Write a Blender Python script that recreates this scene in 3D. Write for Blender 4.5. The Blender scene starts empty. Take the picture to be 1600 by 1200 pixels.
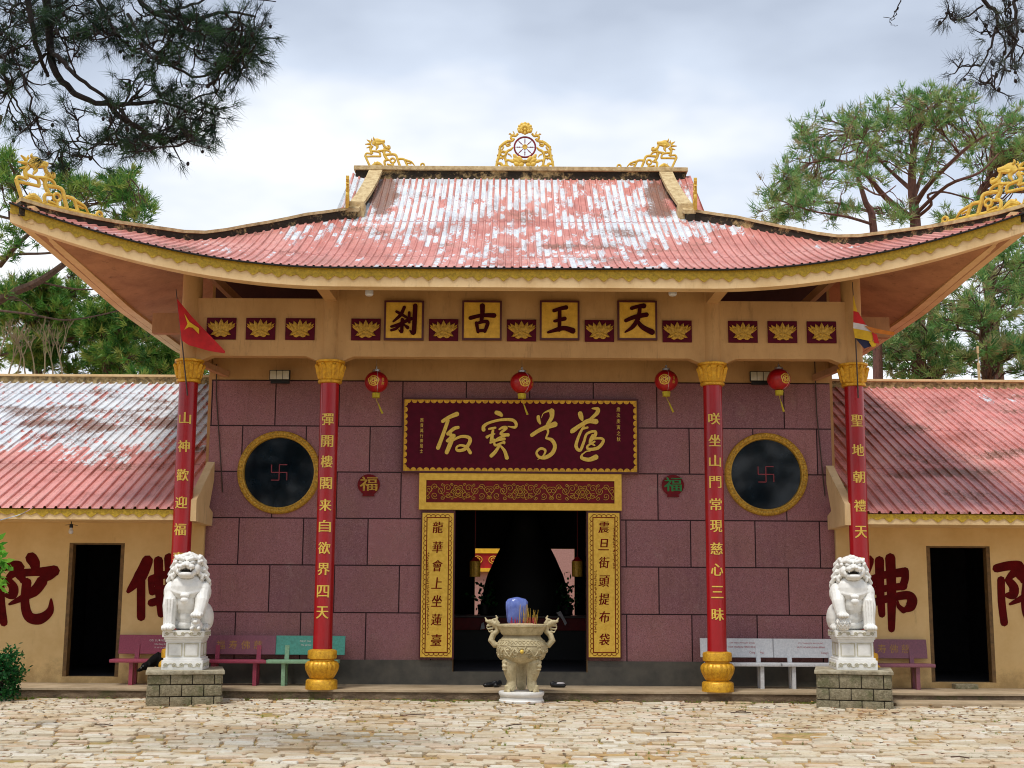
import bpy, bmesh, math, random
import numpy as np
from mathutils import Vector, Matrix
from mathutils.geometry import tessellate_polygon
R = math.radians
PI = math.pi
SC = bpy.context.scene
COL = SC.collection

# ---------------------------------------------------------------- camera
FPX, PITCH, ROLL = 2050.0, R(9.0), R(0.35)
CAM = Vector((-0.17, 0.0, 1.90))
_r = Vector((1, 0, 0)); _f = Vector((0, math.cos(PITCH), math.sin(PITCH))); _u = Vector((0, -math.sin(PITCH), math.cos(PITCH)))
_right = _r * math.cos(ROLL) + _u * math.sin(ROLL)
_up = -_r * math.sin(ROLL) + _u * math.cos(ROLL)
cd = bpy.data.cameras.new("camera"); cam = bpy.data.objects.new("camera", cd); COL.objects.link(cam)
m = Matrix((_right, _up, -_f)).transposed().to_4x4(); m.translation = CAM
cam.matrix_world = m
cd.sensor_width = 36.0; cd.lens = FPX / 1600 * 36; cd.clip_start = 0.1; cd.clip_end = 2000
SC.camera = cam
SC.cycles.filter_width = 1.05
SC.render.resolution_x = 1024; SC.render.resolution_y = 768

def at(px, py, Y):
    """world point on the vertical plane y=Y that the photograph shows at pixel (px, py)"""
    ix, iy = (px - 800) / FPX, (600 - py) / FPX
    d = _f + _right * ix + _up * iy
    return CAM + d * (Y / d.y)
def X_(px, py, Y): return at(px, py, Y).x
def Z_(px, py, Y): return at(px, py, Y).z

# ---------------------------------------------------------------- world, sun, exposure
SUN_EL, SUN_AZ = R(66), R(212)      # azimuth clockwise from +Y (the temple's side)
w = bpy.data.worlds.new("World"); SC.world = w; w.use_nodes = True
nt = w.node_tree; nt.nodes.clear()
def N(t, **k):
    n = nt.nodes.new(t)
    for a, b in k.items(): setattr(n, a, b)
    return n
out = N('ShaderNodeOutputWorld'); bg = N('ShaderNodeBackground'); bg.inputs[1].default_value = 0.1
sky = N('ShaderNodeTexSky', sky_type='NISHITA', sun_disc=False, sun_elevation=SUN_EL, sun_rotation=SUN_AZ)
tc = N('ShaderNodeTexCoord'); mp = N('ShaderNodeMapping'); mp.inputs['Scale'].default_value = (1.5, 1.0, 3.4); mp.inputs['Location'].default_value = (1.13, 0.3, 0.65)
nz = N('ShaderNodeTexNoise'); nz.inputs['Scale'].default_value = 1.5; nz.inputs['Detail'].default_value = 5; nz.inputs['Roughness'].default_value = 0.48
cr = N('ShaderNodeValToRGB')
e = cr.color_ramp.elements
e[0].position = 0.38; e[0].color = (3.7, 4.2, 5.1, 1)
e[1].position = 0.60; e[1].color = (7.5, 7.65, 7.85, 1)
ee = cr.color_ramp.elements.new(0.5); ee.color = (5.0, 5.6, 6.6, 1)
mx = N('ShaderNodeMix', data_type='RGBA'); mx.inputs[0].default_value = 0.95
# clouds brighten towards the horizon
sx = N('ShaderNodeSeparateXYZ'); mr = N('ShaderNodeMapRange')
mr.inputs['From Min'].default_value = 0.24; mr.inputs['From Max'].default_value = 0.44; mr.inputs['To Min'].default_value = 0.13; mr.inputs['To Max'].default_value = -0.07
ad = N('ShaderNodeMath', operation='ADD')
L = nt.links.new
L(tc.outputs['Generated'], mp.inputs[0]); L(mp.outputs[0], nz.inputs['Vector']); L(tc.outputs['Generated'], sx.inputs[0])
L(sx.outputs['Z'], mr.inputs['Value']); L(nz.outputs['Fac'], ad.inputs[0]); L(mr.outputs[0], ad.inputs[1]); L(ad.outputs[0], cr.inputs[0])
L(sky.outputs[0], mx.inputs[6]); L(cr.outputs[0], mx.inputs[7]); L(mx.outputs[2], bg.inputs[0]); L(bg.outputs[0], out.inputs[0])
sd = bpy.data.lights.new("sun", 'SUN'); sun = bpy.data.objects.new("sun", sd); COL.objects.link(sun)
sd.energy = 1.9; sd.angle = R(14); sd.color = (1, 0.95, 0.88)
sdir = Vector((math.sin(SUN_AZ) * math.cos(SUN_EL), math.cos(SUN_AZ) * math.cos(SUN_EL), math.sin(SUN_EL)))
sun.rotation_euler = sdir.to_track_quat('Z', 'Y').to_euler(); sun.location = (0, 0, 40)
SC.view_settings.view_transform = 'Standard'; SC.view_settings.look = 'None'; SC.view_settings.gamma = 1; SC.view_settings.exposure = 0.55

# ---------------------------------------------------------------- materials
def lin(c):
    if isinstance(c, str):
        c = [int(c[i:i + 2], 16) / 255 for i in (0, 2, 4)]
        c = [x / 12.92 if x <= 0.04045 else ((x + 0.055) / 1.055) ** 2.4 for x in c]
    return (c[0], c[1], c[2], 1)
class NT:
    def __init__(s, name):
        s.m = bpy.data.materials.new(name); s.m.use_nodes = True; s.t = s.m.node_tree
        s.b = s.t.nodes['Principled BSDF']; s.tc = s.t.nodes.new('ShaderNodeTexCoord')
    def n(s, ty, **k):
        n = s.t.nodes.new(ty)
        for a, b in k.items(): setattr(n, a, b)
        return n
    def l(s, a, b): s.t.links.new(a, b)
    def noise(s, scale, detail=4, rough=0.6, vec=None, stretch=None, off=(0, 0, 0)):
        n = s.n('ShaderNodeTexNoise'); n.inputs['Scale'].default_value = scale; n.inputs['Detail'].default_value = detail; n.inputs['Roughness'].default_value = rough
        v = vec or s.tc.outputs['Object']
        mp = s.n('ShaderNodeMapping'); mp.inputs['Scale'].default_value = stretch or (1, 1, 1); mp.inputs['Location'].default_value = off
        s.l(v, mp.inputs[0]); s.l(mp.outputs[0], n.inputs['Vector'])
        return n.outputs['Fac']
    def ramp(s, fac, stops):
        r = s.n('ShaderNodeValToRGB'); el = r.color_ramp.elements
        while len(el) < len(stops): el.new(0.5)
        for i, (p, c) in enumerate(stops): el[i].position = p; el[i].color = c if len(c) == 4 else (*c, 1)
        s.l(fac, r.inputs[0]); return r.outputs[0]
    def step(s, fac, a, b):
        r = s.n('ShaderNodeMapRange', interpolation_type='SMOOTHSTEP'); r.inputs['From Min'].default_value = a; r.inputs['From Max'].default_value = b
        s.l(fac, r.inputs['Value']); return r.outputs[0]
    def math(s, op, a, b=None, c=None):
        n = s.n('ShaderNodeMath', operation=op)
        for i, v in enumerate((a, b, c)):
            if v is None: continue
            if isinstance(v, (int, float)): n.inputs[i].default_value = v
            else: s.l(v, n.inputs[i])
        return n.outputs[0]
    def mix(s, fac, a, b, mode='MIX'):
        n = s.n('ShaderNodeMix', data_type='RGBA', blend_type=mode)
        for i, v in ((0, fac), (6, a), (7, b)):
            if isinstance(v, (int, float)): n.inputs[i].default_value = v
            elif isinstance(v, tuple): n.inputs[i].default_value = v
            else: s.l(v, n.inputs[i])
        return n.outputs[2]
    def bump(s, h, strength=0.3, dist=0.02):
        n = s.n('ShaderNodeBump'); n.inputs['Strength'].default_value = strength; n.inputs['Distance'].default_value = dist
        s.l(h, n.inputs['Height']); s.l(n.outputs[0], s.b.inputs['Normal'])
    def done(s, col, rough=0.6, metal=0, spec=0.5):
        if isinstance(col, tuple): s.b.inputs['Base Color'].default_value = col
        else: s.l(col, s.b.inputs['Base Color'])
        if isinstance(rough, (int, float)): s.b.inputs['Roughness'].default_value = rough
        else: s.l(rough, s.b.inputs['Roughness'])
        s.b.inputs['Metallic'].default_value = metal; s.b.inputs['Specular IOR Level'].default_value = spec
        return s.m
def simple(name, c1, c2=None, rough=0.6, metal=0, scale=6, bump=0.0, bscale=30, spec=0.5, stretch=None):
    s = NT(name); c1 = lin(c1); c2 = lin(c2) if c2 else tuple(x * 0.75 for x in c1[:3]) + (1,)
    f = s.noise(scale, 5, 0.65, stretch=stretch)
    col = s.ramp(f, [(0.3, c2), (0.65, c1)])
    if bump: s.bump(s.noise(bscale, 4), bump, 0.01)
    return s.done(col, rough, metal, spec)

M = {}
def cream(name, base, dark, grime=0.5):
    s = NT(name)
    f = s.noise(1.3, 6, 0.7, stretch=(1, 1, 0.5)); g = s.noise(14, 5, 0.7)
    col = s.ramp(f, [(0.3, lin(dark)), (0.6, lin(base))])
    col = s.mix(s.math('MULTIPLY', s.step(g, 0.58, 0.8), 0.25), col, lin('5a4028'))
    st = s.noise(1.0, 6, 0.75, stretch=(5.0, 5.0, 0.9), off=(3, 1, 2))
    col = s.mix(s.math('MULTIPLY', s.step(st, 0.56, 0.74), grime), col, lin('4a3320'))
    dp = s.noise(2.0, 7, 0.8, stretch=(9, 9, 0.6), off=(5, 5, 0)); col = s.mix(s.math('MULTIPLY', s.step(dp, 0.57, 0.70), grime), col, lin('6a5234'))
    s.bump(s.noise(90, 3), 0.15, 0.01)
    return s.done(col, 0.85)
M['cream'] = cream('cream_plaster', 'e4c594', 'cfac78', 0.28)
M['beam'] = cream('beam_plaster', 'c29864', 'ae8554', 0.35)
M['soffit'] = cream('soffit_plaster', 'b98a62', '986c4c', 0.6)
def wingwall():
    s = NT('wing_plaster')
    f = s.noise(0.8, 6, 0.7); col = s.ramp(f, [(0.3, lin('c9a468')), (0.62, lin('dcbc84'))])
    sp = s.n('ShaderNodeSeparateXYZ'); s.l(s.tc.outputs['Object'], sp.inputs[0])
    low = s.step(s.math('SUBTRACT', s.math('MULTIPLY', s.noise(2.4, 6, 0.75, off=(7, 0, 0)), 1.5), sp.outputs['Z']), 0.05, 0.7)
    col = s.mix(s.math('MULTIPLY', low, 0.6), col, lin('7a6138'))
    stain = s.step(s.noise(1.1, 7, 0.75, stretch=(3, 3, 0.8), off=(2, 5, 1)), 0.6, 0.78)
    col = s.mix(s.math('MULTIPLY', stain, 0.4), col, lin('6e5230'))
    s.bump(s.noise(110, 3), 0.25, 0.01)
    return s.done(col, 0.88)
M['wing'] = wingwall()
def weathered(name, c, black=0.5, sc=2.6, thr=0.5):
    s = NT(name)
    f = s.noise(sc, 8, 0.78); col = s.ramp(s.noise(9, 5), [(0.35, lin(c[1])), (0.6, lin(c[0]))])
    col = s.mix(s.math('MULTIPLY', s.step(f, thr - 0.06, thr + 0.08), black), col, lin('1d1712'))
    s.bump(s.noise(25, 5, 0.7), 0.5, 0.02)
    return s.done(col, 0.93)
M['coping'] = weathered('weathered_coping', ('cdb78a', 'ab9166'), 0.5, 1.6, 0.60)
M['coping_side'] = weathered('black_stained_coping_side', ('c9ac78', '8f7448'), 0.97, 2.0, 0.40)
M['wing_coping'] = weathered('mossy_wing_coping', ('b9a070', '7c6238'), 0.6, 7.0, 0.5)
def granite():
    s = NT('purple_granite')
    sp = s.n('ShaderNodeSeparateXYZ'); s.l(s.tc.outputs['Object'], sp.inputs[0])
    cb = s.n('ShaderNodeCombineXYZ'); s.l(sp.outputs['X'], cb.inputs[0]); s.l(sp.outputs['Z'], cb.inputs[1])
    mp = s.n('ShaderNodeMapping'); s.l(cb.outputs[0], mp.inputs[0])
    mp.inputs['Location'].default_value = (GR_X0, GR_Z0, 0)
    b = s.n('ShaderNodeTexBrick'); s.l(mp.outputs[0], b.inputs['Vector'])
    b.offset = 0.5; b.offset_frequency = 2; b.squash = 1
    b.inputs['Scale'].default_value = 1; b.inputs['Brick Width'].default_value = GR_W; b.inputs['Row Height'].default_value = GR_H
    b.inputs['Mortar Size'].default_value = 0.012; b.inputs['Mortar Smooth'].default_value = 0.1; b.inputs['Bias'].default_value = 0
    b.inputs['Color1'].default_value = lin('9e6a6c'); b.inputs['Color2'].default_value = lin('865a62'); b.inputs['Mortar'].default_value = lin('24070f')
    cl = s.noise(1.3, 4, 0.6)
    col = s.mix(s.math('MULTIPLY', s.step(cl, 0.35, 0.7), 0.35), b.outputs['Color'], lin('8c6656'))
    vor = s.n('ShaderNodeTexVoronoi'); vor.inputs['Scale'].default_value = 80; s.l(s.tc.outputs['Object'], vor.inputs['Vector'])
    sep = s.n('ShaderNodeSeparateColor'); s.l(vor.outputs['Color'], sep.inputs[0])
    sp1 = s.step(sep.outputs[0], 0.72, 0.95)
    col2 = s.mix(s.math('MULTIPLY', sp1, 0.28), col, lin('c09aa0'))
    sp2 = s.step(sep.outputs[1], 0.7, 0.92)
    col2 = s.mix(s.math('MULTIPLY', sp2, 0.35), col2, lin('3a1c2c'))
    brk = s.n('ShaderNodeMapping'); s.l(mp.outputs[0], brk.inputs[0])
    dr = s.noise(1.6, 6, 0.75, stretch=(3.5, 1, 0.35), off=(2, 0, 7)); col2 = s.mix(s.math('MULTIPLY', s.step(dr, 0.5, 0.72), 0.35), col2, lin('5c3a40'))
    pale = s.noise(2.3, 6, 0.8, off=(8, 0, 3)); col2 = s.mix(s.math('MULTIPLY', s.step(pale, 0.54, 0.74), 0.30), col2, lin('b09a90'))
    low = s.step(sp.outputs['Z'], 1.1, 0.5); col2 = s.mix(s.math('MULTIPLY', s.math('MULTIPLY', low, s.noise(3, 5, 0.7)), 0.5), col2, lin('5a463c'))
    fin = s.mix(b.outputs['Fac'], col2, lin('24070f'))
    inv = s.math('SUBTRACT', 1.0, b.outputs['Fac']); s.bump(inv, 0.5, 0.01)
    return s.done(fin, 0.6, 0, 0.3)
YW = 25.3; YC = 24.0; YP = 23.85; ZP = 0.165
GR_W = X_(574, 850, YW) - X_(473, 850, YW)
GR_H = (Z_(522, 595, YW) - Z_(522, 957, YW)) / 5
GR_X0 = 100 * GR_W - GR_W / 2 - X_(522, 920, YW); GR_Z0 = 100 * GR_H - Z_(522, 957, YW)
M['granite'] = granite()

def sheet(name, period, peel, debris, pinkness, thr_shift=0.0, wing=0):
    s = NT(name)
    sp = s.n('ShaderNodeSeparateXYZ'); s.l(s.tc.outputs['Object'], sp.inputs[0])
    x, y, z = sp.outputs['X'], sp.outputs['Y'], sp.outputs['Z']
    idx = s.math('FLOOR', s.math('DIVIDE', x, period)); fr = s.math('FRACT', s.math('DIVIDE', s.math('ADD', x, 1000 * period), period))
    wn = s.n('ShaderNodeTexWhiteNoise', noise_dimensions='1D'); s.l(idx, wn.inputs['W'])
    # each pan peels on its own, in patches drawn out down the slope
    cb = s.n('ShaderNodeCombineXYZ'); s.l(s.math('MULTIPLY', idx, 7.31), cb.inputs[0]); s.l(y, cb.inputs[1]); s.l(s.math('MULTIPLY', fr, 0.22), cb.inputs[2])
    pn = s.noise(1.25, 6, 0.68, vec=cb.outputs[0])
    fine = s.noise(30, 5, 0.75, stretch=(1.4, 0.22, 1))
    large = s.noise(0.33, 3, 0.5, stretch=(1, 1.3, 0.2), off=(3.1 + wing * 5, 0, 0))
    # peel field: wide-area wear + pan noise + ragged edge
    v = s.math('ADD', s.math('MULTIPLY', pn, 0.95), s.math('MULTIPLY', large, 0.75))
    v = s.math('ADD', v, s.math('MULTIPLY', s.math('SUBTRACT', wn.outputs[0], 0.5), 0.10))
    v = s.math('ADD', v, s.math('MULTIPLY', s.math('SUBTRACT', fine, 0.5), 0.26))
    v = s.math('ADD', v, peel(s, x, y, z))
    mask = s.step(v, 0.93 + thr_shift, 0.95 + thr_shift)
    rib = s.math('GREATER_THAN', fr, 0.66)
    ribkeep = s.step(s.noise(2.0, 3, 0.6, vec=cb.outputs[0], off=(5, 1, 0)), *((0.40, 0.46) if wing else (0.50, 0.56)))
    mask = s.math('MULTIPLY', mask, s.math('SUBTRACT', 1.0, s.math('MULTIPLY', rib, s.math('SUBTRACT', 1.0, s.math('MULTIPLY', ribkeep, 0.9 if wing else 0.6)))))
    red = s.ramp(s.noise(0.9, 6, 0.7), [(0.3, lin('b56a5e')), (0.5, lin(pinkness)), (0.7, lin('dea498'))])
    stre = s.noise(3.0, 5, 0.7, stretch=(4, 0.4, 0.4)); red = s.mix(s.math('MULTIPLY', s.step(stre, 0.45, 0.75), 0.35), red, lin('d9a096'))
    rib_shade = s.math('MULTIPLY', s.math('GREATER_THAN', fr, 0.60), s.math('LESS_THAN', fr, 0.68))
    red = s.mix(s.math('MULTIPLY', rib_shade, 0.45), red, lin('6c1c1e'))  # one flank of every rib darkened, its shading painted into the red
    col = s.mix(mask, red, s.ramp(s.noise(3, 4), [(0.35, lin('ccd6dc')), (0.6, lin('e0e6ea'))]))
    # pine-needle litter
    d1 = s.noise(0.8, 3, 0.55, stretch=(0.8, 1.5, 0.6), off=(9 + wing * 2.7, 2, 0)); d2 = s.noise(26, 4, 0.8, stretch=(0.6, 1.4, 1.4))
    dv = s.math('ADD', s.math('ADD', d1, s.math('MULTIPLY', s.math('SUBTRACT', d2, 0.5), 0.75)), debris(s, x, y, z))
    dm = s.step(dv, 0.63, 0.70)
    dcol = s.ramp(s.noise(60, 3, 0.8), [(0.35, lin('4c2c22')), (0.6, lin('9b6d52'))])
    col = s.mix(s.math('MULTIPLY', dm, 0.9), col, dcol)
    spk = s.step(s.noise(38, 3, 0.8, stretch=(0.5, 1.2, 1)), *((0.505, 0.555) if wing == 2 else (0.56, 0.61)))
    col = s.mix(s.math('MULTIPLY', s.math('MULTIPLY', spk, s.step(s.noise(1.3, 4, 0.7, off=(6, 6, 6)), 0.38, 0.58)), 0.65), col, lin('6a3a30'))
    stk = s.noise(2.2, 6, 0.75, stretch=(6, 0.35, 0.3), off=(4, 0, 0)); col = s.mix(s.math('MULTIPLY', s.step(stk, 0.50, 0.70), 0.55), col, lin('7a4338'))
    gr_ = s.noise(0.5, 6, 0.75, off=(1, 8, 0)); col = s.mix(s.math('MULTIPLY', s.step(gr_, 0.5, 0.68), 0.30), col, lin('8a6a5c'))
    # sheet laps
    lap = s.math('FRACT', s.math('DIVIDE', s.math('ADD', y, 100.35), 2.6))
    lapm = s.math('LESS_THAN', lap, 0.02); col = s.mix(s.math('MULTIPLY', lapm, 0.6), col, lin('8a3a34'))
    s.bump(s.math('ADD', s.math('MULTIPLY', dm, s.noise(70, 3)), s.math('MULTIPLY', mask, 0.15)), 0.5, 0.02)
    return s.done(col, 0.42, 0.0, 0.5)
def smx(s, v, a, b, k):   # k * smoothstep
    return s.math('MULTIPLY', s.step(v, a, b), k)
def peel_main(s, x, y, z):
    ax = s.math('ABSOLUTE', x)
    up = smx(s, y, -2.4, 1.8, 0.20)
    out_ = smx(s, ax, 2.0, 4.6, -0.13)
    lft = smx(s, s.math('MULTIPLY', x, -1.0), 2.2, 4.5, 0.13)
    return s.math('ADD', s.math('ADD', s.math('ADD', up, out_), lft), -0.07)
def deb_main(s, x, y, z):
    a = s.math('SUBTRACT', 1.0, s.math('MULTIPLY', s.math('ABSOLUTE', s.math('SUBTRACT', s.math('ABSOLUTE', x), 3.0)), 2.6))
    a = s.math('MULTIPLY', s.math('MAXIMUM', a, 0.0), smx(s, y, 1.0, 1.8, 0.42))
    b = s.math('MULTIPLY', s.math('MULTIPLY', s.math('MAXIMUM', s.math('SUBTRACT', 1.0, s.math('MULTIPLY', s.math('ABSOLUTE', s.math('SUBTRACT', y, -0.5)), 2.2)), 0.0), smx(s, x, -0.6, 0.4, 1.0)), smx(s, x, 2.8, 1.6, 0.17))
    return s.math('ADD', s.math('ADD', a, b), -0.01)
def peel_left(s, x, y, z):
    v = s.math('SUBTRACT', s.math('MULTIPLY', s.math('SUBTRACT', y, 1.5), 0.16), s.math('MULTIPLY', s.math('ADD', x, 9.0), 0.03))
    return s.math('MINIMUM', s.math('ADD', v, 0.10), 0.45)
def deb_left(s, x, y, z):
    d = s.math('ABSOLUTE', s.math('SUBTRACT', y, 4.1)); return s.math('SUBTRACT', 0.115, s.math('MULTIPLY', d, 0.045))
def peel_right(s, x, y, z):
    return s.math('ADD', smx(s, y, 3.5, 6.5, 0.16), -0.26)
def deb_right(s, x, y, z):
    return s.math('ADD', smx(s, y, 3.0, 6.0, 0.03), 0.035)
PM, PW = 0.145, 0.205
M['sheet_main'] = sheet('peeling_red_roof_sheet', PM, peel_main, deb_main, 'd08578', -0.03)
M['sheet_left'] = sheet('peeling_red_left_wing_sheet', PW, peel_left, deb_left, 'dc938c', -0.22, 1)
M['sheet_right'] = sheet('littered_red_right_wing_sheet', PW, peel_right, deb_right, 'da8f88', -0.10, 2)

def gold(name, a, b, rough=0.45, metal=0.35, scale=18, bump=0.25):
    s = NT(name); f = s.noise(scale, 5, 0.7); col = s.ramp(f, [(0.3, lin(b)), (0.62, lin(a))]); s.bump(s.noise(scale * 3, 4), bump, 0.008)
    return s.done(col, rough, metal)
M['gold'] = gold('gold_paint', 'e3ae2c', 'b27b1c')
M['gold_trim'] = gold('gold_fascia_trim', 'c9a52c', '95791c', 0.6, 0.15, 22, 0.5)
M['gold_relief'] = gold('dull_gold_relief', 'd0a338', '8f6a20', 0.5, 0.25, 25, 0.3)
M['gold_letter'] = simple('gold_lettering', 'e6c558', 'd0a93c', 0.5, 0.1, 30)
M['orn'] = gold('yellow_ornament_paint', 'e6c455', 'c89e3a', 0.55, 0.05, 14, 0.3)
M['wheel_red'] = simple('wheel_red_paint', '8e1a26', '6f1420', 0.4)
def colred():
    s = NT('glossy_red_column'); f = s.noise(2, 5, 0.6, stretch=(1, 1, 0.4)); col = s.ramp(f, [(0.3, lin('8c0a14')), (0.65, lin('a80f1a'))])
    d = s.step(s.noise(30, 5, 0.75), 0.62, 0.75); col = s.mix(s.math('MULTIPLY', d, 0.25), col, lin('6a0c10'))
    s.bump(s.noise(6, 4), 0.08, 0.01); return s.done(col, 0.26)
M['colred'] = colred()
M['maroon'] = simple('maroon_board', '560420', '480319', 0.6, 0, 8, spec=0.15)
M['maroon_frame'] = simple('maroon_frame', '521018', '3f0c12', 0.5)
M['plaque'] = gold('gold_plaque_face', 'e2b23a', 'c8962a', 0.55, 0.1, 10, 0.15)
M['couplet'] = gold('yellow_couplet_face', 'ecc24a', 'd8a832', 0.55, 0.1, 12, 0.15)
M['darkred'] = simple('dark_red_lettering', '780a08', '5c0606', 0.6, spec=0.1)
M['maroon_letter'] = simple('maroon_lettering', '400410', '300308', 0.7, spec=0.1)
M['char_red'] = simple('painted_character_red', '5e0a0c', '460708', 0.8, 0, 5, spec=0.1)
M['plinth'] = simple('grey_green_plinth', '565248', '3e3c36', 0.6, 0, 3, 0.2)
def glass():
    s = NT('dark_round_glass'); f = s.noise(3.2, 5, 0.7); col = s.ramp(f, [(0.42, lin('060d14')), (0.7, lin('0e1c26'))]); return s.done(col, 0.05, 0, 0.35)
M['glass'] = glass()
M['black'] = simple('black', '101010', '080808', 0.6)
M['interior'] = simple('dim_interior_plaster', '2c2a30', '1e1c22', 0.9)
M['doorframe'] = simple('weathered_brown_door_frame', '7a5a30', '4e3a1c', 0.7, 0, 9, 0.2)
def marble():
    s = NT('white_marble'); f = s.noise(3.0, 7, 0.7); col = s.ramp(f, [(0.3, lin('d4d4cf')), (0.6, lin('ecebe6'))])
    gz = s.noise(11, 7, 0.8); col = s.mix(s.math('MULTIPLY', s.step(gz, 0.56, 0.76), 0.35), col, lin('9a9378'))
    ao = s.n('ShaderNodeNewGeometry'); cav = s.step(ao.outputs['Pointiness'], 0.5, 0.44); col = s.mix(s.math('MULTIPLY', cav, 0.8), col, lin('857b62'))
    s.bump(s.noise(45, 4), 0.15, 0.01); return s.done(col, 0.5)
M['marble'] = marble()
def burner():
    s = NT('cream_carved_stone'); f = s.noise(6, 6, 0.75); col = s.ramp(f, [(0.3, lin('988a66')), (0.62, lin('c6b892'))])
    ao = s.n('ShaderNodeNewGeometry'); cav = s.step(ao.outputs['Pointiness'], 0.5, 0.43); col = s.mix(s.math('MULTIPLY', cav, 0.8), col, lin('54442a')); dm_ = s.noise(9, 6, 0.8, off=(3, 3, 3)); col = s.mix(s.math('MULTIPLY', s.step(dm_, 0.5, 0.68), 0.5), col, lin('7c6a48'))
    s.bump(s.noise(40, 5), 0.35, 0.01); return s.done(col, 0.65)
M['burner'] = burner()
def blockstone():
    s = NT('mossy_split_face_stone'); f = s.noise(20, 7, 0.8); col = s.ramp(f, [(0.32, lin('655c46')), (0.62, lin('a0967a'))])
    col = s.mix(s.math('MULTIPLY', s.step(s.noise(3.2, 6, 0.7), 0.48, 0.66), 0.6), col, lin('4f5630'))
    s.bump(s.noise(34, 6, 0.75), 0.9, 0.03); return s.done(col, 0.95)
M['block'] = blockstone()
M['mortar'] = simple('dark_mortar', '3a3226', '231e16', 0.95, 0, 10)
M['slab'] = weathered('lichen_stone_slab', ('b0a890', '8b8068'), 0.35, 6, 0.55)
def kerb():
    s = NT('mossy_kerb'); f = s.noise(5, 7, 0.75, stretch=(0.5, 1, 1.6)); col = s.ramp(f, [(0.3, lin('40362a')), (0.5, lin('6e5c48')), (0.7, lin('95826a'))])
    col = s.mix(s.math('MULTIPLY', s.step(s.noise(1.4, 6, 0.7), 0.5, 0.65), 0.6), col, lin('4e5228'))
    s.bump(s.noise(24, 6, 0.7), 0.8, 0.03); return s.done(col, 0.95)
M['kerb'] = kerb()
def conc():
    s = NT('worn_concrete_terrace'); f = s.noise(1.8, 7, 0.72); col = s.ramp(f, [(0.3, lin('8d7a5e')), (0.62, lin('b5a285'))]); s.bump(s.noise(40, 4), 0.2, 0.01); return s.done(col, 0.75)
M['conc'] = conc()
def paver():
    s = NT('worn_paving_stones')
    at_ = s.n('ShaderNodeAttribute', attribute_name='rnd')
    col = s.ramp(at_.outputs['Fac'], [(0.0, lin('bcae94')), (0.3, lin('cfc6b0')), (0.5, lin('c6b494')), (0.75, lin('d6d0c0')), (1.0, lin('c8ad8e'))])
    f = s.noise(14, 6, 0.75); col = s.mix(s.math('MULTIPLY', s.step(f, 0.5, 0.72), 0.55), col, lin('9a7a62'))
    g = s.noise(0.6, 5, 0.7); col = s.mix(s.math('MULTIPLY', s.step(g, 0.48, 0.62), 0.5), col, lin('ab8a58')); g2 = s.noise(2.6, 6, 0.8, off=(4, 4, 0)); col = s.mix(s.math('MULTIPLY', s.step(g2, 0.52, 0.66), 0.5), col, lin('a3835c'))
    s.bump(s.noise(30, 5, 0.7), 0.6, 0.02); return s.done(col, 0.8)
M['paver'] = paver()
def dirt():
    s = NT('sandy_dirt'); f = s.noise(5, 7, 0.75); col = s.ramp(f, [(0.3, lin('80603a')), (0.5, lin('ae8c5a')), (0.68, lin('c6a672'))])
    col = s.mix(s.math('MULTIPLY', s.step(s.noise(0.9, 7, 0.75), 0.5, 0.62), 0.65), col, lin('808038')); s.bump(s.noise(50, 5), 0.6, 0.02); return s.done(col, 0.95)
M['dirt'] = dirt()
M['bench_red'] = simple('maroon_terrazzo', 'a04458', '84344a', 0.35, 0, 40)
M['bench_purple'] = simple('purple_terrazzo', '875260', '6e4250', 0.35, 0, 40)
M['bench_teal'] = simple('teal_terrazzo', '56a596', '468878', 0.4, 0, 25)
M['bench_green'] = simple('pale_green_terrazzo', '8fb894', '7a9c7c', 0.4, 0, 25)
M['bench_white'] = simple('white_terrazzo', 'd4d6d8', 'bcc0c4', 0.35, 0, 30)
M['white_letter'] = simple('white_lettering', 'e4dfd6', 'd0c8bc', 0.6)
M['red_letter'] = simple('red_lettering', 'b03038', '90242c', 0.6)
M['faded_gold'] = simple('faded_gold_lettering', 'b38a3c', '9a6f34', 0.6)
M['lantern'] = simple('red_lantern_cloth', 'b3141a', '930f16', 0.35, 0, 12)
M['silver'] = simple('silver_cap', 'd8d8d8', 'b0b0b0', 0.25, 0.8)
M['yellow_cloth'] = simple('yellow_cloth', 'cdb92a', 'a8961c', 0.7)
M['lamp_white'] = simple('frosted_white', 'd9dadf', 'c0c4cc', 0.3)
M['led'] = simple('led_panel_glass', 'cfcab4', 'b7b094', 0.15)
M['flag_red'] = simple('red_flag_cloth', 'c8161a', 'a81014', 0.7)
M['flag_yellow'] = simple('yellow_flag_cloth', 'e0b81c', 'c49a14', 0.7)
M['flag_white'] = simple('white_flag_cloth', 'd8d4d6', 'bcb8bc', 0.7)
M['flag_blue'] = simple('navy_flag_cloth', '1c2048', '14183a', 0.7)
M['flag_orange'] = simple('orange_flag_cloth', 'd07a1c', 'b06414', 0.7)
M['pole'] = simple('rusty_pole', '4a3830', '32261f', 0.6)
M['dog'] = simple('black_fur', '09090a', '040405', 0.8, 0, 20, 0.4, 80, spec=0.15)
M['dog_grey'] = simple('grey_fur_patch', '5a5f60', '44484a', 0.8)
M['incense'] = simple('incense_red', 'b02038', '8a1828', 0.7)
M['incense_y'] = simple('incense_yellow', 'c9a53e', 'a88630', 0.7)
M['blue_film'] = simple('blue_wrapped_bundle', '6a7cc0', '4c5fa8', 0.3, 0, 9, 0.3, 20)
M['ash'] = simple('incense_ash', 'c9b391', 'a58c68', 0.9, 0, 15, 0.5)
M['lacquer'] = simple('dark_lacquer', '2a0a12', '160609', 0.35)
M['statue_dark'] = simple('dark_statue', '14161c', '0c0e12', 0.6)
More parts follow.
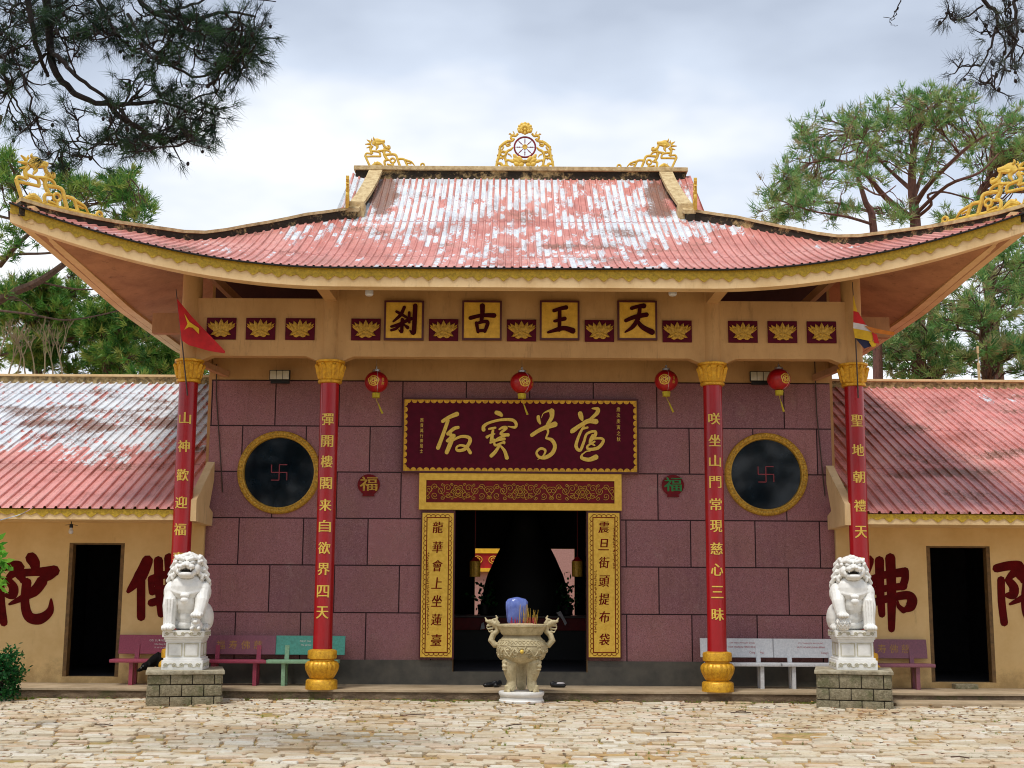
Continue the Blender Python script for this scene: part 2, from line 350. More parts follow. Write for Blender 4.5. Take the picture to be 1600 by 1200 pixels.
M['pinkwall'] = simple('pink_granite_far', 'b98f88', 'a67c76', 0.7, 0, 20)
M['shoe'] = simple('black_shoe', '15171a', '0c0d10', 0.45)
M['green_plaque'] = simple('green_character', '17803a', '0e6a2e', 0.4, 0, 12)
M['plaque_red'] = simple('red_lacquer_plaque', '760a16', '5a0610', 0.4, spec=0.2)
M['far_red'] = simple('far_red_frieze', 'b01216', '900c10', 0.6)
M['far_yellow'] = simple('far_yellow_trim', 'f0c030', 'd8a420', 0.6)
M['marble_carved'] = simple('soiled_marble_carving', 'c2bda8', '9f9880', 0.7)
def bark(name, a, b):
    s = NT(name); f = s.noise(9, 6, 0.8, stretch=(1, 1, 0.35)); col = s.ramp(f, [(0.35, lin(b)), (0.65, lin(a))]); s.bump(f, 0.8, 0.04); return s.done(col, 0.95)
M['bark_dark'] = bark('dark_pine_bark', '2a1e1c', '140e0d')
M['bark_red'] = bark('reddish_pine_bark', '7a5448', '50362f')
M['bark_mid'] = bark('grey_brown_pine_bark', '6a5244', '3c2c24')
M['twig_grey'] = bark('bare_grey_twig', 'a08d6c', '75654a')
def needles(name, stops, sc=1.2):
    s = NT(name); at_ = s.n('ShaderNodeAttribute', attribute_name='rnd')
    f = s.math('ADD', s.math('MULTIPLY', at_.outputs['Fac'], 0.55), s.math('MULTIPLY', s.noise(sc, 4, 0.6), 0.45))
    col = s.ramp(f, stops); s.b.inputs['Transmission Weight'].default_value = 0
    tr = s.n('ShaderNodeBsdfTranslucent'); s.l(col, tr.inputs[0]); mixs = s.n('ShaderNodeMixShader'); mixs.inputs[0].default_value = 0.35
    s.done(col, 0.5, 0, 0.3); o = s.t.nodes['Material Output']; s.l(s.b.outputs[0], mixs.inputs[1]); s.l(tr.outputs[0], mixs.inputs[2]); s.l(mixs.outputs[0], o.inputs[0])
    return s.m
M['needle_front'] = needles('dark_green_needles', [(0.25, lin('0e1e17')), (0.5, lin('1c3626')), (0.75, lin('34522c'))])
M['needle_front_dry'] = needles('sparse_dark_needles', [(0.25, lin('2a2a34')), (0.5, lin('3c4444')), (0.75, lin('4a5440'))])
M['needle_mid'] = needles('green_needles', [(0.2, lin('3f6a3a')), (0.42, lin('679650')), (0.6, lin('93aa62')), (0.8, lin('a0906c'))], 0.7)
M['needle_left'] = needles('yellow_green_needles', [(0.2, lin('2c5424')), (0.42, lin('4f8434')), (0.62, lin('82a046')), (0.82, lin('a09c50'))], 0.6)
M['leaf'] = needles('bright_leaf', [(0.2, lin('3f8a2a')), (0.6, lin('7cc040')), (0.9, lin('a8d860'))], 2)
M['bushleaf'] = needles('dark_bush_leaf', [(0.2, lin('14401e')), (0.6, lin('1f5f2c')), (0.9, lin('3a8438'))], 3)
M['moss'] = needles('moss_tuft', [(0.2, lin('56702a')), (0.6, lin('80922f')), (0.9, lin('9aa84a'))], 3)
M['yellow_leaf'] = simple('yellowed_leaf', 'b48a4a', '8a6838', 0.85, 0, 6)
M['litter'] = simple('dead_leaf_litter', '8a6040', '4c3422', 0.85, 0, 6)

# ---------------------------------------------------------------- object helpers
def tag(o, label=None, cat=None, group=None, kind=None):
    if label: o['label'] = label
    if cat: o['category'] = cat
    if group: o['group'] = group
    if kind: o['kind'] = kind
    return o
def empty(name, loc, label, cat, group=None, rotz=0.0):
    o = bpy.data.objects.new(name, None); COL.objects.link(o); o.location = loc; o.rotation_euler = (0, 0, rotz); o.empty_display_size = 0.2
    return tag(o, label, cat, group)
def wloc(o):
    v = Vector((0, 0, 0))
    while o: v = v + o.location; o = o.parent
    return v
def link_mesh(name, me, parent=None):
    o = bpy.data.objects.new(name, me); COL.objects.link(o)
    if parent: o.parent = parent
    return o
def copy_tree(o, parent=None):
    c = o.copy(); COL.objects.link(c); c.parent = parent
    for ch in [q for q in COL.objects if q.parent == o]: copy_tree(ch, c)
    return c

class MB:
    """collects shapes; build() links them as ONE mesh object. world=True: coordinates are world ones"""
    def __init__(s): s.v = []; s.f = []; s.mi = []; s.cur = 0
    def add(s, vs, fs, mi=None):
        b = len(s.v); s.v += [tuple(v) for v in vs]; s.f += [tuple(i + b for i in f) for f in fs]
        s.mi += [s.cur if mi is None else mi] * len(fs); return s
    def box(s, x0, x1, y0, y1, z0, z1, mi=None, mat=None, bev=0):
        if bev:
            return s.bevbox(x0, x1, y0, y1, z0, z1, bev, mi, mat)
        vs = [(x, y, z) for z in (z0, z1) for y in (y0, y1) for x in (x0, x1)]
        if mat: vs = [mat @ Vector(v) for v in vs]
        return s.add(vs, [(0, 2, 3, 1), (4, 5, 7, 6), (0, 1, 5, 4), (2, 6, 7, 3), (0, 4, 6, 2), (1, 3, 7, 5)], mi)
    def bevbox(s, x0, x1, y0, y1, z0, z1, b, mi=None, mat=None):
        bm = bmesh.new(); bmesh.ops.create_cube(bm, size=1)
        for v in bm.verts: v.co = Vector(((x0 + x1) / 2 + v.co.x * (x1 - x0), (y0 + y1) / 2 + v.co.y * (y1 - y0), (z0 + z1) / 2 + v.co.z * (z1 - z0)))
        bmesh.ops.bevel(bm, geom=bm.edges[:], offset=b, segments=2, affect='EDGES', profile=0.6)
        return s.addbm(bm, mi, mat)
    def addbm(s, bm, mi=None, mat=None):
        bm.verts.index_update()
        s.add([(mat @ v.co if mat else v.co) for v in bm.verts], [tuple(v.index for v in f.verts) for f in bm.faces], mi); bm.free(); return s
    def lathe(s, prof, cx=0, cy=0, cz=0, n=32, mi=None, mod=None, cap=True, sx=1, sy=1):
        vs = []; 
        for r, z in prof:
            for k in range(n):
                a = 2 * PI * k / n; rr = r * (mod(a, z) if mod else 1)
                vs.append((cx + rr * math.cos(a) * sx, cy + rr * math.sin(a) * sy, cz + z))
        fs = []
        for i in range(len(prof) - 1):
            for k in range(n):
                k2 = (k + 1) % n; fs.append((i * n + k, i * n + k2, (i + 1) * n + k2, (i + 1) * n + k))
        if cap: fs.append(tuple(reversed(range(n)))); fs.append(tuple(range((len(prof) - 1) * n, len(prof) * n)))
        return s.add(vs, fs, mi)
    def tube(s, pts, r, n=8, mi=None, flat=1.0, fdir=None, cap=True):
        """tube through pts; r a number or list; flat squashes it along fdir"""
        pts = [Vector(p) for p in pts]; m = len(pts)
        rs = r if isinstance(r, (list, tuple)) else [r] * m
        vs = []; prev = None
        for i, p in enumerate(pts):
            t = (pts[min(i + 1, m - 1)] - pts[max(i - 1, 0)])
            if t.length < 1e-9: t = Vector((0, 0, 1))
            t.normalize()
            if fdir is not None: b = Vector(fdir).normalized(); a = t.cross(b); 
            else:
                ref = prev if prev is not None else (Vector((0, 0, 1)) if abs(t.z) < 0.9 else Vector((1, 0, 0)))
                a = t.cross(ref) if prev is None else (ref - t * ref.dot(t))
                if a.length < 1e-6: a = t.orthogonal()
                a.normalize(); b = t.cross(a)
            if a.length < 1e-6: a = t.orthogonal()
            a.normalize(); prev = a
            for k in range(n):
                th = 2 * PI * (k + 0.5) / n; vs.append(p + a * (math.cos(th) * rs[i]) + b * (math.sin(th) * (rs[i] * flat if fdir is None else flat)))
        fs = [(i * n + k, i * n + (k + 1) % n, (i + 1) * n + (k + 1) % n, (i + 1) * n + k) for i in range(m - 1) for k in range(n)]
        if cap: fs.append(tuple(reversed(range(n)))); fs.append(tuple(range((m - 1) * n, m * n)))
        return s.add(vs, fs, mi)
    def ell(s, c, rad, rot=None, mi=None, u=14, v=9):
        bm = bmesh.new(); bmesh.ops.create_uvsphere(bm, u_segments=u, v_segments=v, radius=1)
        mt = Matrix.Translation(Vector(c)) @ (rot.to_4x4() if rot else Matrix.Identity(4)) @ Matrix.Diagonal((*rad, 1))
        return s.addbm(bm, mi, mt)
    def plate(s, outer, holes, y0, y1, mi=None, hole_sides=True, plane='XZ', pos=None):
        """flat plate with holes, in the XZ plane between y0 and y1"""
        loops = [outer] + holes
        flat = [p for l in loops for p in l]; n = len(flat)
        tris = tessellate_polygon([[Vector((p[0], p[1], 0)) for p in l] for l in loops])
        mk = (lambda p, y: (p[0], y, p[1])) if plane == 'XZ' else (lambda p, y: (y, p[0], p[1]))
        vs = [mk(p, y0) for p in flat] + [mk(p, y1) for p in flat]
        fs = [tuple(t) for t in tris] + [tuple(i + n for i in reversed(t)) for t in tris]
        o = 0
        for l in loops:
            k = len(l)
            for i in range(k): a, b = o + i, o + (i + 1) % k; fs.append((a, b, b + n, a + n))
            o += k
        return s.add(vs, fs, mi)
    def grid(s, rows, mi=None):
        n = len(rows[0]); vs = [p for r in rows for p in r]
        return s.add(vs, [(i * n + k, i * n + k + 1, (i + 1) * n + k + 1, (i + 1) * n + k) for i in range(len(rows) - 1) for k in range(n - 1)], mi)
    def build(s, name, mats, parent=None, smooth=False, world=False, fix=True, angle=40):
        me = bpy.data.meshes.new(name)
        off = wloc(parent) if (world and parent) else Vector((0, 0, 0))
        me.from_pydata([(x - off.x, y - off.y, z - off.z) for x, y, z in s.v], [], s.f)
        for mm in (mats if isinstance(mats, list) else [mats]): me.materials.append(mm)
        if isinstance(mats, list) and len(mats) > 1: me.polygons.foreach_set('material_index', s.mi)
        if fix:
            bm = bmesh.new(); bm.from_mesh(me); bmesh.ops.recalc_face_normals(bm, faces=bm.faces); bm.to_mesh(me); bm.free()
        if smooth:
            me.polygons.foreach_set('use_smooth', [True] * len(me.polygons))
            if angle < 180: me.set_sharp_from_angle(angle=R(angle))
        me.update()
        return link_mesh(name, me, parent)

def cr_spline(pts, sub=6):
    P = [Vector(p) for p in pts]
    if len(P) < 3 or sub <= 1: return P if sub <= 1 else [P[0].lerp(P[-1], i / sub) for i in range(sub + 1)] if len(P) == 2 else P
    out = []
    for i in range(len(P) - 1):
        p0, p1, p2, p3 = P[max(i - 1, 0)], P[i], P[i + 1], P[min(i + 2, len(P) - 1)]
        for k in range(sub):
            t = k / sub; out.append(0.5 * ((2 * p1) + (p2 - p0) * t + (2 * p0 - 5 * p1 + 4 * p2 - p3) * t * t + (3 * p1 - p0 - 3 * p2 + p3) * t ** 3))
    out.append(P[-1]); return out

def stroke(mb, pts, w, tf, depth=0.012, lift=0.004, sub=6, mi=None, y_step=0.0004, fat=1.0):
    """brush stroke: pts in drawing units, w width (number or [start,..end]); tf maps (x, y, h) to space, h = height off the board"""
    P = [(p[0], p[1]) for p in pts]; C = cr_spline([(x, y, 0) for x, y in P], sub)
    n = len(C); ws = w if isinstance(w, (list, tuple)) else [w * 0.92, w, w * 0.95]
    ws = [q * fat for q in ws]
    rows = []
    def wid(i):
        t = i / (n - 1) * (len(ws) - 1); k = min(int(t), len(ws) - 2); return (ws[k] * (1 - (t - k)) + ws[k + 1] * (t - k)) / 2
    L_, R_ = [], []
    for i, c in enumerate(C):
        t = C[min(i + 1, n - 1)] - C[max(i - 1, 0)]; t.normalize(); nn = Vector((-t.y, t.x, 0)); r = wid(i)
        L_.append(c + nn * r); R_.append(c - nn * r)
    t0 = (C[1] - C[0]).normalized(); t1 = (C[-1] - C[-2]).normalized(); r0, r1 = wid(0), wid(n - 1)
    capS = [C[0] + (Matrix.Rotation(a, 3, 'Z') @ t0) * r0 for a in (R(130), R(180), R(230))]
    capE = [C[-1] + (Matrix.Rotation(a, 3, 'Z') @ t1) * r1 for a in (R(-50), R(0), R(50))]
    h = lambda i: depth + y_step * i
    vs, fs = [], []
    def q(p, hh): vs.append(tf(p.x, p.y, hh)); return len(vs) - 1
    li = [q(p, h(i)) for i, p in enumerate(L_)]; ri = [q(p, h(i)) for i, p in enumerate(R_)]
    lb = [q(p, lift * 0) for p in L_]; rb = [q(p, 0) for p in R_]
    for i in range(n - 1):
        fs += [(li[i], li[i + 1], ri[i + 1], ri[i]), (lb[i], lb[i + 1], li[i + 1], li[i]), (rb[i], ri[i], ri[i + 1], rb[i + 1])]
    cs = [q(p, h(0)) for p in capS]; ce = [q(p, h(n - 1)) for p in capE]
    fs += [(li[0], *cs, ri[0])[::1], (ri[-1], *ce, li[-1])]
    csb = [q(p, 0) for p in capS]; ceb = [q(p, 0) for p in capE]
    a, b = [li[0]] + cs + [ri[0]], [lb[0]] + csb + [rb[0]]
    for i in range(4): fs.append((a[i], a[i + 1], b[i + 1], b[i]))
    a, b = [ri[-1]] + ce + [li[-1]], [rb[-1]] + ceb + [lb[-1]]
    for i in range(4): fs.append((a[i], a[i + 1], b[i + 1], b[i]))
    mb.add(vs, fs, mi)

_glyph = {}
def glyph(text, size=1.0, off=0.0, ext=0.0):
    """text outline as (verts, faces) centred on 0,0 in the XY plane"""
    key = (text, size, off, ext)
    if key in _glyph: return _glyph[key]
    cu = bpy.data.curves.new('t', 'FONT'); cu.body = text; cu.size = size; cu.offset = off * size; cu.resolution_u = 3; cu.extrude = ext
    ob = bpy.data.objects.new('t', cu); COL.objects.link(ob)
    me = bpy.data.meshes.new_from_object(ob.evaluated_get(bpy.context.evaluated_depsgraph_get()))
    vs = [v.co.copy() for v in me.vertices]; fs = [tuple(p.vertices) for p in me.polygons]
    bpy.data.objects.remove(ob); bpy.data.curves.remove(cu); bpy.data.meshes.remove(me)
    if vs:
        x0, x1 = min(v.x for v in vs), max(v.x for v in vs); y0, y1 = min(v.y for v in vs), max(v.y for v in vs)
        vs = [Vector((v.x - (x0 + x1) / 2, v.y - (y0 + y1) / 2, v.z)) for v in vs]
    _glyph[key] = (vs, fs, (x1 - x0, y1 - y0) if vs else (0, 0)); return _glyph[key]
def put_text(mb, text, x, y, z, h=None, w=None, off=0.0, ext=0.002, mi=None, slant=0.0, depth_tilt=None):
    """text facing -Y at (x,y,z); scaled to height h and/or width w"""
    vs, fs, (gw, gh) = glyph(text, 1.0, off, 0.0)
    if not vs: return
    sx = w / gw if w else h / gh; sz = h / gh if h else sx
    if not w: sx = sz
    q = []
    for v in vs:
        q.append((x + v.x * sx + v.y * sz * slant, y - ext + (v.y * sz * depth_tilt if depth_tilt else 0), z + v.y * sz))
    mb.add(q, fs, mi)
def sculpt(name, mb, voxel, mats, parent=None, smooth_it=2, deform=None, world=False):
    """melt the overlapping shapes of mb into one continuous surface"""
    off = wloc(parent) if (world and parent) else Vector((0, 0, 0))
    me = bpy.data.meshes.new(name); me.from_pydata([(x - off.x, y - off.y, z - off.z) for x, y, z in mb.v], [], mb.f)
    ob = bpy.data.objects.new(name, me); COL.objects.link(ob)
    md = ob.modifiers.new('r', 'REMESH'); md.mode = 'VOXEL'; md.voxel_size = voxel; md.use_smooth_shade = True
    if smooth_it: ms = ob.modifiers.new('s', 'SMOOTH'); ms.iterations = smooth_it; ms.factor = 0.5
    m2 = bpy.data.meshes.new_from_object(ob.evaluated_get(bpy.context.evaluated_depsgraph_get()))
    m2.name = name; bpy.data.objects.remove(ob); bpy.data.meshes.remove(me)
    m2.materials.clear()
    for mm in (mats if isinstance(mats, list) else [mats]): m2.materials.append(mm)
    m2.polygons.foreach_set('use_smooth', [True] * len(m2.polygons))
    return link_mesh(name, m2, parent)
rng = random.Random(7); nrs = np.random.RandomState(5)
# ================================================================ GROUND
g = MB(); g.add([(-400, -60, -0.03), (400, -60, -0.03), (400, 700, -0.03), (-400, 700, -0.03)], [(0, 1, 2, 3)])
tag(g.build('ground', M['dirt'], fix=False), kind='structure')
def paving():
    vs, fs, rv = [], [], []
    y = 9.0; row = 0
    while y < YP - 0.02:
        d = rng.uniform(0.15, 0.25); x = -13.5 + rng.uniform(0, 0.3)
        while x < 13.5:
            wd = rng.uniform(0.22, 0.50)
            # rows wander a little and some stones are missing
            if rng.random() > 0.10 + 0.14 * (math.sin(x * 0.8 + y * 1.3) * math.sin(y * 0.9 - x * 0.5) > 0.45):
                g_ = rng.uniform(0.014, 0.040); wob = 0.05 * math.sin(x * 0.7 + row * 0.35) + 0.03 * math.sin(x * 1.9 + row)
                top = rng.uniform(-0.004, 0.014) + 0.012 * math.sin(x * 0.9) * math.sin(y * 1.1)
                x0, x1, y0, y1 = x + g_, x + wd - g_, y + wob + g_, y + wob + d - g_
                if y1 < YP - 0.01:
                    jx = lambda: rng.uniform(-0.026, 0.026)
                    c = [(x0 + jx(), y0 + jx()), (x1 + jx(), y0 + jx()), (x1 + jx(), y1 + jx()), (x0 + jx(), y1 + jx())]
                    b = len(vs); ins = 0.014; mx_, my_ = (x0 + x1) / 2, (y0 + y1) / 2; ti = [rng.uniform(-0.006, 0.006) for _ in range(4)]
                    for (a, q) in c: vs.append((a, q, -0.05))
                    for (a, q) in c: vs.append((a, q, top - 0.012))
                    for k, (a, q) in enumerate(c): vs.append((a + (mx_ - a) * ins / (wd / 2), q + (my_ - q) * ins / (d / 2), top + ti[k]))
                    for l in (0, 4):
                        for k in range(4): fs.append((b + l + k, b + l + (k + 1) % 4, b + l + 4 + (k + 1) % 4, b + l + 4 + k))
                    fs.append((b + 8, b + 9, b + 10, b + 11)); r = rng.random(); rv += [r] * 12
            x += wd
        y += d; row += 1
    me = bpy.data.meshes.new('paving'); me.from_pydata(vs, [], fs); me.materials.append(M['paver'])
    at_ = me.attributes.new('rnd', 'FLOAT', 'POINT'); at_.data.foreach_set('value', rv)
    return link_mesh('paving', me)
tag(paving(), kind='structure')
t = MB(); t.box(-14, 14, YP, YW + 9.5, -0.05, ZP)
t.build_ = None
b = MB(); b.cur = 0
b.box(-14, 14, YP - 0.02, YW + 0.2, ZP - 0.035, ZP); b.cur = 1; b.box(-14, 14, YP, YW + 0.2, -0.05, ZP - 0.035)
tag(b.build('terrace', [M['conc'], M['kerb']]), kind='structure')
b = MB(); b.box(X_(1396, 1080, 23.2), 13, 23.05, YP - 0.021, -0.04, 0.055, bev=0.02)
tag(b.build('concrete_path', M['conc'], smooth=True), kind='structure')

# ================================================================ ROOF SHAPE
YE, ZE, YR = 22.4, 7.51, 28.7
XT = 8.95
def rise(x): a = max(0.0, abs(x) - 3.3) / 5.65; return 1.05 * a ** 1.9
def ye(x): a = max(0.0, abs(x) - 4.5) / 4.45; return YE - 0.3 * a ** 1.6
def kx(x):
    a = abs(x); P = ((0, 1), (3.5, 1), (4.5, 1.05), (5, 1.02), (5.5, .97), (6.3, .80), (7, .83), (8, .76), (8.95, .5))
    for (x0, v0), (x1, v1) in zip(P, P[1:]):
        if a <= x1: return v0 + (v1 - v0) * (a - x0) / (x1 - x0)
    return 0.3
def zfront(x, y): t_ = y - ye(x); return ZE + rise(x) + kx(x) * (0.345 * t_ + 0.038 * t_ * t_)
HIPX, HIPY = 3.5, 26.7
def hipy(x): return 22.1 + (XT - x) / (XT - HIPX) * (HIPY - 22.1)
def hipx(y): return XT - (y - 22.1) / (HIPY - 22.1) * (XT - HIPX)
def fl(y): yy = y if y <= YR else 2 * YR - y; return max(0.0, 1 - (yy - 22.1) / 4.5)
def xe(y): return 8.35 + 0.6 * fl(y) ** 2
def zs(y): return 7.90 + 0.66 * fl(y) ** 1.6
def zside(y, s):
    yy = y if y <= YR else 2 * YR - y
    if yy < HIPY: xi, zi = hipx(yy), zfront(hipx(yy), yy)
    else: xi, zi = HIPX, zfront(HIPX, HIPY) - 0.12
    x = xe(y) + (xi - xe(y)) * s; z = zs(y) + (zi - zs(y)) * s - 0.35 * s * (1 - s) * max(0, (xe(y) - xi)) / 5
    return x, z
HALL = empty('temple_hall', (0, YW, 0), 'wide temple hall in purple granite with an upswept red sheet roof and tall red columns', 'temple')
def hall(mb, name, mats, parent=None, **k):
    return mb.build(name, mats, parent or HALL, world=True, **k)
PRO = [(0, 0), (0.58, 0), (0.68, 1), (0.88, 1), (0.98, 0)]
def roofsheet():
    b = MB(); h = 0.028
    for sg in (1, -1):           # front and back
        n0 = int(XT / PM)
        cols = []
        for i in range(-n0 - 1, n0 + 1):
            for fx, fh in PRO:
                x = (i + fx) * PM
                if abs(x) > XT - 0.02: continue
                yt = YR if abs(x) < 3.86 else hipy(abs(x)); yb = ye(x) - 0.02
                rows = []
                K = 14
                for k in range(K + 1):
                    y = yb + (yt - yb) * k / K; z = zfront(x, y) + fh * h
                    rows.append((x, y if sg > 0 else 2 * YR - y, z))
                cols.append((x, rows))
        b.grid([c[1] for c in cols])
    for sx in (1, -1):           # sides
        rows = []
        y = 22.12; j = 0
        while y < 2 * YR - 22.12:
            for fx, fh in PRO:
                yy = y + fx * 0.2
                if yy > 2 * YR - 22.13: break
                rr = []
                for k in range(9):
                    x, z = zside(yy, k / 8); rr.append((sx * (x + (0.04 if k == 0 else 0)), yy, z + fh * h - 0.004))
                rows.append(rr)
            y += 0.2
        b.grid(rows)
    return hall(b, 'roof', M['sheet_main'], fix=False)
ROOF = roofsheet()
# soffit
M['ceiling'] = cream('shaded_maroon_porch_ceiling', '5a3434', '47282a', 0.3)  # maroon set dark, putting the shade above the side beams into its colour
b = MB()
for sg in (1,):
    xs = [i * 0.25 for i in range(-35, 36)]
    rows = []
    for x in xs:
        if abs(x) < 6.1: continue
        yt = min(YW - 0.02, hipy(abs(x))) if abs(x) > HIPX else YW - 0.02; yb = ye(x) + 0.25
        if yt < yb: yt = yb
        rows.append([(x, yb + (yt - yb) * k / 6, zfront(x, yb + (yt - yb) * k / 6) - 0.34) for k in range(7)])
    for q in (1, -1): b = MB(); b.grid([r for r in rows if r[0][0] * q > 0]); hall(b, 'soffit', M['soffit'], smooth=True, fix=False)
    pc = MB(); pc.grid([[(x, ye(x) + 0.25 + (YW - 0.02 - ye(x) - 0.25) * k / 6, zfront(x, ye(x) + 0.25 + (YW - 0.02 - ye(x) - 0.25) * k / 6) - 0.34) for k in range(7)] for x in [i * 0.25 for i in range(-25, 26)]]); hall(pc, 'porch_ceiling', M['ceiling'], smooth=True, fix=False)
for sx in (1, -1):
    rows = []
    for i in range(0, 60):
        y = 22.35 + i * (2 * YR - 22.35 * 2) / 59; r = []
        for k in range(9):
            x, z = zside(y, k / 8 * 0.97); r.append((sx * (x - 0.2 * (1 - k / 8)), y, z - 0.34))
        rows.append(r)
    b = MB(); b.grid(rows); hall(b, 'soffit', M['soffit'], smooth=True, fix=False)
# fascia beams with scalloped gold trim
def sweep_rect(b, pts, wdir, w_, z0, z1, mi=None):
    """pts: (x, y, z) path; wdir(i) gives the inward unit vector; section w_ wide from z+z0 to z+z1"""
    rows = []
    for i, p in enumerate(pts):
        d = wdir(i); rows.append([(p[0], p[1], p[2] + z0), (p[0] + d[0] * w_, p[1] + d[1] * w_, p[2] + z0), (p[0] + d[0] * w_, p[1] + d[1] * w_, p[2] + z1), (p[0], p[1], p[2] + z1), (p[0], p[1], p[2] + z0)])
    b.grid(rows, mi)
    b.add([rows[0][k] for k in range(4)], [(0, 1, 2, 3)], mi); b.add([rows[-1][k] for k in range(4)], [(3, 2, 1, 0)], mi)
fx = [XT * i / 72 for i in range(-72, 73)]
front_path = [(x, ye(x) + 0.07, ZE + rise(x)) for x in fx]
side_ys = [22.2 + i * (2 * YR - 44.4) / 60 for i in range(61)]
b = MB()
sweep_rect(b, front_path, lambda i: (0, 1), 0.28, -0.335, -0.012)
sweep_rect(b, [(x, 2 * YR - y, z) for x, y, z in front_path], lambda i: (0, -1), 0.28, -0.335, -0.012)
for sx in (1, -1): sweep_rect(b, [(sx * (xe(y) - 0.06), y, zs(y)) for y in side_ys], lambda i: (-sx, 0), 0.32, -0.337, -0.014)
fas = hall(b, 'eave_fascia', M['cream'])
def scallop(s_):   # depth of the trim's lower edge along its length, period 0.44
    u = (s_ / 0.44) % 1.0
    if u < 0.5: v = 1 - abs(u - 0.25) / 0.25; return 0.085 * v
    v = 1 - abs(u - 0.75) / 0.25; return 0.045 * v
def trim_strip(b, fn, s0, s1, top, base, step=0.0275):
    n = int((s1 - s0) / step); T, Bm = [], []
    for i in range(n + 1):
        s_ = s0 + (s1 - s0) * i / n; x, y, z = fn(s_); d = base + scallop(s_); T.append((x, y, z + top)); Bm.append((x, y, z - d))
    b.grid([T, Bm])
    # a thin rolled lip along the scalloped edge
    b.tube(Bm, 0.008, 5)
b = MB(); trim_strip(b, lambda x: (x, ye(x) + 0.055, ZE + rise(x)), -XT, XT, 0.0, 0.135)
hall(b, 'gold_trim', M['gold_trim'], fas, fix=False)
for sx in (1, -1):
    b = MB(); trim_strip(b, lambda y: (sx * (xe(y) - 0.045), y, zs(y)), 22.2, 2 * YR - 22.2, 0.0, 0.125); hall(b, 'side_gold_trim', M['gold_trim'], fas, fix=False)
b = MB()
b.tube([(x, ye(x) + 0.0, ZE + rise(x) - 0.012) for x in fx], 0.018, 6)
hall(b, 'eave_gutter_strip', M['black'], fas)

# ridges
zr = zfront(0, YR)
b = MB(); b.box(-3.74, 3.74, YR - 0.10, YR + 0.10, zr - 0.15, zr + 0.12, mi=1); b.box(-3.78, 3.78, YR - 0.16, YR + 0.16, zr + 0.12, zr + 0.22, mi=0, bev=0.015)
hall(b, 'main_ridge', [M['coping'], M['coping_side']], ROOF)
def ridge_strip(b, pts, half, hgt, capw, caph, latdir):
    rows, caps = [], []
    for i, p in enumerate(pts):
        l = Vector(latdir(i)).normalized(); P = Vector(p)
        rows.append([P - l * half - Vector((0, 0, .12)), P + l * half - Vector((0, 0, .12)), P + l * half + Vector((0, 0, hgt)), P - l * half + Vector((0, 0, hgt)), P - l * half - Vector((0, 0, .12))])
        caps.append([P - l * capw + Vector((0, 0, hgt)), P + l * capw + Vector((0, 0, hgt)), P + l * capw + Vector((0, 0, hgt + caph)), P - l * capw + Vector((0, 0, hgt + caph)), P - l * capw + Vector((0, 0, hgt))])
    b.grid(rows, 1); b.grid(caps, 0)
    for r, m_ in ((rows[0], 1), (rows[-1], 1), (caps[0], 0), (caps[-1], 0)): b.add([r[k] for k in range(4)], [(0, 1, 2, 3)], m_)
for sx in (1, -1):
    b = MB()
    for sy in (1, -1):
        P = []
        for k in range(9):
            y = YR + 0.1 - (YR + 0.1 - 26.45) * k / 8; x = 3.27 + 0.27 * (k / 8) ** 1.5; z = zfront(x, min(y, YR)); P.append((sx * x, y if sy > 0 else 2 * YR - y, z))
        ridge_strip(b, P, 0.09, 0.17, 0.15, 0.08, lambda i: (1, 0, 0))
    hall(b, 'gable_ridge', [M['coping'], M['coping_side']], ROOF)
    # gable wall under the verge
    b = MB(); pts = [(26.7, zfront(3.4, 26.7) - 0.3)] + [(y, zfront(3.4, y) - 0.03) for y in (26.7, 27.4, 28.0, 28.7)] + [(2 * YR - y, zfront(3.4, y) - 0.03) for y in (28.0, 27.4, 26.7)] + [(2 * YR - 26.7, zfront(3.4, 26.7) - 0.3)]
    b.plate(pts, [], sx * 3.36, sx * 3.46, plane='YZ'); hall(b, 'gable_wall', M['cream'], ROOF)
    for sy in (1, -1):
        b = MB(); P = []
        for k in range(17):
            u = k / 16; x = 3.45 + (XT - 0.12 - 3.45) * u; y = hipy(x); z = zfront(x, y)
            P.append((sx * x, y if sy > 0 else 2 * YR - y, z - 0.08 * u))
        lat = Vector((sx * 0.64, 0.76 * sy, 0))
        ridge_strip(b, P, 0.10, 0.13, 0.13, 0.06, lambda i: lat)
        # short stepped block where hip and gable ridge meet
        c = P[0]; b.box(c[0] - 0.16, c[0] + 0.16, c[1] - 0.16, c[1] + 0.16, c[2] - 0.1, c[2] + 0.25, mi=0, bev=0.02)
        hall(b, 'hip_ridge', [M['coping'], M['coping_side']], ROOF)

# ================================================================ HALL WALLS
DX0, DX1 = X_(710, 900, YW), X_(916, 900, YW); DZ1 = Z_(813, 797, YW); DZ0 = Z_(813, 1050, YW)
WZT = Z_(500, 594, YW); WX = 6.03
DCX = (DX0 + DX1) / 2
def circle(cx, cz, r, n=48): return [(cx + r * math.cos(2 * PI * k / n), cz + r * math.sin(2 * PI * k / n)) for k in range(n)]
c1 = at(436, 738, YW); c2 = at(1197, 741, YW); WR = 0.70
b = MB()
b.plate([(-WX, ZP - 0.1), (DX0, ZP - 0.1), (DX0, DZ1), (DX1, DZ1), (DX1, ZP - 0.1), (WX, ZP - 0.1), (WX, WZT), (-WX, WZT)], [circle(c1.x, c1.z, WR - 0.02), circle(c2.x, c2.z, WR - 0.02)], YW, YW + 0.22)
WALL = hall(b, 'granite_wall', M['granite'], fix=True)
b = MB()
b.box(-WX, WX, YW + 0.01, YW + 0.23, WZT, WZT + 0.75); pc = MB(); pc.box(-WX, WX, YW + 0.012, YW + 0.228, WZT + 0.75, 8.45); hall(pc, 'porch_upper_wall', M['ceiling'])
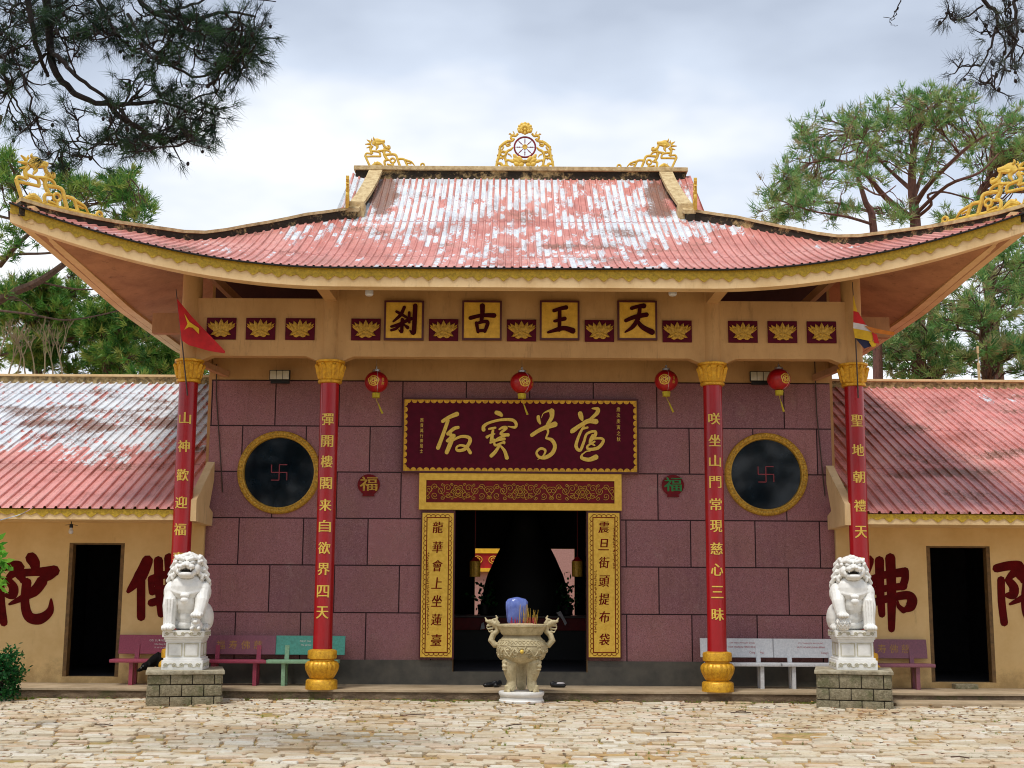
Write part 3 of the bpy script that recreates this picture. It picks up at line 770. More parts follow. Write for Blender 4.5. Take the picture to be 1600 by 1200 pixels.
for sx in (1, -1):
    b.box(sx * WX - 0.11, sx * WX + 0.11, YW + 0.23, YW + 8.5, -0.1, 8.5)
oy = YW + 8.25; ox0, ox1, oz1, oz0 = X_(742, 880, oy), X_(898, 880, oy), Z_(820, 857, oy), Z_(820, 985, oy)
b.box(-WX, WX, oy, oy + 0.25, oz1, 8.5); b.box(-WX, ox0, oy, oy + 0.25, -0.1, oz1); b.box(ox1, WX, oy, oy + 0.25, -0.1, oz1); b.box(ox0, ox1, oy, oy + 0.25, -0.1, oz0)
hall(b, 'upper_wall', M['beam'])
b = MB()   # dim interior lining: floor, ceiling
b.box(-WX + 0.13, WX - 0.13, YW + 0.23, YW + 8.24, ZP - 0.05, DZ0); b.box(-WX + 0.13, WX - 0.13, YW + 0.24, YW + 8.24, 5.0, 5.1)
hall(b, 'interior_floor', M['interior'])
b = MB()
b.box(-WX + 0.2, ox0, oy - 0.03, oy - 0.005, DZ0, 5); b.box(ox1, WX - 0.2, oy - 0.03, oy - 0.005, DZ0, 5); b.box(ox0, ox1, oy - 0.03, oy - 0.005, oz1, 5); b.box(ox0, ox1, oy - 0.03, oy - 0.005, DZ0, oz0)
for sx in (1, -1): b.box(sx * (WX - 0.16) - 0.02, sx * (WX - 0.16) + 0.02, YW + 0.24, YW + 8.24, DZ0, 5.0)
b.box(-WX + 0.2, DX0 - 0.01, YW + 0.235, YW + 0.245, DZ0, 2.2); 
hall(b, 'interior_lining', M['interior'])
b = MB(); PZ = Z_(600, 1031, YW)
b.box(-WX, DX0 - 0.02, YW - 0.03, YW - 0.001, ZP, PZ); b.box(DX1 + 0.02, WX, YW - 0.03, YW - 0.001, ZP, PZ); b.box(DX0 - 0.02, DX1 + 0.02, YW - 0.032, YW + 0.23, ZP, DZ0 - 0.0)
hall(b, 'plinth', M['plinth'])
b = MB()
b.box(DX0 - 0.035, DX0, YW - 0.02, YW + 0.2, DZ0, DZ1); b.box(DX1, DX1 + 0.035, YW - 0.02, YW + 0.2, DZ0, DZ1); b.box(DX0 - 0.035, DX1 + 0.035, YW - 0.02, YW + 0.2, DZ1, DZ1 + 0.035)
hall(b, 'door_frame', M['doorframe'])
for c in (c1, c2):
    b = MB(); b.lathe([(WR + 0.01, 0), (WR + 0.01, 0.012)], n=48); 
    o = MB(); 
    n = 64; rows = []
    prof = [(WR - 0.03, 0.02), (WR - 0.02, -0.05), (WR + 0.0, -0.06), (WR + 0.02, -0.045), (WR + 0.05, -0.055), (WR + 0.075, -0.045), (WR + 0.09, -0.06), (WR + 0.10, -0.04), (WR + 0.105, 0.0)]
    for k in range(n + 1):
        a = 2 * PI * k / n; rows.append([(c.x + r * math.cos(a), YW + y, c.z + r * math.sin(a)) for r, y in prof])
    o.grid(rows)
    for k in range(44):      # carved leaf bumps round the rim
        a = 2 * PI * k / 44; o.ell((c.x + (WR + 0.045) * math.cos(a), YW - 0.05, c.z + (WR + 0.045) * math.sin(a)), (0.045, 0.018, 0.028), Matrix.Rotation(-a + 0.5, 3, 'Y'), u=8, v=6)
    rim = hall(o, 'round_window', M['gold_relief'], smooth=True)
    o = MB(); o.plate(circle(c.x, c.z, WR - 0.02), [], YW + 0.02, YW + 0.035); hall(o, 'pane', M['glass'], rim)
    o = MB(); tf = lambda x, z, h: (c.x + x * 0.0125, YW + 0.018 - h * 0.5, c.z + z * 0.0125)
    for st in ([(-13, 13), (-13, 1), (0, 1)], [(0, 13), (0, 1)], [(0, 1), (13, 1)], [(13, 1), (13, 1.001)]):
        pass
    A = 12; Wd = 1.4
    def bar(x0, z0, x1, z1, k): o.box(c.x + min(x0, x1) * 0.0125 - (Wd * .0062 if x0 == x1 else 0), c.x + max(x0, x1) * 0.0125 + (Wd * .0062 if x0 == x1 else 0), YW + 0.012 - 0.001 * k, YW + 0.02, c.z + min(z0, z1) * 0.0125 - (Wd * .0062 if z0 == z1 else 0), c.z + max(z0, z1) * 0.0125 + (Wd * .0062 if z0 == z1 else 0))
    bar(0, -A, 0, A, 0); bar(-A, 0, A, 0, 1); bar(0, A, A, A, 2); bar(A, 0, A, -A, 2); bar(0, -A, -A, -A, 3); bar(-A, 0, -A, A, 3)
    hall(o, 'emblem', M['wheel_red'], rim)

# ================================================================ COLUMNS AND BEAMS
colpx = [(298, 1337), (517, 1114.5)]
XO = (abs(X_(298, 600, YC)) + abs(X_(1337, 600, YC))) / 2 + 0.0; XI = (abs(X_(517, 600, YC)) + abs(X_(1114.5, 600, YC))) / 2
COLX = [-XO, -XI, XI, XO]
zcb = Z_(517, 1070, YC); zc0 = ZP; z_base = Z_(505, 1014, YC); z_capb = Z_(517, 600, YC); z_capt = Z_(517, 564, YC); RC = 0.172
def cap_profile():
    H = z_capt - z_capb
    return [(0.185, 0), (0.22, 0.01), (0.225, 0.05), (0.20, 0.07), (0.205, 0.10), (0.215, 0.2), (0.235, H - 0.10), (0.25, H - 0.07), (0.24, H - 0.055), (0.265, H - 0.045), (0.27, H - 0.01), (0.24, H)]
texts = ['山神歡迎福壽', '彈開樓閣来自欲界四天', '咲坐山門常現慈心三昧', '聖地朝禮天人安寧']
tys = [[653, 697, 742, 785, 827, 872], [655, 689, 721, 755, 789, 822, 856, 889, 924, 957], [654, 688, 720, 753, 788, 822, 857, 890, 925, 960], [657, 703, 745, 790, 831, 880, 921, 965]]
pxc = [289, 512, 1120, 1344]
for i, cx in enumerate(COLX):
    b = MB(); b.lathe([(RC + 0.004, z_base - 0.02), (RC, z_base + 0.3), (RC, z_capb + 0.02)], cx, YC, 0, 40)
    col = hall(b, 'column', M['colred'], smooth=True)
    b = MB(); b.lathe(cap_profile(), cx, YC, z_capb, 48, mod=lambda a, z: 1 + (0.035 * abs(math.sin(4 * a)) if 0.09 < z < 0.33 else 0))
    for k in range(8):   # acanthus tips curling outward
        a = 2 * PI * (k + 0.5) / 8; ca, sa = math.cos(a), math.sin(a); H = z_capt - z_capb
        b.tube([(cx + ca * r, YC + sa * r, z_capb + z) for r, z in ((0.20, 0.08), (0.215, 0.18), (0.24, H - 0.14), (0.285, H - 0.09), (0.28, H - 0.12))], [0.03, 0.045, 0.045, 0.03, 0.012], 8)
    hall(b, 'capital', M['gold'], col, smooth=True)
    b = MB(); HB = z_base - ZP
    b.lathe([(0.285, 0), (0.285, 0.02), (0.28, 0.15), (0.26, 0.17), (0.20, 0.185), (0.195, 0.20), (0.23, 0.23)], cx, YC, ZP, 48)
    b.lathe([(0.215, 0.2), (0.25, 0.26), (0.285, 0.33), (0.30, 0.40), (0.29, 0.45), (0.25, 0.49), (0.22, 0.50)], cx, YC, ZP, 96, mod=lambda a, z: 0.955 + 0.065 * abs(math.sin(9 * a)) ** 0.7)
    b.lathe([(0.22, 0.49), (0.215, 0.52), (0.26, 0.54), (0.262, HB - 0.05), (0.25, HB - 0.02), (0.18, HB)], cx, YC, ZP, 48)
    hall(b, 'column_base', M['gold'], col, smooth=True, angle=50)
    # inscription bent round the shaft
    for ch, ty in zip(texts[i], tys[i]):
        bm = bmesh.new(); tm = MB(); z = Z_(pxc[i], ty, YC - RC)
        for q in (-1, 0, 1): put_text(tm, ch, q * 0.006, -0.0006 * q, z, h=0.215, w=0.222, off=0, ext=0)
        me = bpy.data.meshes.new('t'); me.from_pydata(tm.v, [], tm.f); bm.from_mesh(me); bpy.data.meshes.remove(me)
        for xc in [-0.1 + 0.02 * k for k in range(11)]:
            bmesh.ops.bisect_plane(bm, geom=bm.verts[:] + bm.edges[:] + bm.faces[:], plane_co=(xc, 0, 0), plane_no=(1, 0, 0))
        for v in bm.verts:
            th = v.co.x / (RC + 0.004); rr_ = RC + 0.006 - v.co.y; v.co.x, v.co.y = cx + math.sin(th) * rr_, YC - math.cos(th) * rr_
        tm = MB(); tm.addbm(bm); hall(tm, 'gold_character', M['gold_letter'], col, fix=False)

zb_t = Z_(420, 466, YC - .125); zb_b = Z_(420, 556, YC - .125); zh = Z_(420, 566, YC - .125)
b = MB()
def beam(x0, x1, zt):
    h = 0.32
    return [(x0, zt), (x0, zh), (x0 + 0.03, zh), (x0 + h, zb_b), (x1 - h, zb_b), (x1 - 0.03, zh), (x1, zh), (x1, zt)]
for x0, x1 in ((-XO, -XI), (XI, XO)): b.plate(beam(x0 + 0.12, x1 - 0.12, zb_t), [], YC - 0.115, YC + 0.115)
zc_top = zfront(0, YC) - 0.36
b.plate(beam(-XI + 0.12, XI - 0.12, zc_top), [], YC - 0.115, YC + 0.115)
OBS = []
for sx in (1, -1):   # side beams back to the wall and out-riggers under the side eave
    b.box(sx * XO - 0.11, sx * XO + 0.11, YC + 0.1, YW + 0.1, zb_b, zb_t - 0.3)
    b.box(sx * XI - 0.11, sx * XI + 0.11, YC + 0.1, YW + 0.05, zb_b, zb_t - 0.1)
    ob_ = MB(); OBS.append(ob_); ob_.box(min(sx * XO, sx * 7.25), max(sx * XO, sx * 7.25), YW + 0.0, YW + 0.2, Z_(250, 520, YW), Z_(250, 520, YW) + 0.4)
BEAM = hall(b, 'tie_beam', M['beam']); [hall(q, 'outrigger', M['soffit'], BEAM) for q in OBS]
for i, cx in enumerate(COLX):   # cream upper posts rise to the soffit
    zt = zfront(cx, YC) - 0.30; b = MB()
    b.lathe([(RC + 0.01, z_capt - 0.02), (RC + 0.01, zt)], cx, YC, 0, 32)
    hall(b, 'upper_post', M['beam'], BEAM, smooth=True)
for cx in (-XI, XI):     # cantilever brackets out to the eave
    for k in range(1):
        b = MB(); yf = YE + 0.3; pts = [(YC, zfront(cx, YC) - 0.36), (YC, zb_t - 0.05), (YC - 0.16, zb_t - 0.05), (yf, ZE - 0.33), (yf, ZE - 0.2), (YC - 0.2, zfront(cx, YC - .2) - 0.36)]
        b.plate(pts, [], cx - 0.11, cx + 0.11, plane='YZ'); hall(b, 'bracket', M['beam'], BEAM)
for sx in (1, -1):       # diagonal hip beams from corner post to eave corner, and short struts
    P0 = Vector((sx * XO, YC, zfront(XO, YC) - 0.55)); P1 = Vector((sx * (XT - 0.5), 22.55, zs(22.4) - 0.25))
    P0b = Vector((sx * (XO + 0.05), YC - 0.05, zb_t + 0.0))
    inn = [(sx * XO, YC + 0.02, zb_t), (sx * (XO - 0.9), YC + 0.6, zb_t + 0.9)]
    b = MB(); b.tube([(sx * (XO - 0.14), YC + 0.1, zfront(XO, YC) - 0.45), (sx * (XO - 0.95), YC + 0.9, zb_t - 0.1)], 0.10, 4); hall(b, 'brace', M['soffit'], BEAM); b = MB()
    # brace from behind capital to the wing side
    b.tube([(sx * (XO + 0.02), YC + 0.12, zh + 0.1), (sx * (XO - 0.42), YW - 0.02, WZT + 0.10)], 0.08, 4); hall(b, 'brace', M['soffit'], BEAM)

# lotus panels
def petal(b, c, L_, W_, ang, y, th=0.012, mi=1):
    n = 7; vs = []
    ca, sa = math.cos(ang), math.sin(ang)
    lft, rgt, mid = [], [], []
    for k in range(n + 1):
        u = k / n; w_ = W_ / 2 * math.sin(PI * min(1, u * 0.9 + 0.1)) ** 0.8 * (1 - 0.15 * u) if k < n else 0
        for arr, s_, hh in ((lft, -1, 0), (mid, 0, th), (rgt, 1, 0)):
            x = s_ * w_; z = u * L_; arr.append((c[0] + x * ca + z * sa, y - hh - 0.003, c[1] - x * sa + z * ca))
    b.grid([lft, mid, rgt], mi)
lot = MB(); lot.box(-0.272, 0.272, 0, 0.03, -0.205, 0.205, bev=0.004)
rel = MB()
for k, (a, l, w_, x0, z0) in enumerate([(-52, .29, .085, -.03, -.10), (52, .29, .085, .03, -.10), (-66, .25, .08, -.03, -.07), (66, .25, .08, .03, -.07), (-38, .29, .10, -.03, -.12), (38, .29, .10, .03, -.12), (-20, .28, .11, -.02, -.13), (20, .28, .11, .02, -.13), (0, .30, .12, 0, -.14), (-9, .22, .11, -.04, -.13), (9, .22, .11, .04, -.13), (-34, .20, .10, -.05, -.13), (34, .20, .10, .05, -.13), (0, .20, .12, 0, -.13), (-118, .20, .08, -.01, -.05), (118, .20, .08, .01, -.05), (-105, .10, .09, -.02, -.13), (105, .10, .09, .02, -.13), (-150, .06, .1, -.02, -.11), (150, .06, .1, .02, -.11)]):
    petal(rel, (x0, z0 + 0.02), l, w_, R(a), -0.004 - 0.0012 * k, 0.014, 0)
lp = None
YB = YC - 0.145
zl = Z_(400, 514, YC - .12)
spots = []
for pair in ((348, 1286), (408.5, 1224), (470, 1162), (571, 1057.5), (692.5, 936)):
    xx = (abs(X_(pair[0], 513, YB)) + abs(X_(pair[1], 513, YB))) / 2; spots += [-xx, xx]
spots.append(0.0)
for k, x in enumerate(spots):
    if lp is None:
        lp = lot.build('lotus_panel', M['maroon'], HALL, smooth=True); lp.location = (x, YB - YW, zl); r0 = rel.build('lotus_relief', M['gold_relief'], lp, smooth=True)
    else:
        c = lp.copy(); COL.objects.link(c); c.location = (x, YB - YW, zl); c2_ = r0.copy(); COL.objects.link(c2_); c2_.parent = c
# wall cables
b = MB()
b.tube([(-WX + 0.08, YW - 0.02, WZT + 0.3), (-WX + 0.1, YW - 0.02, WZT - 0.3), (-WX + 0.22, YW - 0.02, WZT - 1.4), (-WX + 0.3, YW - 0.02, WZT - 2.2)], 0.012, 5); hall(b, 'wall_cable', M['pole']); b = MB()
b.tube([(WX - 0.28, YW - 0.02, WZT + 0.5), (WX - 0.27, YW - 0.02, WZT - 0.6), (WX - 0.16, YW - 0.02, WZT - 2.2)], 0.012, 5)
hall(b, 'wall_cable', M['pole'])

# ================================================================ SIDE WINGS
YWE = 23.95; zwe = Z_(200, 795, YWE); yrr = 32.6; zwr = Z_(200, 598, yrr)
def wing(sx, label, sheetmat, door_px, doorlab):
    # local frame: x measured in world
    root = empty('side_wing', (sx * 10, YW, 0), label, 'building', 'low side wings of the temple')
    W_ = lambda mb, n, m_, p=None, **k: mb.build(n, m_, p or root, world=True, **k)
    xa, xb = (-14.5, -WX - 0.115) if sx < 0 else (WX + 0.115, 14.5)
    d0, d1, dt, db = [door_px[k] for k in range(4)]
    X0, X1 = X_(d0, 950, YW - 0.1), X_(d1, 950, YW - 0.1); ZT_, ZB_ = Z_(d0, dt, YW - 0.1), Z_(d0, db, YW - 0.1)
    b = MB(); yw = YW - 0.1
    xwa, xwb = (xa, -WX - 0.003) if sx < 0 else (WX + 0.003, xb)
    b.plate([(xwa, ZP - 0.1), (xwb, ZP - 0.1), (xwb, zwe + 0.3), (xwa, zwe + 0.3)], [[(X0, ZB_), (X1, ZB_), (X1, ZT_), (X0, ZT_)]], yw, yw + 0.2)
    W_(b, 'wall', M['wing'])
    b = MB(); b.box(xa + 0.1, xb - 0.1, yrr + 3, yrr + 3.2, -0.1, 4.2); W_(b, 'back_wall', M['interior']); b = MB(); b.box(X0 - 1.0, X0 - 0.9, yw + 0.21, yw + 4, 0, 3.4); b.box(X1 + 0.9, X1 + 1.0, yw + 0.21, yw + 4, 0, 3.4); b.box(X0 - 1.0, X1 + 1.0, yw + 4, yw + 4.1, 0, 3.4); b.box(X0 - 1, X1 + 1, yw + 0.21, yw + 4, 3.3, 3.38); b.box(X0 - 1, X1 + 1, yw + 0.21, yw + 4, 0, ZB_ - 0.01)
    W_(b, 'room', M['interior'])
    b = MB(); t_ = 0.07
    b.box(X0, X0 + t_, yw + 0.0, yw + 0.18, ZB_, ZT_); b.box(X1 - t_, X1, yw + 0.0, yw + 0.18, ZB_, ZT_); b.box(X0 + t_, X1 - t_, yw + 0.01, yw + 0.18, ZT_ - 0.03, ZT_)
    W_(b, 'door_frame', M['doorframe'])
    # roof sheet
    b = MB(); h = 0.04; cols = []
    n0, n1 = int(xa / PW) - 1, int(xb / PW) + 1
    pr = [(0, 0), (0.66, 0), (0.72, 1), (0.90, 1), (0.96, 0)]
    xe_ = (xa, xb - 0.005) if sx < 0 else (xa + 0.005, xb)
    for i in range(n0, n1 + 1):
        for fx_, fh in pr:
            x = (i + fx_) * PW
            if x < xe_[0] or x > xe_[1]: continue
            cols.append([(x, YWE - 0.05 + (yrr - YWE + 0.05) * k / 4, zwe + (zwr - zwe) * k / 4 + fh * h) for k in range(5)])
    b.grid(cols); cols2 = [[(x, 2 * yrr - y, z) for x, y, z in c] for c in cols]; b.grid(cols2)
    rf = W_(b, 'roof', sheetmat, fix=False)
    b = MB(); b.box(xa, xb, yrr - 0.1, yrr + 0.1, zwr - 0.1, zwr + 0.13, mi=0); b.box(xa, xb - 0.002, yrr - 0.14, yrr + 0.14, zwr + 0.13, zwr + 0.19, mi=1, bev=0.01)
    rd = W_(b, 'ridge', [M['wing_coping'], M['cream']], rf)
    # eave beam
    zfb = Z_(200, 812, YWE)
    xi = -WX + 0.05 if sx < 0 else WX - 0.05
    b = MB(); b.box(min(xa, xb), max(xa, xb), YWE, yw - 0.001, zfb, zwe - 0.012)
    ef = W_(b, 'eave_fascia', M['cream'])
    b = MB(); trim_strip(b, lambda x: (x, YWE - 0.012, zwe - 0.012), xa, xb, 0.0, 0.06)
    W_(b, 'gold_trim', M['gold_trim'], ef, fix=False)
    # raking end parapet against the hall
    zt0 = Z_(303, 781, YWE); zt1 = Z_(340, 722, YW); xo = sx * (WX + 0.02); xin = sx * (WX - 0.13)
    b = MB()
    pts = [(YWE - 0.02, zfb - 0.02), (YW - 0.032, zfb - 0.04), (YW - 0.032, zfb + 0.22), (YW - 0.34, zfb + 0.30), (YW - 0.032, zt1 - 0.35), (YW - 0.032, zt1), (YWE - 0.02, zt0)]
    b.plate(pts, [], min(xo, xin), max(xo, xin), plane='YZ'); W_(b, 'end_parapet', M['cream'], ef)
    # plaster return under it
    return root, (X0, X1, ZT_, ZB_)
wl, dl = wing(-1, 'left side wing with a mostly bare white sheet roof, cream wall and dark doorway', M['sheet_left'], (103, 190, 848, 1057), '')
wr, dr = wing(1, 'right side wing with a red needle-littered sheet roof, cream wall and dark doorway', M['sheet_right'], (1451, 1551, 853, 1066), '')

# painted characters on the wing walls, traced as brush strokes
def paint_char(strokes, parent, name, ox, oy):
    mb = MB(); yy = YW - 0.1
    def tf(x, y, h): p = at(x + ox, y + oy, yy); return (p.x, yy - 0.002 - h * 0.15, p.z)
    for k, (pts, w_) in enumerate(strokes): stroke(mb, pts, w_, tf, depth=0.01 + 0.004 * k, y_step=0.0003, fat=1.35)
    o = mb.build(name, M['char_red'], parent, world=True, fix=False); return o
FO = [([(-17, 876), (-28, 900), (-47, 924)], [13, 15, 5]), ([(-27, 895), (-27, 930), (-27, 964)], [10, 10, 10]),
      ([(0, 876), (1, 920), (4, 960)], [11, 10, 8]), ([(17, 872), (19, 925), (19, 983)], [12, 11, 8]),
      ([(-11, 905), (10, 898), (38, 894)], [9, 9, 11]), ([(40, 892), (40, 905), (36, 917)], [9, 9, 9]), ([(-9, 924), (12, 919), (38, 916)], [9, 8, 9]),
      ([(-11, 908), (-11, 918), (-10, 926)], [8, 7, 7]), ([(-11, 942), (10, 936), (42, 930), (51, 937), (48, 948), (38, 954)], [9, 9, 10, 12, 12, 4]), ([(38, 954), (30, 947), (28, 938)], [7, 5, 2])]
TUO = [([(-8, 888), (12, 884), (28, 886), (14, 900), (10, 906)], [10, 11, 13, 8, 6]), ([(10, 906), (19, 918), (17, 929), (6, 930)], [8, 11, 12, 4]), ([(-1, 906), (0, 940), (4, 973)], [9, 9, 9]),
       ([(47, 872), (52, 880), (54, 893)], [14, 13, 8]), ([(28, 897), (32, 903), (33, 908)], [11, 10, 6]), ([(33, 895), (52, 894), (83, 892)], [9, 9, 13]), ([(84, 893), (74, 902), (58, 908)], [10, 8, 3]),
       ([(64, 908), (50, 925), (13, 944)], [13, 12, 3]), ([(40, 910), (37, 940), (43, 963), (60, 967), (76, 955), (78, 936)], [11, 10, 12, 13, 9, 2])]
for strokes, par, ox in ((FO, wl, 247.5), (TUO, wl, 2.0), (FO, wr, 1374), (TUO, wr, 1565)):
    paint_char(strokes, par, 'painted_character', ox, 0)
b = MB(); b.box(X_(1491, 1070, 25.0), X_(1526, 1070, 25.0), 24.9, 25.15, ZP, ZP + 0.09, bev=0.01)
o = b.build('doorstep', M['block'], wr, world=True)
# ================================================================ BUILDING SEEN THROUGH THE BACK OPENING
far = empty('rear_hall', (0, 46, 0), 'pink granite hall with a red and gold frieze, seen through the open doorway', 'building')
b = MB(); b.box(-9, 9, 46, 46.3, -0.1, 7.5); b.build('wall', M['pinkwall'], far, world=True)
b = MB()
p0 = at(742, 860, 46); p1 = at(796, 888, 46)
b.box(p0.x - 3.2, p1.x + 0.05, 45.9, 45.99, p1.z, p0.z + 0.05, mi=0); b.box(p0.x - 3.3, p1.x + 0.15, 45.86, 45.98, p0.z - 0.1, p0.z + 0.1, mi=1); b.box(p0.x - 3.3, p1.x + 0.15, 45.85, 45.97, p1.z - 0.12, p1.z + 0.0, mi=1)
b.build('frieze', [M['far_red'], M['far_yellow']], far, world=True)
b = MB()
for k in range(5):
    cx = p0.x - 1 + k * 0.55; cz = (p0.z + p1.z) / 2 - 0.02
    for r_ in (0.08, 0.16): b.tube([(cx + r_ * math.cos(a_ * PI / 8), 45.88, cz + r_ * 0.8 * math.sin(a_ * PI / 8)) for a_ in range(17)], 0.014, 5)
b.build('frieze_scrolls', M['far_yellow'], far, world=True)
b = MB(); b.box(-9.5, 9.5, 45.2, 49, 7.5, 7.8); b.build('roof', M['sheet_right'], far, world=True)
# ================================================================ ROOF ORNAMENTS
def flat_tubes(strokes, k, x0, y0, th=0.035, rings=()):
    b = MB()
    for j, (pts, w_) in enumerate(strokes):
        C = cr_spline([((x - x0) * k, 0, (y0 - y) * k) for x, y in pts], 4); n = len(C); ws = w_ if isinstance(w_, (list, tuple)) else [w_, w_]
        rs = []
        for i in range(n):
            t_ = i / (n - 1) * (len(ws) - 1); q = min(int(t_), len(ws) - 2); rs.append(max(0.003, (ws[q] * (1 - t_ + q) + ws[q + 1] * (t_ - q)) / 2 * k))
        b.tube(C, rs, 8, flat=th * (0.85 + 0.3 * ((j * 37) % 10) / 10), fdir=(0, 1, 0))
    for (cx, cy, r, w_) in rings:
        b.tube([((cx - x0 + r * math.cos(a * PI / 8)) * k, 0, (y0 - cy + r * math.sin(a * PI / 8)) * k) for a in range(17)], w_ / 2 * k, 8, flat=th * 1.15, fdir=(0, 1, 0), cap=False)
    return b
DR = [([(270, 925), (800, 925), (1290, 930)], 40), ([(290, 910), (205, 725)], 42), ([(205, 725), (230, 680), (330, 690)], 34), ([(205, 740), (340, 735), (485, 735)], 36),
      ([(480, 735), (450, 655), (310, 635)], 38), ([(330, 690), (310, 640), (300, 590), (335, 540)], 50), ([(345, 520), (400, 450), (480, 455), (555, 450)], [70, 105, 70, 45]),
      ([(400, 500), (470, 490), (545, 480)], [80, 50, 22]), ([(310, 500), (260, 505), (200, 510)], [55, 35, 5]), ([(310, 475), (270, 450), (228, 425)], [50, 35, 5]), ([(325, 540), (280, 560), (225, 580)], [55, 35, 5]),
      ([(370, 430), (350, 400), (353, 372)], [40, 30, 5]), ([(330, 440), (310, 430), (315, 405)], [30, 20, 5]), ([(400, 510), (420, 560), (395, 610)], [70, 50, 20]), ([(520, 490), (560, 560), (645, 585)], [40, 50, 60]),
      ([(640, 590), (640, 545), (600, 530)], [40, 30, 8]), ([(560, 560), (545, 690), (600, 790)], 52), ([(430, 640), (560, 620), (640, 640), (670, 690)], [40, 36, 34, 30]), ([(570, 705), (740, 700), (790, 800), (835, 915)], 46),
      ([(600, 790), (555, 830), (570, 915)], 44), ([(560, 815), (640, 795)], 36), ([(705, 850), (712, 915)], 40), ([(600, 880), (660, 890), (700, 900)], 30), ([(800, 780), (900, 785), (940, 850), (970, 915)], 42),
      ([(930, 800), (1040, 840), (1105, 915)], [40, 34, 10]), ([(960, 855), (1035, 870)], 24), ([(1020, 835), (1045, 825)], [26, 6]), ([(340, 910), (430, 865), (520, 915)], [40, 75, 40]), ([(380, 870), (375, 835)], [30, 6]), ([(430, 870), (440, 832)], [30, 6]), ([(560, 690), (500, 640)], 24)]
dragon0 = flat_tubes([(p_, [q * 1.06 for q in (w_ if isinstance(w_, list) else [w_, w_])]) for p_, w_ in DR], 0.00127, 270, 945, 0.035, [(700, 812, 42, 38), (1238, 895, 32, 32)]).build('roof_dragon', M['orn'], smooth=True)
def dragon(o, P, xd, scale, label, first=False, mir=False):
    if not first: o = o.copy(); COL.objects.link(o)
    xd = Vector(xd).normalized(); yd = Vector((-xd.y, xd.x, 0)).normalized(); zd = xd.cross(yd); 
    if zd.z < 0: zd = -zd
    m_ = Matrix((xd * scale[0], yd * 1.0, zd * scale[1])).transposed().to_4x4(); m_.translation = P; o.matrix_world = m_
    tag(o, label, 'roof ornament', 'gilded dragon finials on the temple roof'); return o
ztop = zr + 0.215
dl_ = at(584, 262, YR); dr_ = at(1060, 262, YR); dxm = (abs(dl_.x) + dr_.x) / 2
dragon(dragon0, Vector((-dxm, YR, ztop)), (1, 0, 0), (1, 1), 'yellow openwork dragon on the left end of the top ridge, facing the wheel', True)
dragon(dragon0, Vector((dxm, YR, ztop)), (-1, 0, 0), (1, 1), 'yellow openwork dragon on the right end of the top ridge, facing the wheel')
def hipP(x): y = hipy(x); u = (x - 3.45) / (XT - 0.12 - 3.45); return Vector((x, y, zfront(x, y) - 0.08 * u + 0.18))
for sx, side in ((-1, 'left'), (1, 'right')):
    A, B = hipP(XT - 0.13), hipP(XT - 1.45); d_ = B - A
    dragon(dragon0, Vector((sx * A.x, A.y, A.z)), (sx * d_.x, d_.y, d_.z), (1.18, 1.22), f'large yellow openwork dragon at the upturned {side} eave tip')
    g_ = Vector((sx * 3.62, 26.35, zfront(3.5, 26.4) + 0.25))
    dragon(dragon0, g_, (sx * 0.10, 1, 0.35), (0.62, 0.92), f'small yellow dragon seen edge-on beside the {side} gable ridge')
# wheel finial
WH = [([(200, 1090), (600, 1095), (800, 1095)], 46), ([(205, 1080), (225, 950), (265, 820), (275, 700), (285, 640), (370, 560), (430, 525), (530, 510), (570, 460)], [60, 60, 66, 60, 60, 66, 60, 50, 50]),
      ([(540, 500), (505, 430), (540, 390), (600, 400), (650, 350)], [40, 55, 55, 50, 50]), ([(540, 400), (570, 350), (545, 298)], [40, 30, 12]), ([(520, 390), (490, 355), (458, 368)], [36, 24, 6]), ([(500, 430), (490, 470)], [30, 8]),
      ([(425, 1080), (405, 960), (385, 860), (430, 740), (500, 700), (550, 650)], [60, 60, 56, 56, 50, 30]), ([(330, 1085), (300, 1010), (230, 1005)], [60, 70, 40]), ([(330, 1060), (420, 1050), (480, 1075)], [60, 50, 30]),
      ([(320, 700), (350, 650), (330, 640)], [30, 40, 30]), ([(290, 720), (350, 760), (400, 740)], [50, 50, 40]), ([(400, 560), (430, 620), (500, 600)], [50, 46, 20]), ([(430, 590), (480, 570), (500, 560)], [36, 30, 14]),
      ([(380, 870), (310, 880), (250, 900)], 44), ([(390, 960), (440, 930), (500, 945)], [60, 50, 40]), ([(440, 800), (480, 810), (520, 860)], [40, 30, 20]), ([(255, 700), (240, 690)], [40, 10]), ([(230, 830), (215, 815)], [40, 10]), ([(215, 965), (190, 955)], [40, 10]), ([(265, 640), (255, 625)], [40, 10]), ([(370, 550), (355, 540)], [40, 10]), ([(435, 515), (430, 495)], [40, 10]),
      ([(520, 1080), (540, 1050)], [40, 30]), ([(600, 880), (560, 820)], [20, 12]), ([(330, 915), (330, 900)], [26, 22])]
k = 0.00109; cx0 = 798
WHm = WH + [([(2 * cx0 - x, y) for x, y in p], w_) for p, w_ in WH]
rings = [(345, 790, 52, 36), (2 * cx0 - 345, 790, 52, 36)]
wroot = empty('wheel_finial', (X_(820, 262, YR), YR, ztop), 'yellow openwork finial with a red eight-spoked wheel at the middle of the top ridge', 'roof ornament')
flat_tubes(WHm, k, cx0, 1110, 0.04, rings).build('scrollwork', M['orn'], wroot, smooth=True)
b = MB()
def pet(cx, cy, L_, W_, ang, dy):
    b.ell(((cx - cx0) * k, -dy, (1110 - cy) * k), (W_ * k / 2, 0.03, L_ * k / 2), Matrix.Rotation(R(ang), 3, 'Y'), u=10, v=7)
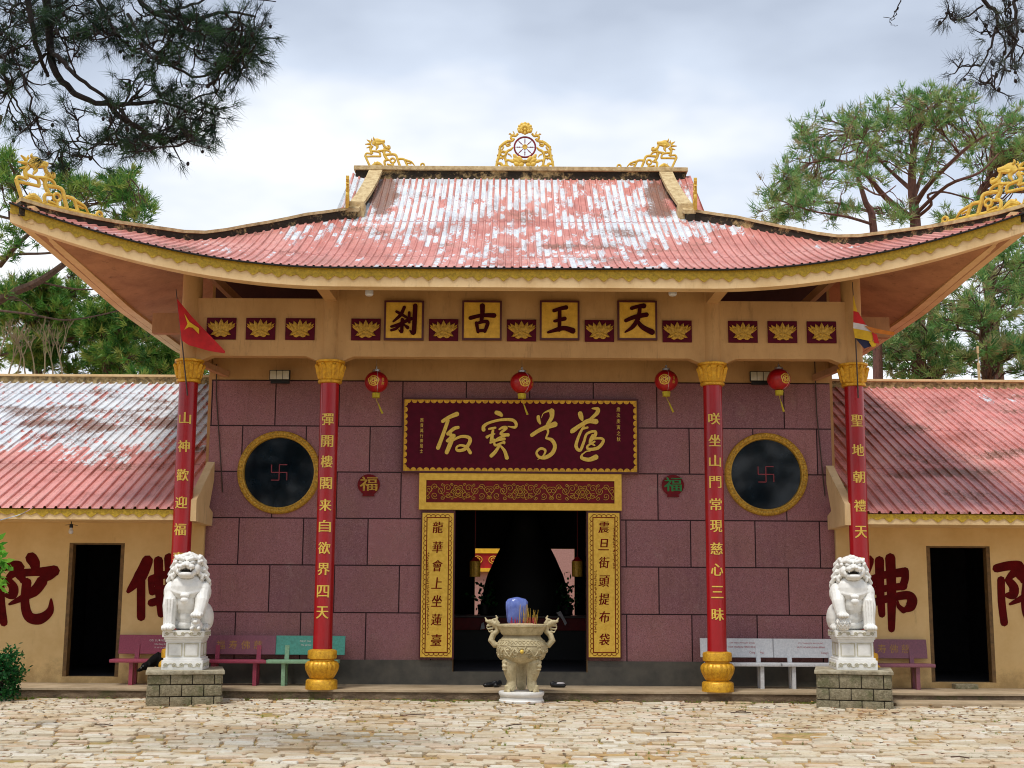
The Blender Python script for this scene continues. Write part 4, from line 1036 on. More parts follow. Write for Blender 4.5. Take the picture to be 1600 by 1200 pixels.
for s_ in (1, -1):
    for (dx, cy, L_, W_, an, dy) in ((0, 975, 90, 150, 0, .05), (-95, 920, 170, 90, -35, .035), (-165, 950, 190, 100, -55, .03), (-190, 880, 190, 90, -30, .02), (-250, 960, 190, 80, -75, .02), (-175, 1030, 120, 100, -60, .045), (-70, 1040, 90, 120, -20, .05)):
        pet(cx0 + s_ * dx, cy, L_, W_, s_ * an, dy)
b.build('lower_lotus', M['orn'], wroot, smooth=True)
b = MB(); b.ell((0, 0, (1110 - 245) * k), (130 * k, 0.05, 120 * k), u=16, v=10)
for a in range(9):
    an = -120 + 30 * a; pet(cx0 + 120 * math.sin(R(an)), 245 - 110 * math.cos(R(an)), 90, 80, an, 0.0)
for a in range(7):
    an = -90 + 30 * a; pet(cx0 + 75 * math.sin(R(an)), 255 - 60 * math.cos(R(an)), 80, 70, an, 0.04)
for dx, dy_ in ((0, 30), (-70, 70), (70, 70), (-120, 60), (120, 60), (0, 110)): pet(cx0 + dx, 245 + dy_, 80, 70, dx * 0.4, 0.055)
b.build('top_flower', M['orn'], wroot, smooth=True)
b = MB(); cz = (1110 - 645) * k; Rw = 220 * k
b.tube([(Rw * math.cos(a * PI / 24), 0, cz + Rw * math.sin(a * PI / 24)) for a in range(49)], 0.021, 8, cap=False)
for a in range(8):
    an = a * PI / 4 + 0.0; pr_ = [(0.22, .5), (0.45, .55), (0.52, 1.1), (0.58, .6), (0.72, .9), (0.78, .5), (0.95, .45)]
    b.tube([(Rw * q * math.cos(an), 0, cz + Rw * q * math.sin(an)) for q, _ in pr_], [0.016 * r_ for _, r_ in pr_], 8)
b.build('wheel', M['wheel_red'], wroot, smooth=True)
b = MB(); b.tube([(0, -0.03, cz), (0, 0.03, cz)], 0.05, 16); b.tube([(0.05 * math.cos(a * PI / 8), -0.03, cz + 0.05 * math.sin(a * PI / 8)) for a in range(17)], 0.012, 6, cap=False)
b.build('hub', M['orn'], wroot, smooth=True)

# ================================================================ SIGNS
YS = YW - 0.10
def px_rect(x0, y0, x1, y1, Y):
    """upright rectangle whose centre and size match the picture rectangle"""
    c = at((x0 + x1) / 2, (y0 + y1) / 2, Y); wd = X_(x1, (y0 + y1) / 2, Y) - X_(x0, (y0 + y1) / 2, Y); hh = Z_((x0 + x1) / 2, y0, Y) - Z_((x0 + x1) / 2, y1, Y)
    return c.x, c.z, wd / 2, hh / 2
def halfdisc(b, cx, cz, r, ang, y, mi=None, n=7):
    vs = [(cx + r * math.cos(ang + PI * i / n), y, cz + r * math.sin(ang + PI * i / n)) for i in range(n + 1)]
    vs2 = [(x, y + 0.008, z) for x, _, z in vs]; m_ = len(vs)
    b.add(vs + vs2, [tuple(range(m_))] + [(i, i + 1, m_ + i + 1, m_ + i) for i in range(m_ - 1)], mi)
def scallop_border(b, cx, cz, hw, hh, y, r, mi=None, inward=True):
    nx, nz_ = max(1, round(2 * hw / (2 * r))), max(1, round(2 * hh / (2 * r)))
    for i in range(nx):
        x = cx - hw + (i + 0.5) * 2 * hw / nx; rr = hw / nx * 0.95
        halfdisc(b, x, cz + hh, rr, PI, y, mi); halfdisc(b, x, cz - hh, rr, 0, y, mi)
    for i in range(nz_):
        z = cz - hh + (i + 0.5) * 2 * hh / nz_; rr = hh / nz_ * 0.95
        halfdisc(b, cx - hw, z, rr, -PI / 2, y - 0.0005, mi); halfdisc(b, cx + hw, z, rr, PI / 2, y - 0.0005, mi)
def frame(b, cx, cz, hw, hh, t_, y0, y1, mi=None):
    b.box(cx - hw, cx + hw, y0, y1, cz + hh - t_, cz + hh, mi); b.box(cx - hw, cx + hw, y0, y1, cz - hh, cz - hh + t_, mi)
    b.box(cx - hw, cx - hw + t_, y0, y1, cz - hh + t_, cz + hh - t_, mi); b.box(cx + hw - t_, cx + hw, y0, y1, cz - hh + t_, cz + hh - t_, mi)
cx, cz, hw, hh = px_rect(628, 622, 998, 739, YS - 0.06)
S = empty('name_board', (cx, YS, cz - hh), 'wide maroon board with four large gold cursive characters above the doorway', 'sign')
b = MB(); b.box(cx - hw + 0.03, cx + hw - 0.03, YS - 0.03, YS + 0.09, cz - hh + 0.03, cz + hh - 0.03); b.build('board', M['maroon'], S, world=True)
b = MB(); frame(b, cx, cz, hw, hh, 0.032, YS - 0.06, YS + 0.09); b.build('frame', M['maroon_frame'], S, world=True)
b = MB(); frame(b, cx, cz, hw - 0.034, hh - 0.034, 0.010, YS - 0.042, YS - 0.03); scallop_border(b, cx, cz, hw - 0.044, hh - 0.044, YS - 0.0375, 0.062); b.build('scalloped_border', M['gold'], S, world=True, fix=False)
SG = [([(158, 192), (210, 160), (270, 135)], [22, 24, 30]), ([(200, 185), (160, 300), (122, 400)], [22, 24, 26]), ([(200, 290), (245, 250), (280, 240)], [24, 22, 20]), ([(215, 285), (230, 330), (190, 435)], [20, 30, 26]), ([(195, 345), (245, 305)], [20, 26]),
      ([(230, 345), (300, 312), (360, 318), (372, 350), (330, 410), (275, 420), (268, 395), (300, 380), (345, 395), (375, 438)], [12, 18, 22, 24, 22, 18, 12, 14, 20, 22]),
      ([(578, 125), (600, 132), (618, 145)], [26, 30, 22]), ([(478, 258), (480, 232), (520, 205), (610, 182), (700, 182), (732, 212), (722, 240), (668, 232)], [26, 22, 16, 16, 20, 20, 18, 4]),
      ([(520, 252), (570, 243)], 14), ([(505, 315), (530, 300), (565, 290)], [20, 12, 8]), ([(555, 245), (545, 300), (540, 350)], [12, 22, 24]), ([(600, 255), (630, 240), (655, 245), (610, 290), (670, 298)], [10, 18, 20, 14, 22]), ([(655, 300), (600, 320), (560, 345)], [18, 12, 10]),
      ([(530, 360), (590, 340), (640, 330)], [12, 14, 20]), ([(560, 335), (570, 380), (635, 355), (640, 365)], [14, 16, 14, 12]), ([(600, 385), (570, 430), (538, 462)], [16, 22, 24]), ([(600, 375), (640, 420), (660, 478)], [10, 20, 26]),
      ([(905, 158), (908, 185), (920, 210)], [22, 22, 12]), ([(930, 165), (945, 130), (985, 110)], [3, 5, 14]), ([(1010, 112), (1010, 160), (975, 220)], [36, 26, 20]), ([(855, 300), (900, 270), (950, 245), (1035, 215)], [24, 24, 26, 36]),
      ([(970, 240), (982, 275), (965, 320)], [18, 14, 10]), ([(965, 325), (1010, 338), (1035, 385), (1015, 440), (960, 475), (910, 470), (892, 435), (925, 405), (960, 420), (945, 460), (900, 492)], [10, 24, 24, 26, 24, 18, 14, 16, 16, 10, 3]),
      ([(1232, 132), (1240, 160), (1248, 182)], [30, 30, 16]), ([(1325, 92), (1368, 98), (1362, 130), (1300, 185)], [6, 26, 26, 14]), ([(1172, 268), (1240, 220), (1300, 190), (1355, 195)], [30, 24, 30, 34]), ([(1165, 275), (1200, 255)], 22),
      ([(1265, 220), (1225, 300), (1200, 385), (1232, 418), (1262, 350), (1285, 290), (1345, 270), (1350, 300), (1305, 360)], [12, 18, 22, 20, 18, 16, 16, 22, 12]), ([(1250, 250), (1290, 240)], 14),
      ([(1320, 330), (1395, 325), (1412, 350), (1370, 400), (1300, 410), (1290, 385), (1345, 350)], [12, 16, 20, 22, 18, 14, 12]), ([(1330, 300), (1310, 350), (1345, 380)], [16, 18, 10]),
      ([(1250, 450), (1280, 428), (1310, 425)], [8, 8, 6]), ([(1248, 448), (1245, 478), (1300, 492), (1355, 472)], [8, 22, 26, 34])]
def traced(strokes, ox, oy, sc, Y, name, mt, parent, depth=0.012, fat=1.2):
    mb = MB(); tf = lambda x, y, h: (lambda p: (p.x, Y - h, p.z))(at(ox + x / sc, oy + y / sc, Y))
    for j, (pts, w_) in enumerate(strokes): stroke(mb, pts, w_, tf, depth=depth + 0.0035 * (j % 9), y_step=0.0002, fat=fat)
    return mb.build(name, mt, parent, world=True, fix=False)
traced(SG, 660, 620, 5, YS - 0.031, 'cursive_lettering', M['gold_letter'], S)
b = MB()
for j, ch in enumerate('歲次庚寅之秋'): put_text(b, ch, X_(966, 640, YS), YS - 0.032, Z_(966, 640 + j * 9.3, YS), h=0.085, w=0.07)
for j, ch in enumerate('西貢萬行禪居士'): put_text(b, ch, X_(659.5, 650, YS), YS - 0.032, Z_(659.5, 657 + j * 8, YS), h=0.075, w=0.06)
b.build('small_lettering', M['gold_letter'], S, world=True, fix=False)
# four square plaques on the beam
PL = [('刹', 631, [([(288, 240), (262, 290), (218, 330)], [14, 16, 8]), ([(238, 268), (270, 285), (302, 305)], [12, 14, 10]), ([(205, 362), (260, 345), (330, 312)], [10, 14, 16]), ([(275, 318), (272, 360), (270, 395), (252, 382)], [16, 16, 14, 4]), ([(258, 355), (235, 375), (205, 385)], [8, 12, 10]), ([(288, 352), (308, 368)], [8, 16]), ([(318, 275), (318, 335)], [12, 12]), ([(356, 232), (352, 320), (345, 400), (322, 388)], [20, 20, 20, 5])], 560, 4.0),
      ('古', 753, [([(700, 308), (770, 292), (848, 292)], [18, 16, 22]), ([(775, 232), (775, 280), (768, 330)], [24, 20, 16]), ([(738, 340), (748, 395)], [16, 14]), ([(738, 342), (790, 330), (808, 340), (790, 392)], [12, 14, 18, 14]), ([(748, 388), (792, 386)], 13)], 560, 4.0),
      ('王', 874.5, [([(1222, 262), (1260, 250), (1298, 242)], [16, 16, 20]), ([(1258, 250), (1257, 320), (1255, 385)], [16, 18, 14]), ([(1225, 328), (1290, 312)], [12, 18]), ([(1185, 398), (1250, 378), (1290, 372), (1340, 388)], [10, 20, 20, 26])], 560, 4.0),
      ('天', 996, [([(93, 215), (130, 205), (160, 202)], [14, 14, 20]), ([(62, 282), (110, 262), (175, 250)], [14, 16, 18]), ([(140, 205), (128, 270), (100, 315), (58, 345)], [12, 18, 16, 5]), ([(120, 275), (150, 315), (205, 345)], [10, 18, 22])], 960, 3.478)]
order = {'刹': 'leftmost', '古': 'second from the left', '王': 'third from the left', '天': 'rightmost'}
desc = {'刹': 'with the busiest many-stroked maroon character, leftmost on the beam', '古': 'with a maroon cross-over-box character, second from the left on the beam', '王': 'with three maroon bars and an upright, third from the left', '天': 'with a maroon striding-figure character, rightmost on the beam'}
for ch, px, st, ox, sc in PL:
    YQ = YC - 0.19
    cx, cz, hw, hh = px_rect(px - 31, 469.5, px + 31, 531, YQ)
    r_ = empty('character_plaque', (cx, YQ, cz - hh), 'square gold plaque ' + desc[ch], 'sign', 'square gold character plaques on the beam')
    b = MB(); b.box(cx - hw + 0.03, cx + hw - 0.03, YQ + 0.012, YC - 0.117, cz - hh + 0.03, cz + hh - 0.03); b.build('panel', M['plaque'], r_, world=True)
    b = MB(); frame(b, cx, cz, hw, hh, 0.035, YQ, YC - 0.117); b.build('frame', M['maroon_frame'], r_, world=True)
    traced(st, ox, 420, sc, YQ + 0.011, 'character', M['maroon_letter'], r_, fat=1.4)
# frieze over the door
cx, cz, hw, hh = px_rect(655, 740, 971, 797, YS)
F = empty('door_frieze', (cx, YS, cz - hh), 'long maroon frieze of gold floral scrolls in a yellow frame over the doorway', 'sign')
b = MB(); frame(b, cx, cz, hw, hh, 0.135, YS - 0.03, YS + 0.098); b.build('frame', M['couplet'], F, world=True)
b = MB(); b.box(cx - hw + 0.135, cx + hw - 0.135, YS + 0.005, YS + 0.098, cz - hh + 0.135, cz + hh - 0.135); b.build('panel', M['plaque_red'], F, world=True)
b = MB(); yy = YS + 0.0; ph = hh - 0.15; pw = (hw - 0.15) * 2 / 3
def spiral(b, x, z, r, a0, turns, s_, rad=0.006):
    n = int(12 * turns) + 2; b.tube([(x + r * (1 - 0.8 * i / n) * math.cos(a0 + s_ * 2 * PI * turns * i / n), yy, z + r * (1 - 0.8 * i / n) * math.sin(a0 + s_ * 2 * PI * turns * i / n)) for i in range(n + 1)], rad, 5)
for m_ in range(3):
    mx_ = cx - hw + 0.15 + pw * (m_ + 0.5)
    for r_ in (0.04, 0.075, 0.115): 
        b.tube([(mx_ + (r_ * (1 + 0.18 * math.cos(6 * a * PI / 18))) * math.cos(a * PI / 18), yy - 0.002, cz + (r_ * (1 + 0.18 * math.cos(6 * a * PI / 18))) * math.sin(a * PI / 18)) for a in range(37)], 0.007, 5)
    for s_ in (1, -1):
        for (dx, dz, r_, a0, t_) in ((0.20, 0.07, 0.07, 0, 1.3), (0.20, -0.08, 0.06, 1, 1.3), (0.33, 0.02, 0.08, 2.4, 1.5), (0.45, 0.09, 0.06, 0, 1.2), (0.45, -0.08, 0.07, 4, 1.4), (0.56, 0.03, 0.07, 1, 1.4), (0.58, -0.12, 0.04, 0, 1.2), (0.30, -0.12, 0.04, 3, 1.2), (0.30, 0.13, 0.035, 3, 1.2), (0.12, -0.13, 0.04, 0, 1.1), (0.12, 0.13, 0.03, 0, 1.1)):
            spiral(b, mx_ + s_ * dx, cz + dz, r_, a0 if s_ > 0 else PI - a0, t_, s_)
        b.tube([(mx_ + s_ * q, yy, cz + 0.10 * math.sin(q * 16 + 1)) for q in [0.1 + 0.02 * i for i in range(26)]], 0.006, 5)
b.build('gold_scrolls', M['gold_relief'], F, world=True, fix=False)
# couplet boards
def marks(b, px, y0, y1, step, Y, seed):
    """columns of tiny brushed marks, too small to read"""
    r_ = random.Random(seed); y = y0
    while y < y1:
        c = at(px, y, Y); s_ = 0.017
        for q in range(4):
            dx, dz = r_.uniform(-s_, s_), r_.uniform(-s_, s_); v = r_.random() < 0.5
            b.box(c.x + dx - (0.003 if v else 0.014), c.x + dx + (0.003 if v else 0.014), Y - 0.002 - 0.0004 * q, Y, c.z + dz - (0.014 if v else 0.003), c.z + dz + (0.014 if v else 0.003))
        y += step
for (x0, x1, cpx, txt, ys_, lab, mk) in ((656, 710, 683, '龍華會上坐蓮臺', (824, 855, 884, 911, 939, 968, 1000), 'tall yellow couplet board with dark red characters on the left of the doorway', ((668.5, 865, 992),)),
                                   (917, 971, 945, '震旦街頭提布袋', (824, 851, 879, 908, 936, 964, 999), 'tall yellow couplet board with dark red characters on the right of the doorway', ((930.5, 893, 990), (959.5, 826, 890)))):
    cx, cz, hw, hh = px_rect(x0, 798, x1, 1028.5, YS)
    r_ = empty('couplet_board', (cx, YS, cz - hh), lab, 'sign', 'couplet boards beside the doorway')
    b = MB(); b.box(cx - hw, cx + hw, YS + 0.0, YS + 0.098, cz - hh, cz + hh); b.build('frame', M['maroon_frame'], r_, world=True)
    b = MB(); b.box(cx - hw + 0.03, cx + hw - 0.03, YS - 0.012, YS - 0.0005, cz - hh + 0.03, cz + hh - 0.03); b.build('panel', M['couplet'], r_, world=True)
    b = MB(); frame(b, cx, cz, hw - 0.11, hh - 0.11, 0.016, YS - 0.018, YS - 0.012)
    rr = 0.046; nx, nz_ = round((2 * hw - 0.2) / (2 * rr)), round((2 * hh - 0.2) / (2 * rr))
    def arc(ax, az, r2, a0): b.tube([(ax + r2 * math.cos(a0 + PI * i / 6), YS - 0.013, az + r2 * math.sin(a0 + PI * i / 6)) for i in range(7)], 0.006, 4)
    for i in range(nx):
        x = cx - hw + 0.1 + (i + 0.5) * (2 * hw - 0.2) / nx; q = (hw - 0.1) / nx; arc(x, cz + hh - 0.105, q, 0); arc(x, cz - hh + 0.105, q, PI)
    for i in range(nz_):
        z = cz - hh + 0.1 + (i + 0.5) * (2 * hh - 0.2) / nz_; q = (hh - 0.1) / nz_; arc(cx - hw + 0.105, z, q, PI / 2); arc(cx + hw - 0.105, z, q, -PI / 2)
    b.build('scalloped_line', M['darkred'], r_, world=True, fix=False)
    for ch, y in zip(txt, ys_):
        b = MB()
        for q in (-1, 0, 1): put_text(b, ch, cx + q * 0.005, YS - 0.016 - 0.0006 * q, Z_(cpx, y, YS), h=0.215, w=0.19, off=0.0, ext=0.0, slant=0.10)
        b.build('character', M['darkred'], r_, world=True, fix=False)
    b = MB()
    for mx_, y0, y1 in mk: marks(b, mx_, y0, y1, 3.6, YS - 0.013, int(mx_))
    b.build('small_writing', M['darkred'], r_, world=True, fix=False)
# lucky-character plaques
for (px, py, mt, lab) in ((576, 757, 'gold_relief', 'small round red wall plaque with a gold character, left of the doorway'), (1051.5, 758, 'green_plaque', 'small round red wall plaque with a green character, right of the doorway')):
    c = at(px, py, YW - 0.04); r_ = empty('lucky_plaque', (c.x, YW - 0.03, c.z), lab, 'sign', 'red wall plaques with one character')
    b = MB(); out = [(0.215 * math.cos(R(a)), 0.20 * math.sin(R(a))) for a in range(-48, 229, 12)]; out = out[::1] + [(-0.10, -0.19), (-0.12, -0.225), (0.12, -0.225), (0.10, -0.19)]
    b.plate(out, [], 0.0, 0.028); b.plate([(-0.12, -0.225), (0.12, -0.225), (0.10, -0.18), (-0.10, -0.18)], [], -0.01, 0.028); b.build('plaque', M['plaque_red'], r_)
    b = MB()
    for q in (-1, 0, 1): put_text(b, '福', q * 0.007, -0.006 - 0.001 * q, 0.015, h=0.27, w=0.33, ext=0.004)
    b.build('character', M[mt], r_, fix=False)

# ================================================================ LANTERNS, LIGHTS, FLAGS
def lantern():
    root = empty('lantern', (0, 0, 0), 'x', 'lantern', 'red lanterns hanging along the porch')
    b = MB(); Rl = 0.222
    prof = [(Rl * math.sin(R(a)), -Rl * 0.93 * math.cos(R(a))) for a in range(18, 163, 6)]
    b.lathe(prof, n=72, mod=lambda a, z: 1 - 0.022 * (abs(math.sin(6 * a)) < 0.12))
    b.build('shade', M['lantern'], root, smooth=True, angle=180)
    b = MB(); b.lathe([(0.075, 0.195), (0.08, 0.20), (0.08, 0.235), (0.07, 0.24)], n=20); b.tube([(0, 0, 0.23), (0, 0, 0.30)], 0.02, 6); b.tube([(0, 0, 0.3), (0, 0.0, 0.62)], 0.004, 4); b.build('top_cap', M['silver'], root, smooth=True)
    b = MB(); b.lathe([(0.075, -0.21), (0.08, -0.22), (0.07, -0.29), (0.075, -0.30)], n=16, mod=lambda a, z: 1 + 0.06 * math.sin(7 * a)); b.build('lower_cap', M['yellow_cloth'], root, smooth=True)
    b = MB(); b.tube([(0, 0, -0.29), (0.015, 0, -0.36), (0.05, 0, -0.42)], [0.004, 0.006, 0.006], 5); b.tube([(0.05, 0, -0.42), (0.09, 0, -0.52), (0.13, 0, -0.60)], [0.012, 0.018, 0.022], 6); b.build('tassel', M['yellow_cloth'], root, smooth=True)
    b = MB()
    def sph(x, z, h): 
        a = x / Rl; e_ = z / Rl; r2 = Rl + 0.002 + h; return (r2 * math.sin(a) * math.cos(e_), -r2 * math.cos(a) * math.cos(e_), r2 * 0.93 * math.sin(e_))
    for r_, w_ in ((0.10, 0.02), (0.062, 0.016), (0.03, 0.02)): stroke(b, [(r_ * (1 + 0.1 * math.sin(5 * a)) * math.cos(a) - 0.06, r_ * math.sin(a) + 0.0) for a in [i * 0.349 for i in range(19)]], w_, sph, depth=0.002, sub=2, y_step=0.0001)
    for a in range(8): stroke(b, [(-0.06 + 0.035 * math.cos(a), 0.035 * math.sin(a)), (-0.06 + 0.1 * math.cos(a + 0.3), 0.1 * math.sin(a + 0.3))], 0.012, sph, depth=0.003, sub=2, y_step=0.0001)
    for q, ch in enumerate('發財'):
        vs, fs, (gw, gh) = glyph(ch, 1.0, 0, 0); b.add([sph(0.13 + v.x * 0.06 / gw, 0.03 - q * 0.08 + v.y * 0.065 / gh, 0.002) for v in vs], fs)
    b.build('gold_emblem', M['gold_letter'], root, fix=False)
    b = MB(); b.tube([(0.012 + (Rl + 0.002) * math.sin(0.05) * math.sin(R(a)), -(Rl + 0.002) * math.sin(R(a)), -(Rl + .002) * 0.93 * math.cos(R(a))) for a in range(20, 161, 10)], 0.003, 4); b.build('seam', M['flag_white'], root)
    return root
LT = lantern()
for k_, (px, py, rz, lab) in enumerate(((588, 597, 0.12, 'red lantern nearest the left inner column, gold emblem facing out'), (815.5, 598, 0.55, 'red lantern hanging in the middle, in front of the name board'), (1041, 595, 0.0, 'red lantern hanging just left of the right inner column'), (1217, 593, 0.75, 'red lantern beside the right floodlight, its yellow tassel blown sideways'))):
    o = LT if k_ == 0 else copy_tree(LT); o.location = at(px, py, 24.6); o.rotation_euler = (0, 0, rz); o['label'] = lab
def flood(px, py, lab, sz=1.0):
    c = at(px, py, YW - 0.25); r_ = empty('floodlight', c, lab, 'floodlight', 'wall floodlights')
    b = MB(); b.box(-0.2, 0.2, 0, 0.06, -0.10, 0.10, bev=0.008); b.box(-0.03, 0.03, 0.06, 0.24, -0.02, 0.02); b.box(-0.17, 0.19, -0.01, 0.06, -0.16, -0.105); b.build('housing', M['black'], r_, smooth=True)
    for q in range(3):
        b = MB(); b.box(-0.185 + q * 0.125, -0.07 + q * 0.125, -0.012, 0.0, -0.082, 0.085, bev=0.004); b.build('lamp_panel', M['led'], r_, smooth=True)
    return r_
flood(437, 586, 'black floodlight with three square lamps above the left round window')
flood(1188, 588, 'black floodlight half hidden behind the rightmost red lantern')
for px, lab in ((577, 'small frosted cylinder lamp under the eave left of the plaques'), (1051, 'small frosted cylinder lamp under the eave right of the plaques')):
    c = at(px, 455, 22.95); b = MB(); b.lathe([(0.05, 0.10), (0.055, 0.08), (0.07, 0.07), (0.075, -0.06), (0.055, -0.085), (0.02, -0.09)], n=24, mod=lambda a, z: 1 + 0.02 * math.sin(12 * a))
    o = b.build('eave_lamp', M['lamp_white'], smooth=True); o.location = c; tag(o, lab, 'lamp', 'small lamps under the front eave')
    b = MB(); b.tube([(0, 0, 0.10), (0, 0, 0.35)], 0.03, 10); b.build('mount', M['lamp_white'], o)
bc = at(111, 828, 24.7)
r_ = empty('light_bulb', bc, 'bare white bulb hanging over the left wing doorway', 'light bulb')
b = MB(); b.lathe([(0.005, -0.075), (0.03, -0.07), (0.045, -0.04), (0.04, -0.01), (0.022, 0.03), (0.02, 0.05)], n=20); b.build('bulb', M['lamp_white'], r_, smooth=True)
b = MB(); b.lathe([(0.03, 0.04), (0.035, 0.06), (0.03, 0.11)], n=14); b.tube([(-0.11, 0, 0.09), (0, 0, 0.10), (0.12, 0, 0.085)], 0.006, 5); b.tube([(0, 0, 0.1), (0, 0, 0.3)], 0.008, 5); b.build('holder', M['black'], r_, smooth=True)

def cloth(b, poly, Y, mi=0, waves=0.05, n=8, seed=0, f=2.2):
    """quad patch of cloth between four picture corners (TL, TR, BR, BL)"""
    P = [at(x, y, Y) for x, y in poly]; rows = []
    for i in range(n + 1):
        u = i / n; rows.append([]) 
        for j in range(n + 1):
            v = j / n; p = (P[0] * (1 - v) + P[1] * v) * (1 - u) + (P[3] * (1 - v) + P[2] * v) * u
            rows[-1].append((p.x, p.y + waves * math.sin((p.x * 1.3 + p.z * 0.6) * f * 3 + seed), p.z))
    b.grid(rows, mi)
YF = YC - 0.35
fl1 = empty('national_flag', at(293, 618, YF), 'red flag with a yellow star drooping from a thin pole at the left corner column', 'flag')
b = MB(); p = [at(275, 452, YF), at(284, 530, YF), at(293, 618, YF)]; b.tube(p, [0.008, 0.012, 0.014], 6); b.tube([at(291, 600, YF), at(291, 600, YC - 0.15)], 0.012, 5); b.build('pole', M['pole'], fl1, world=True)
b = MB(); cloth(b, [(277, 467), (300, 495), (296, 540), (284, 532)], YF - 0.01, 0, 0.03); cloth(b, [(300, 495), (328, 524), (326, 548), (296, 540)], YF - 0.01, 0, 0.03); cloth(b, [(328, 524), (352, 549), (351, 552), (326, 548)], YF - 0.01, 0, 0.03)
o = b.build('cloth', M['flag_red'], fl1, world=True, fix=False, smooth=True)
b = MB(); star = [(288, 490), (296, 503), (311, 513), (311, 522), (301, 512), (295, 511), (288, 515), (293, 506)]
pts = [at(x, y, YF - 0.045) for x, y in star]; tr = tessellate_polygon([[Vector((q.x, q.z, 0)) for q in pts]]); b.add(pts, [tuple(t) for t in tr]); b.build('star', M['flag_yellow'], fl1, world=True, fix=False)
fl2 = empty('buddhist_flag', at(1341, 622, YF), 'striped yellow, red, white and navy flag on a thin pole at the right corner column', 'flag')
b = MB(); b.tube([at(1332, 441, YF), at(1337, 530, YF), at(1341, 622, YF)], [0.008, 0.012, 0.014], 6); b.tube([at(1340, 604, YF), at(1340, 604, YC - 0.15)], 0.012, 5); b.build('pole', M['pole'], fl2, world=True)
b = MB()
cloth(b, [(1333, 460), (1337, 478), (1340, 490), (1333, 486)], YF - 0.01, 0, 0.02); cloth(b, [(1333, 486), (1341, 488), (1353, 508), (1333, 504)], YF - 0.012, 1, 0.02)
cloth(b, [(1333, 504), (1353, 508), (1368, 520), (1333, 513)], YF - 0.014, 2, 0.02); cloth(b, [(1333, 513), (1368, 520), (1362, 534), (1336, 528)], YF - 0.016, 0, 0.02)
cloth(b, [(1350, 509), (1398, 519), (1397, 524), (1362, 519)], YF - 0.03, 3, 0.02); cloth(b, [(1362, 519), (1370, 522), (1374, 537), (1366, 536)], YF - 0.034, 1, 0.02)
cloth(b, [(1337, 529), (1364, 524), (1362, 541), (1350, 545)], YF + 0.01, 4, 0.02); cloth(b, [(1357, 534), (1369, 533), (1368, 541), (1362, 543)], YF - 0.02, 0, 0.02)
b.build('cloth', [M['flag_yellow'], M['flag_red'], M['flag_white'], M['flag_orange'], M['flag_blue']], fl2, world=True, fix=False, smooth=True)

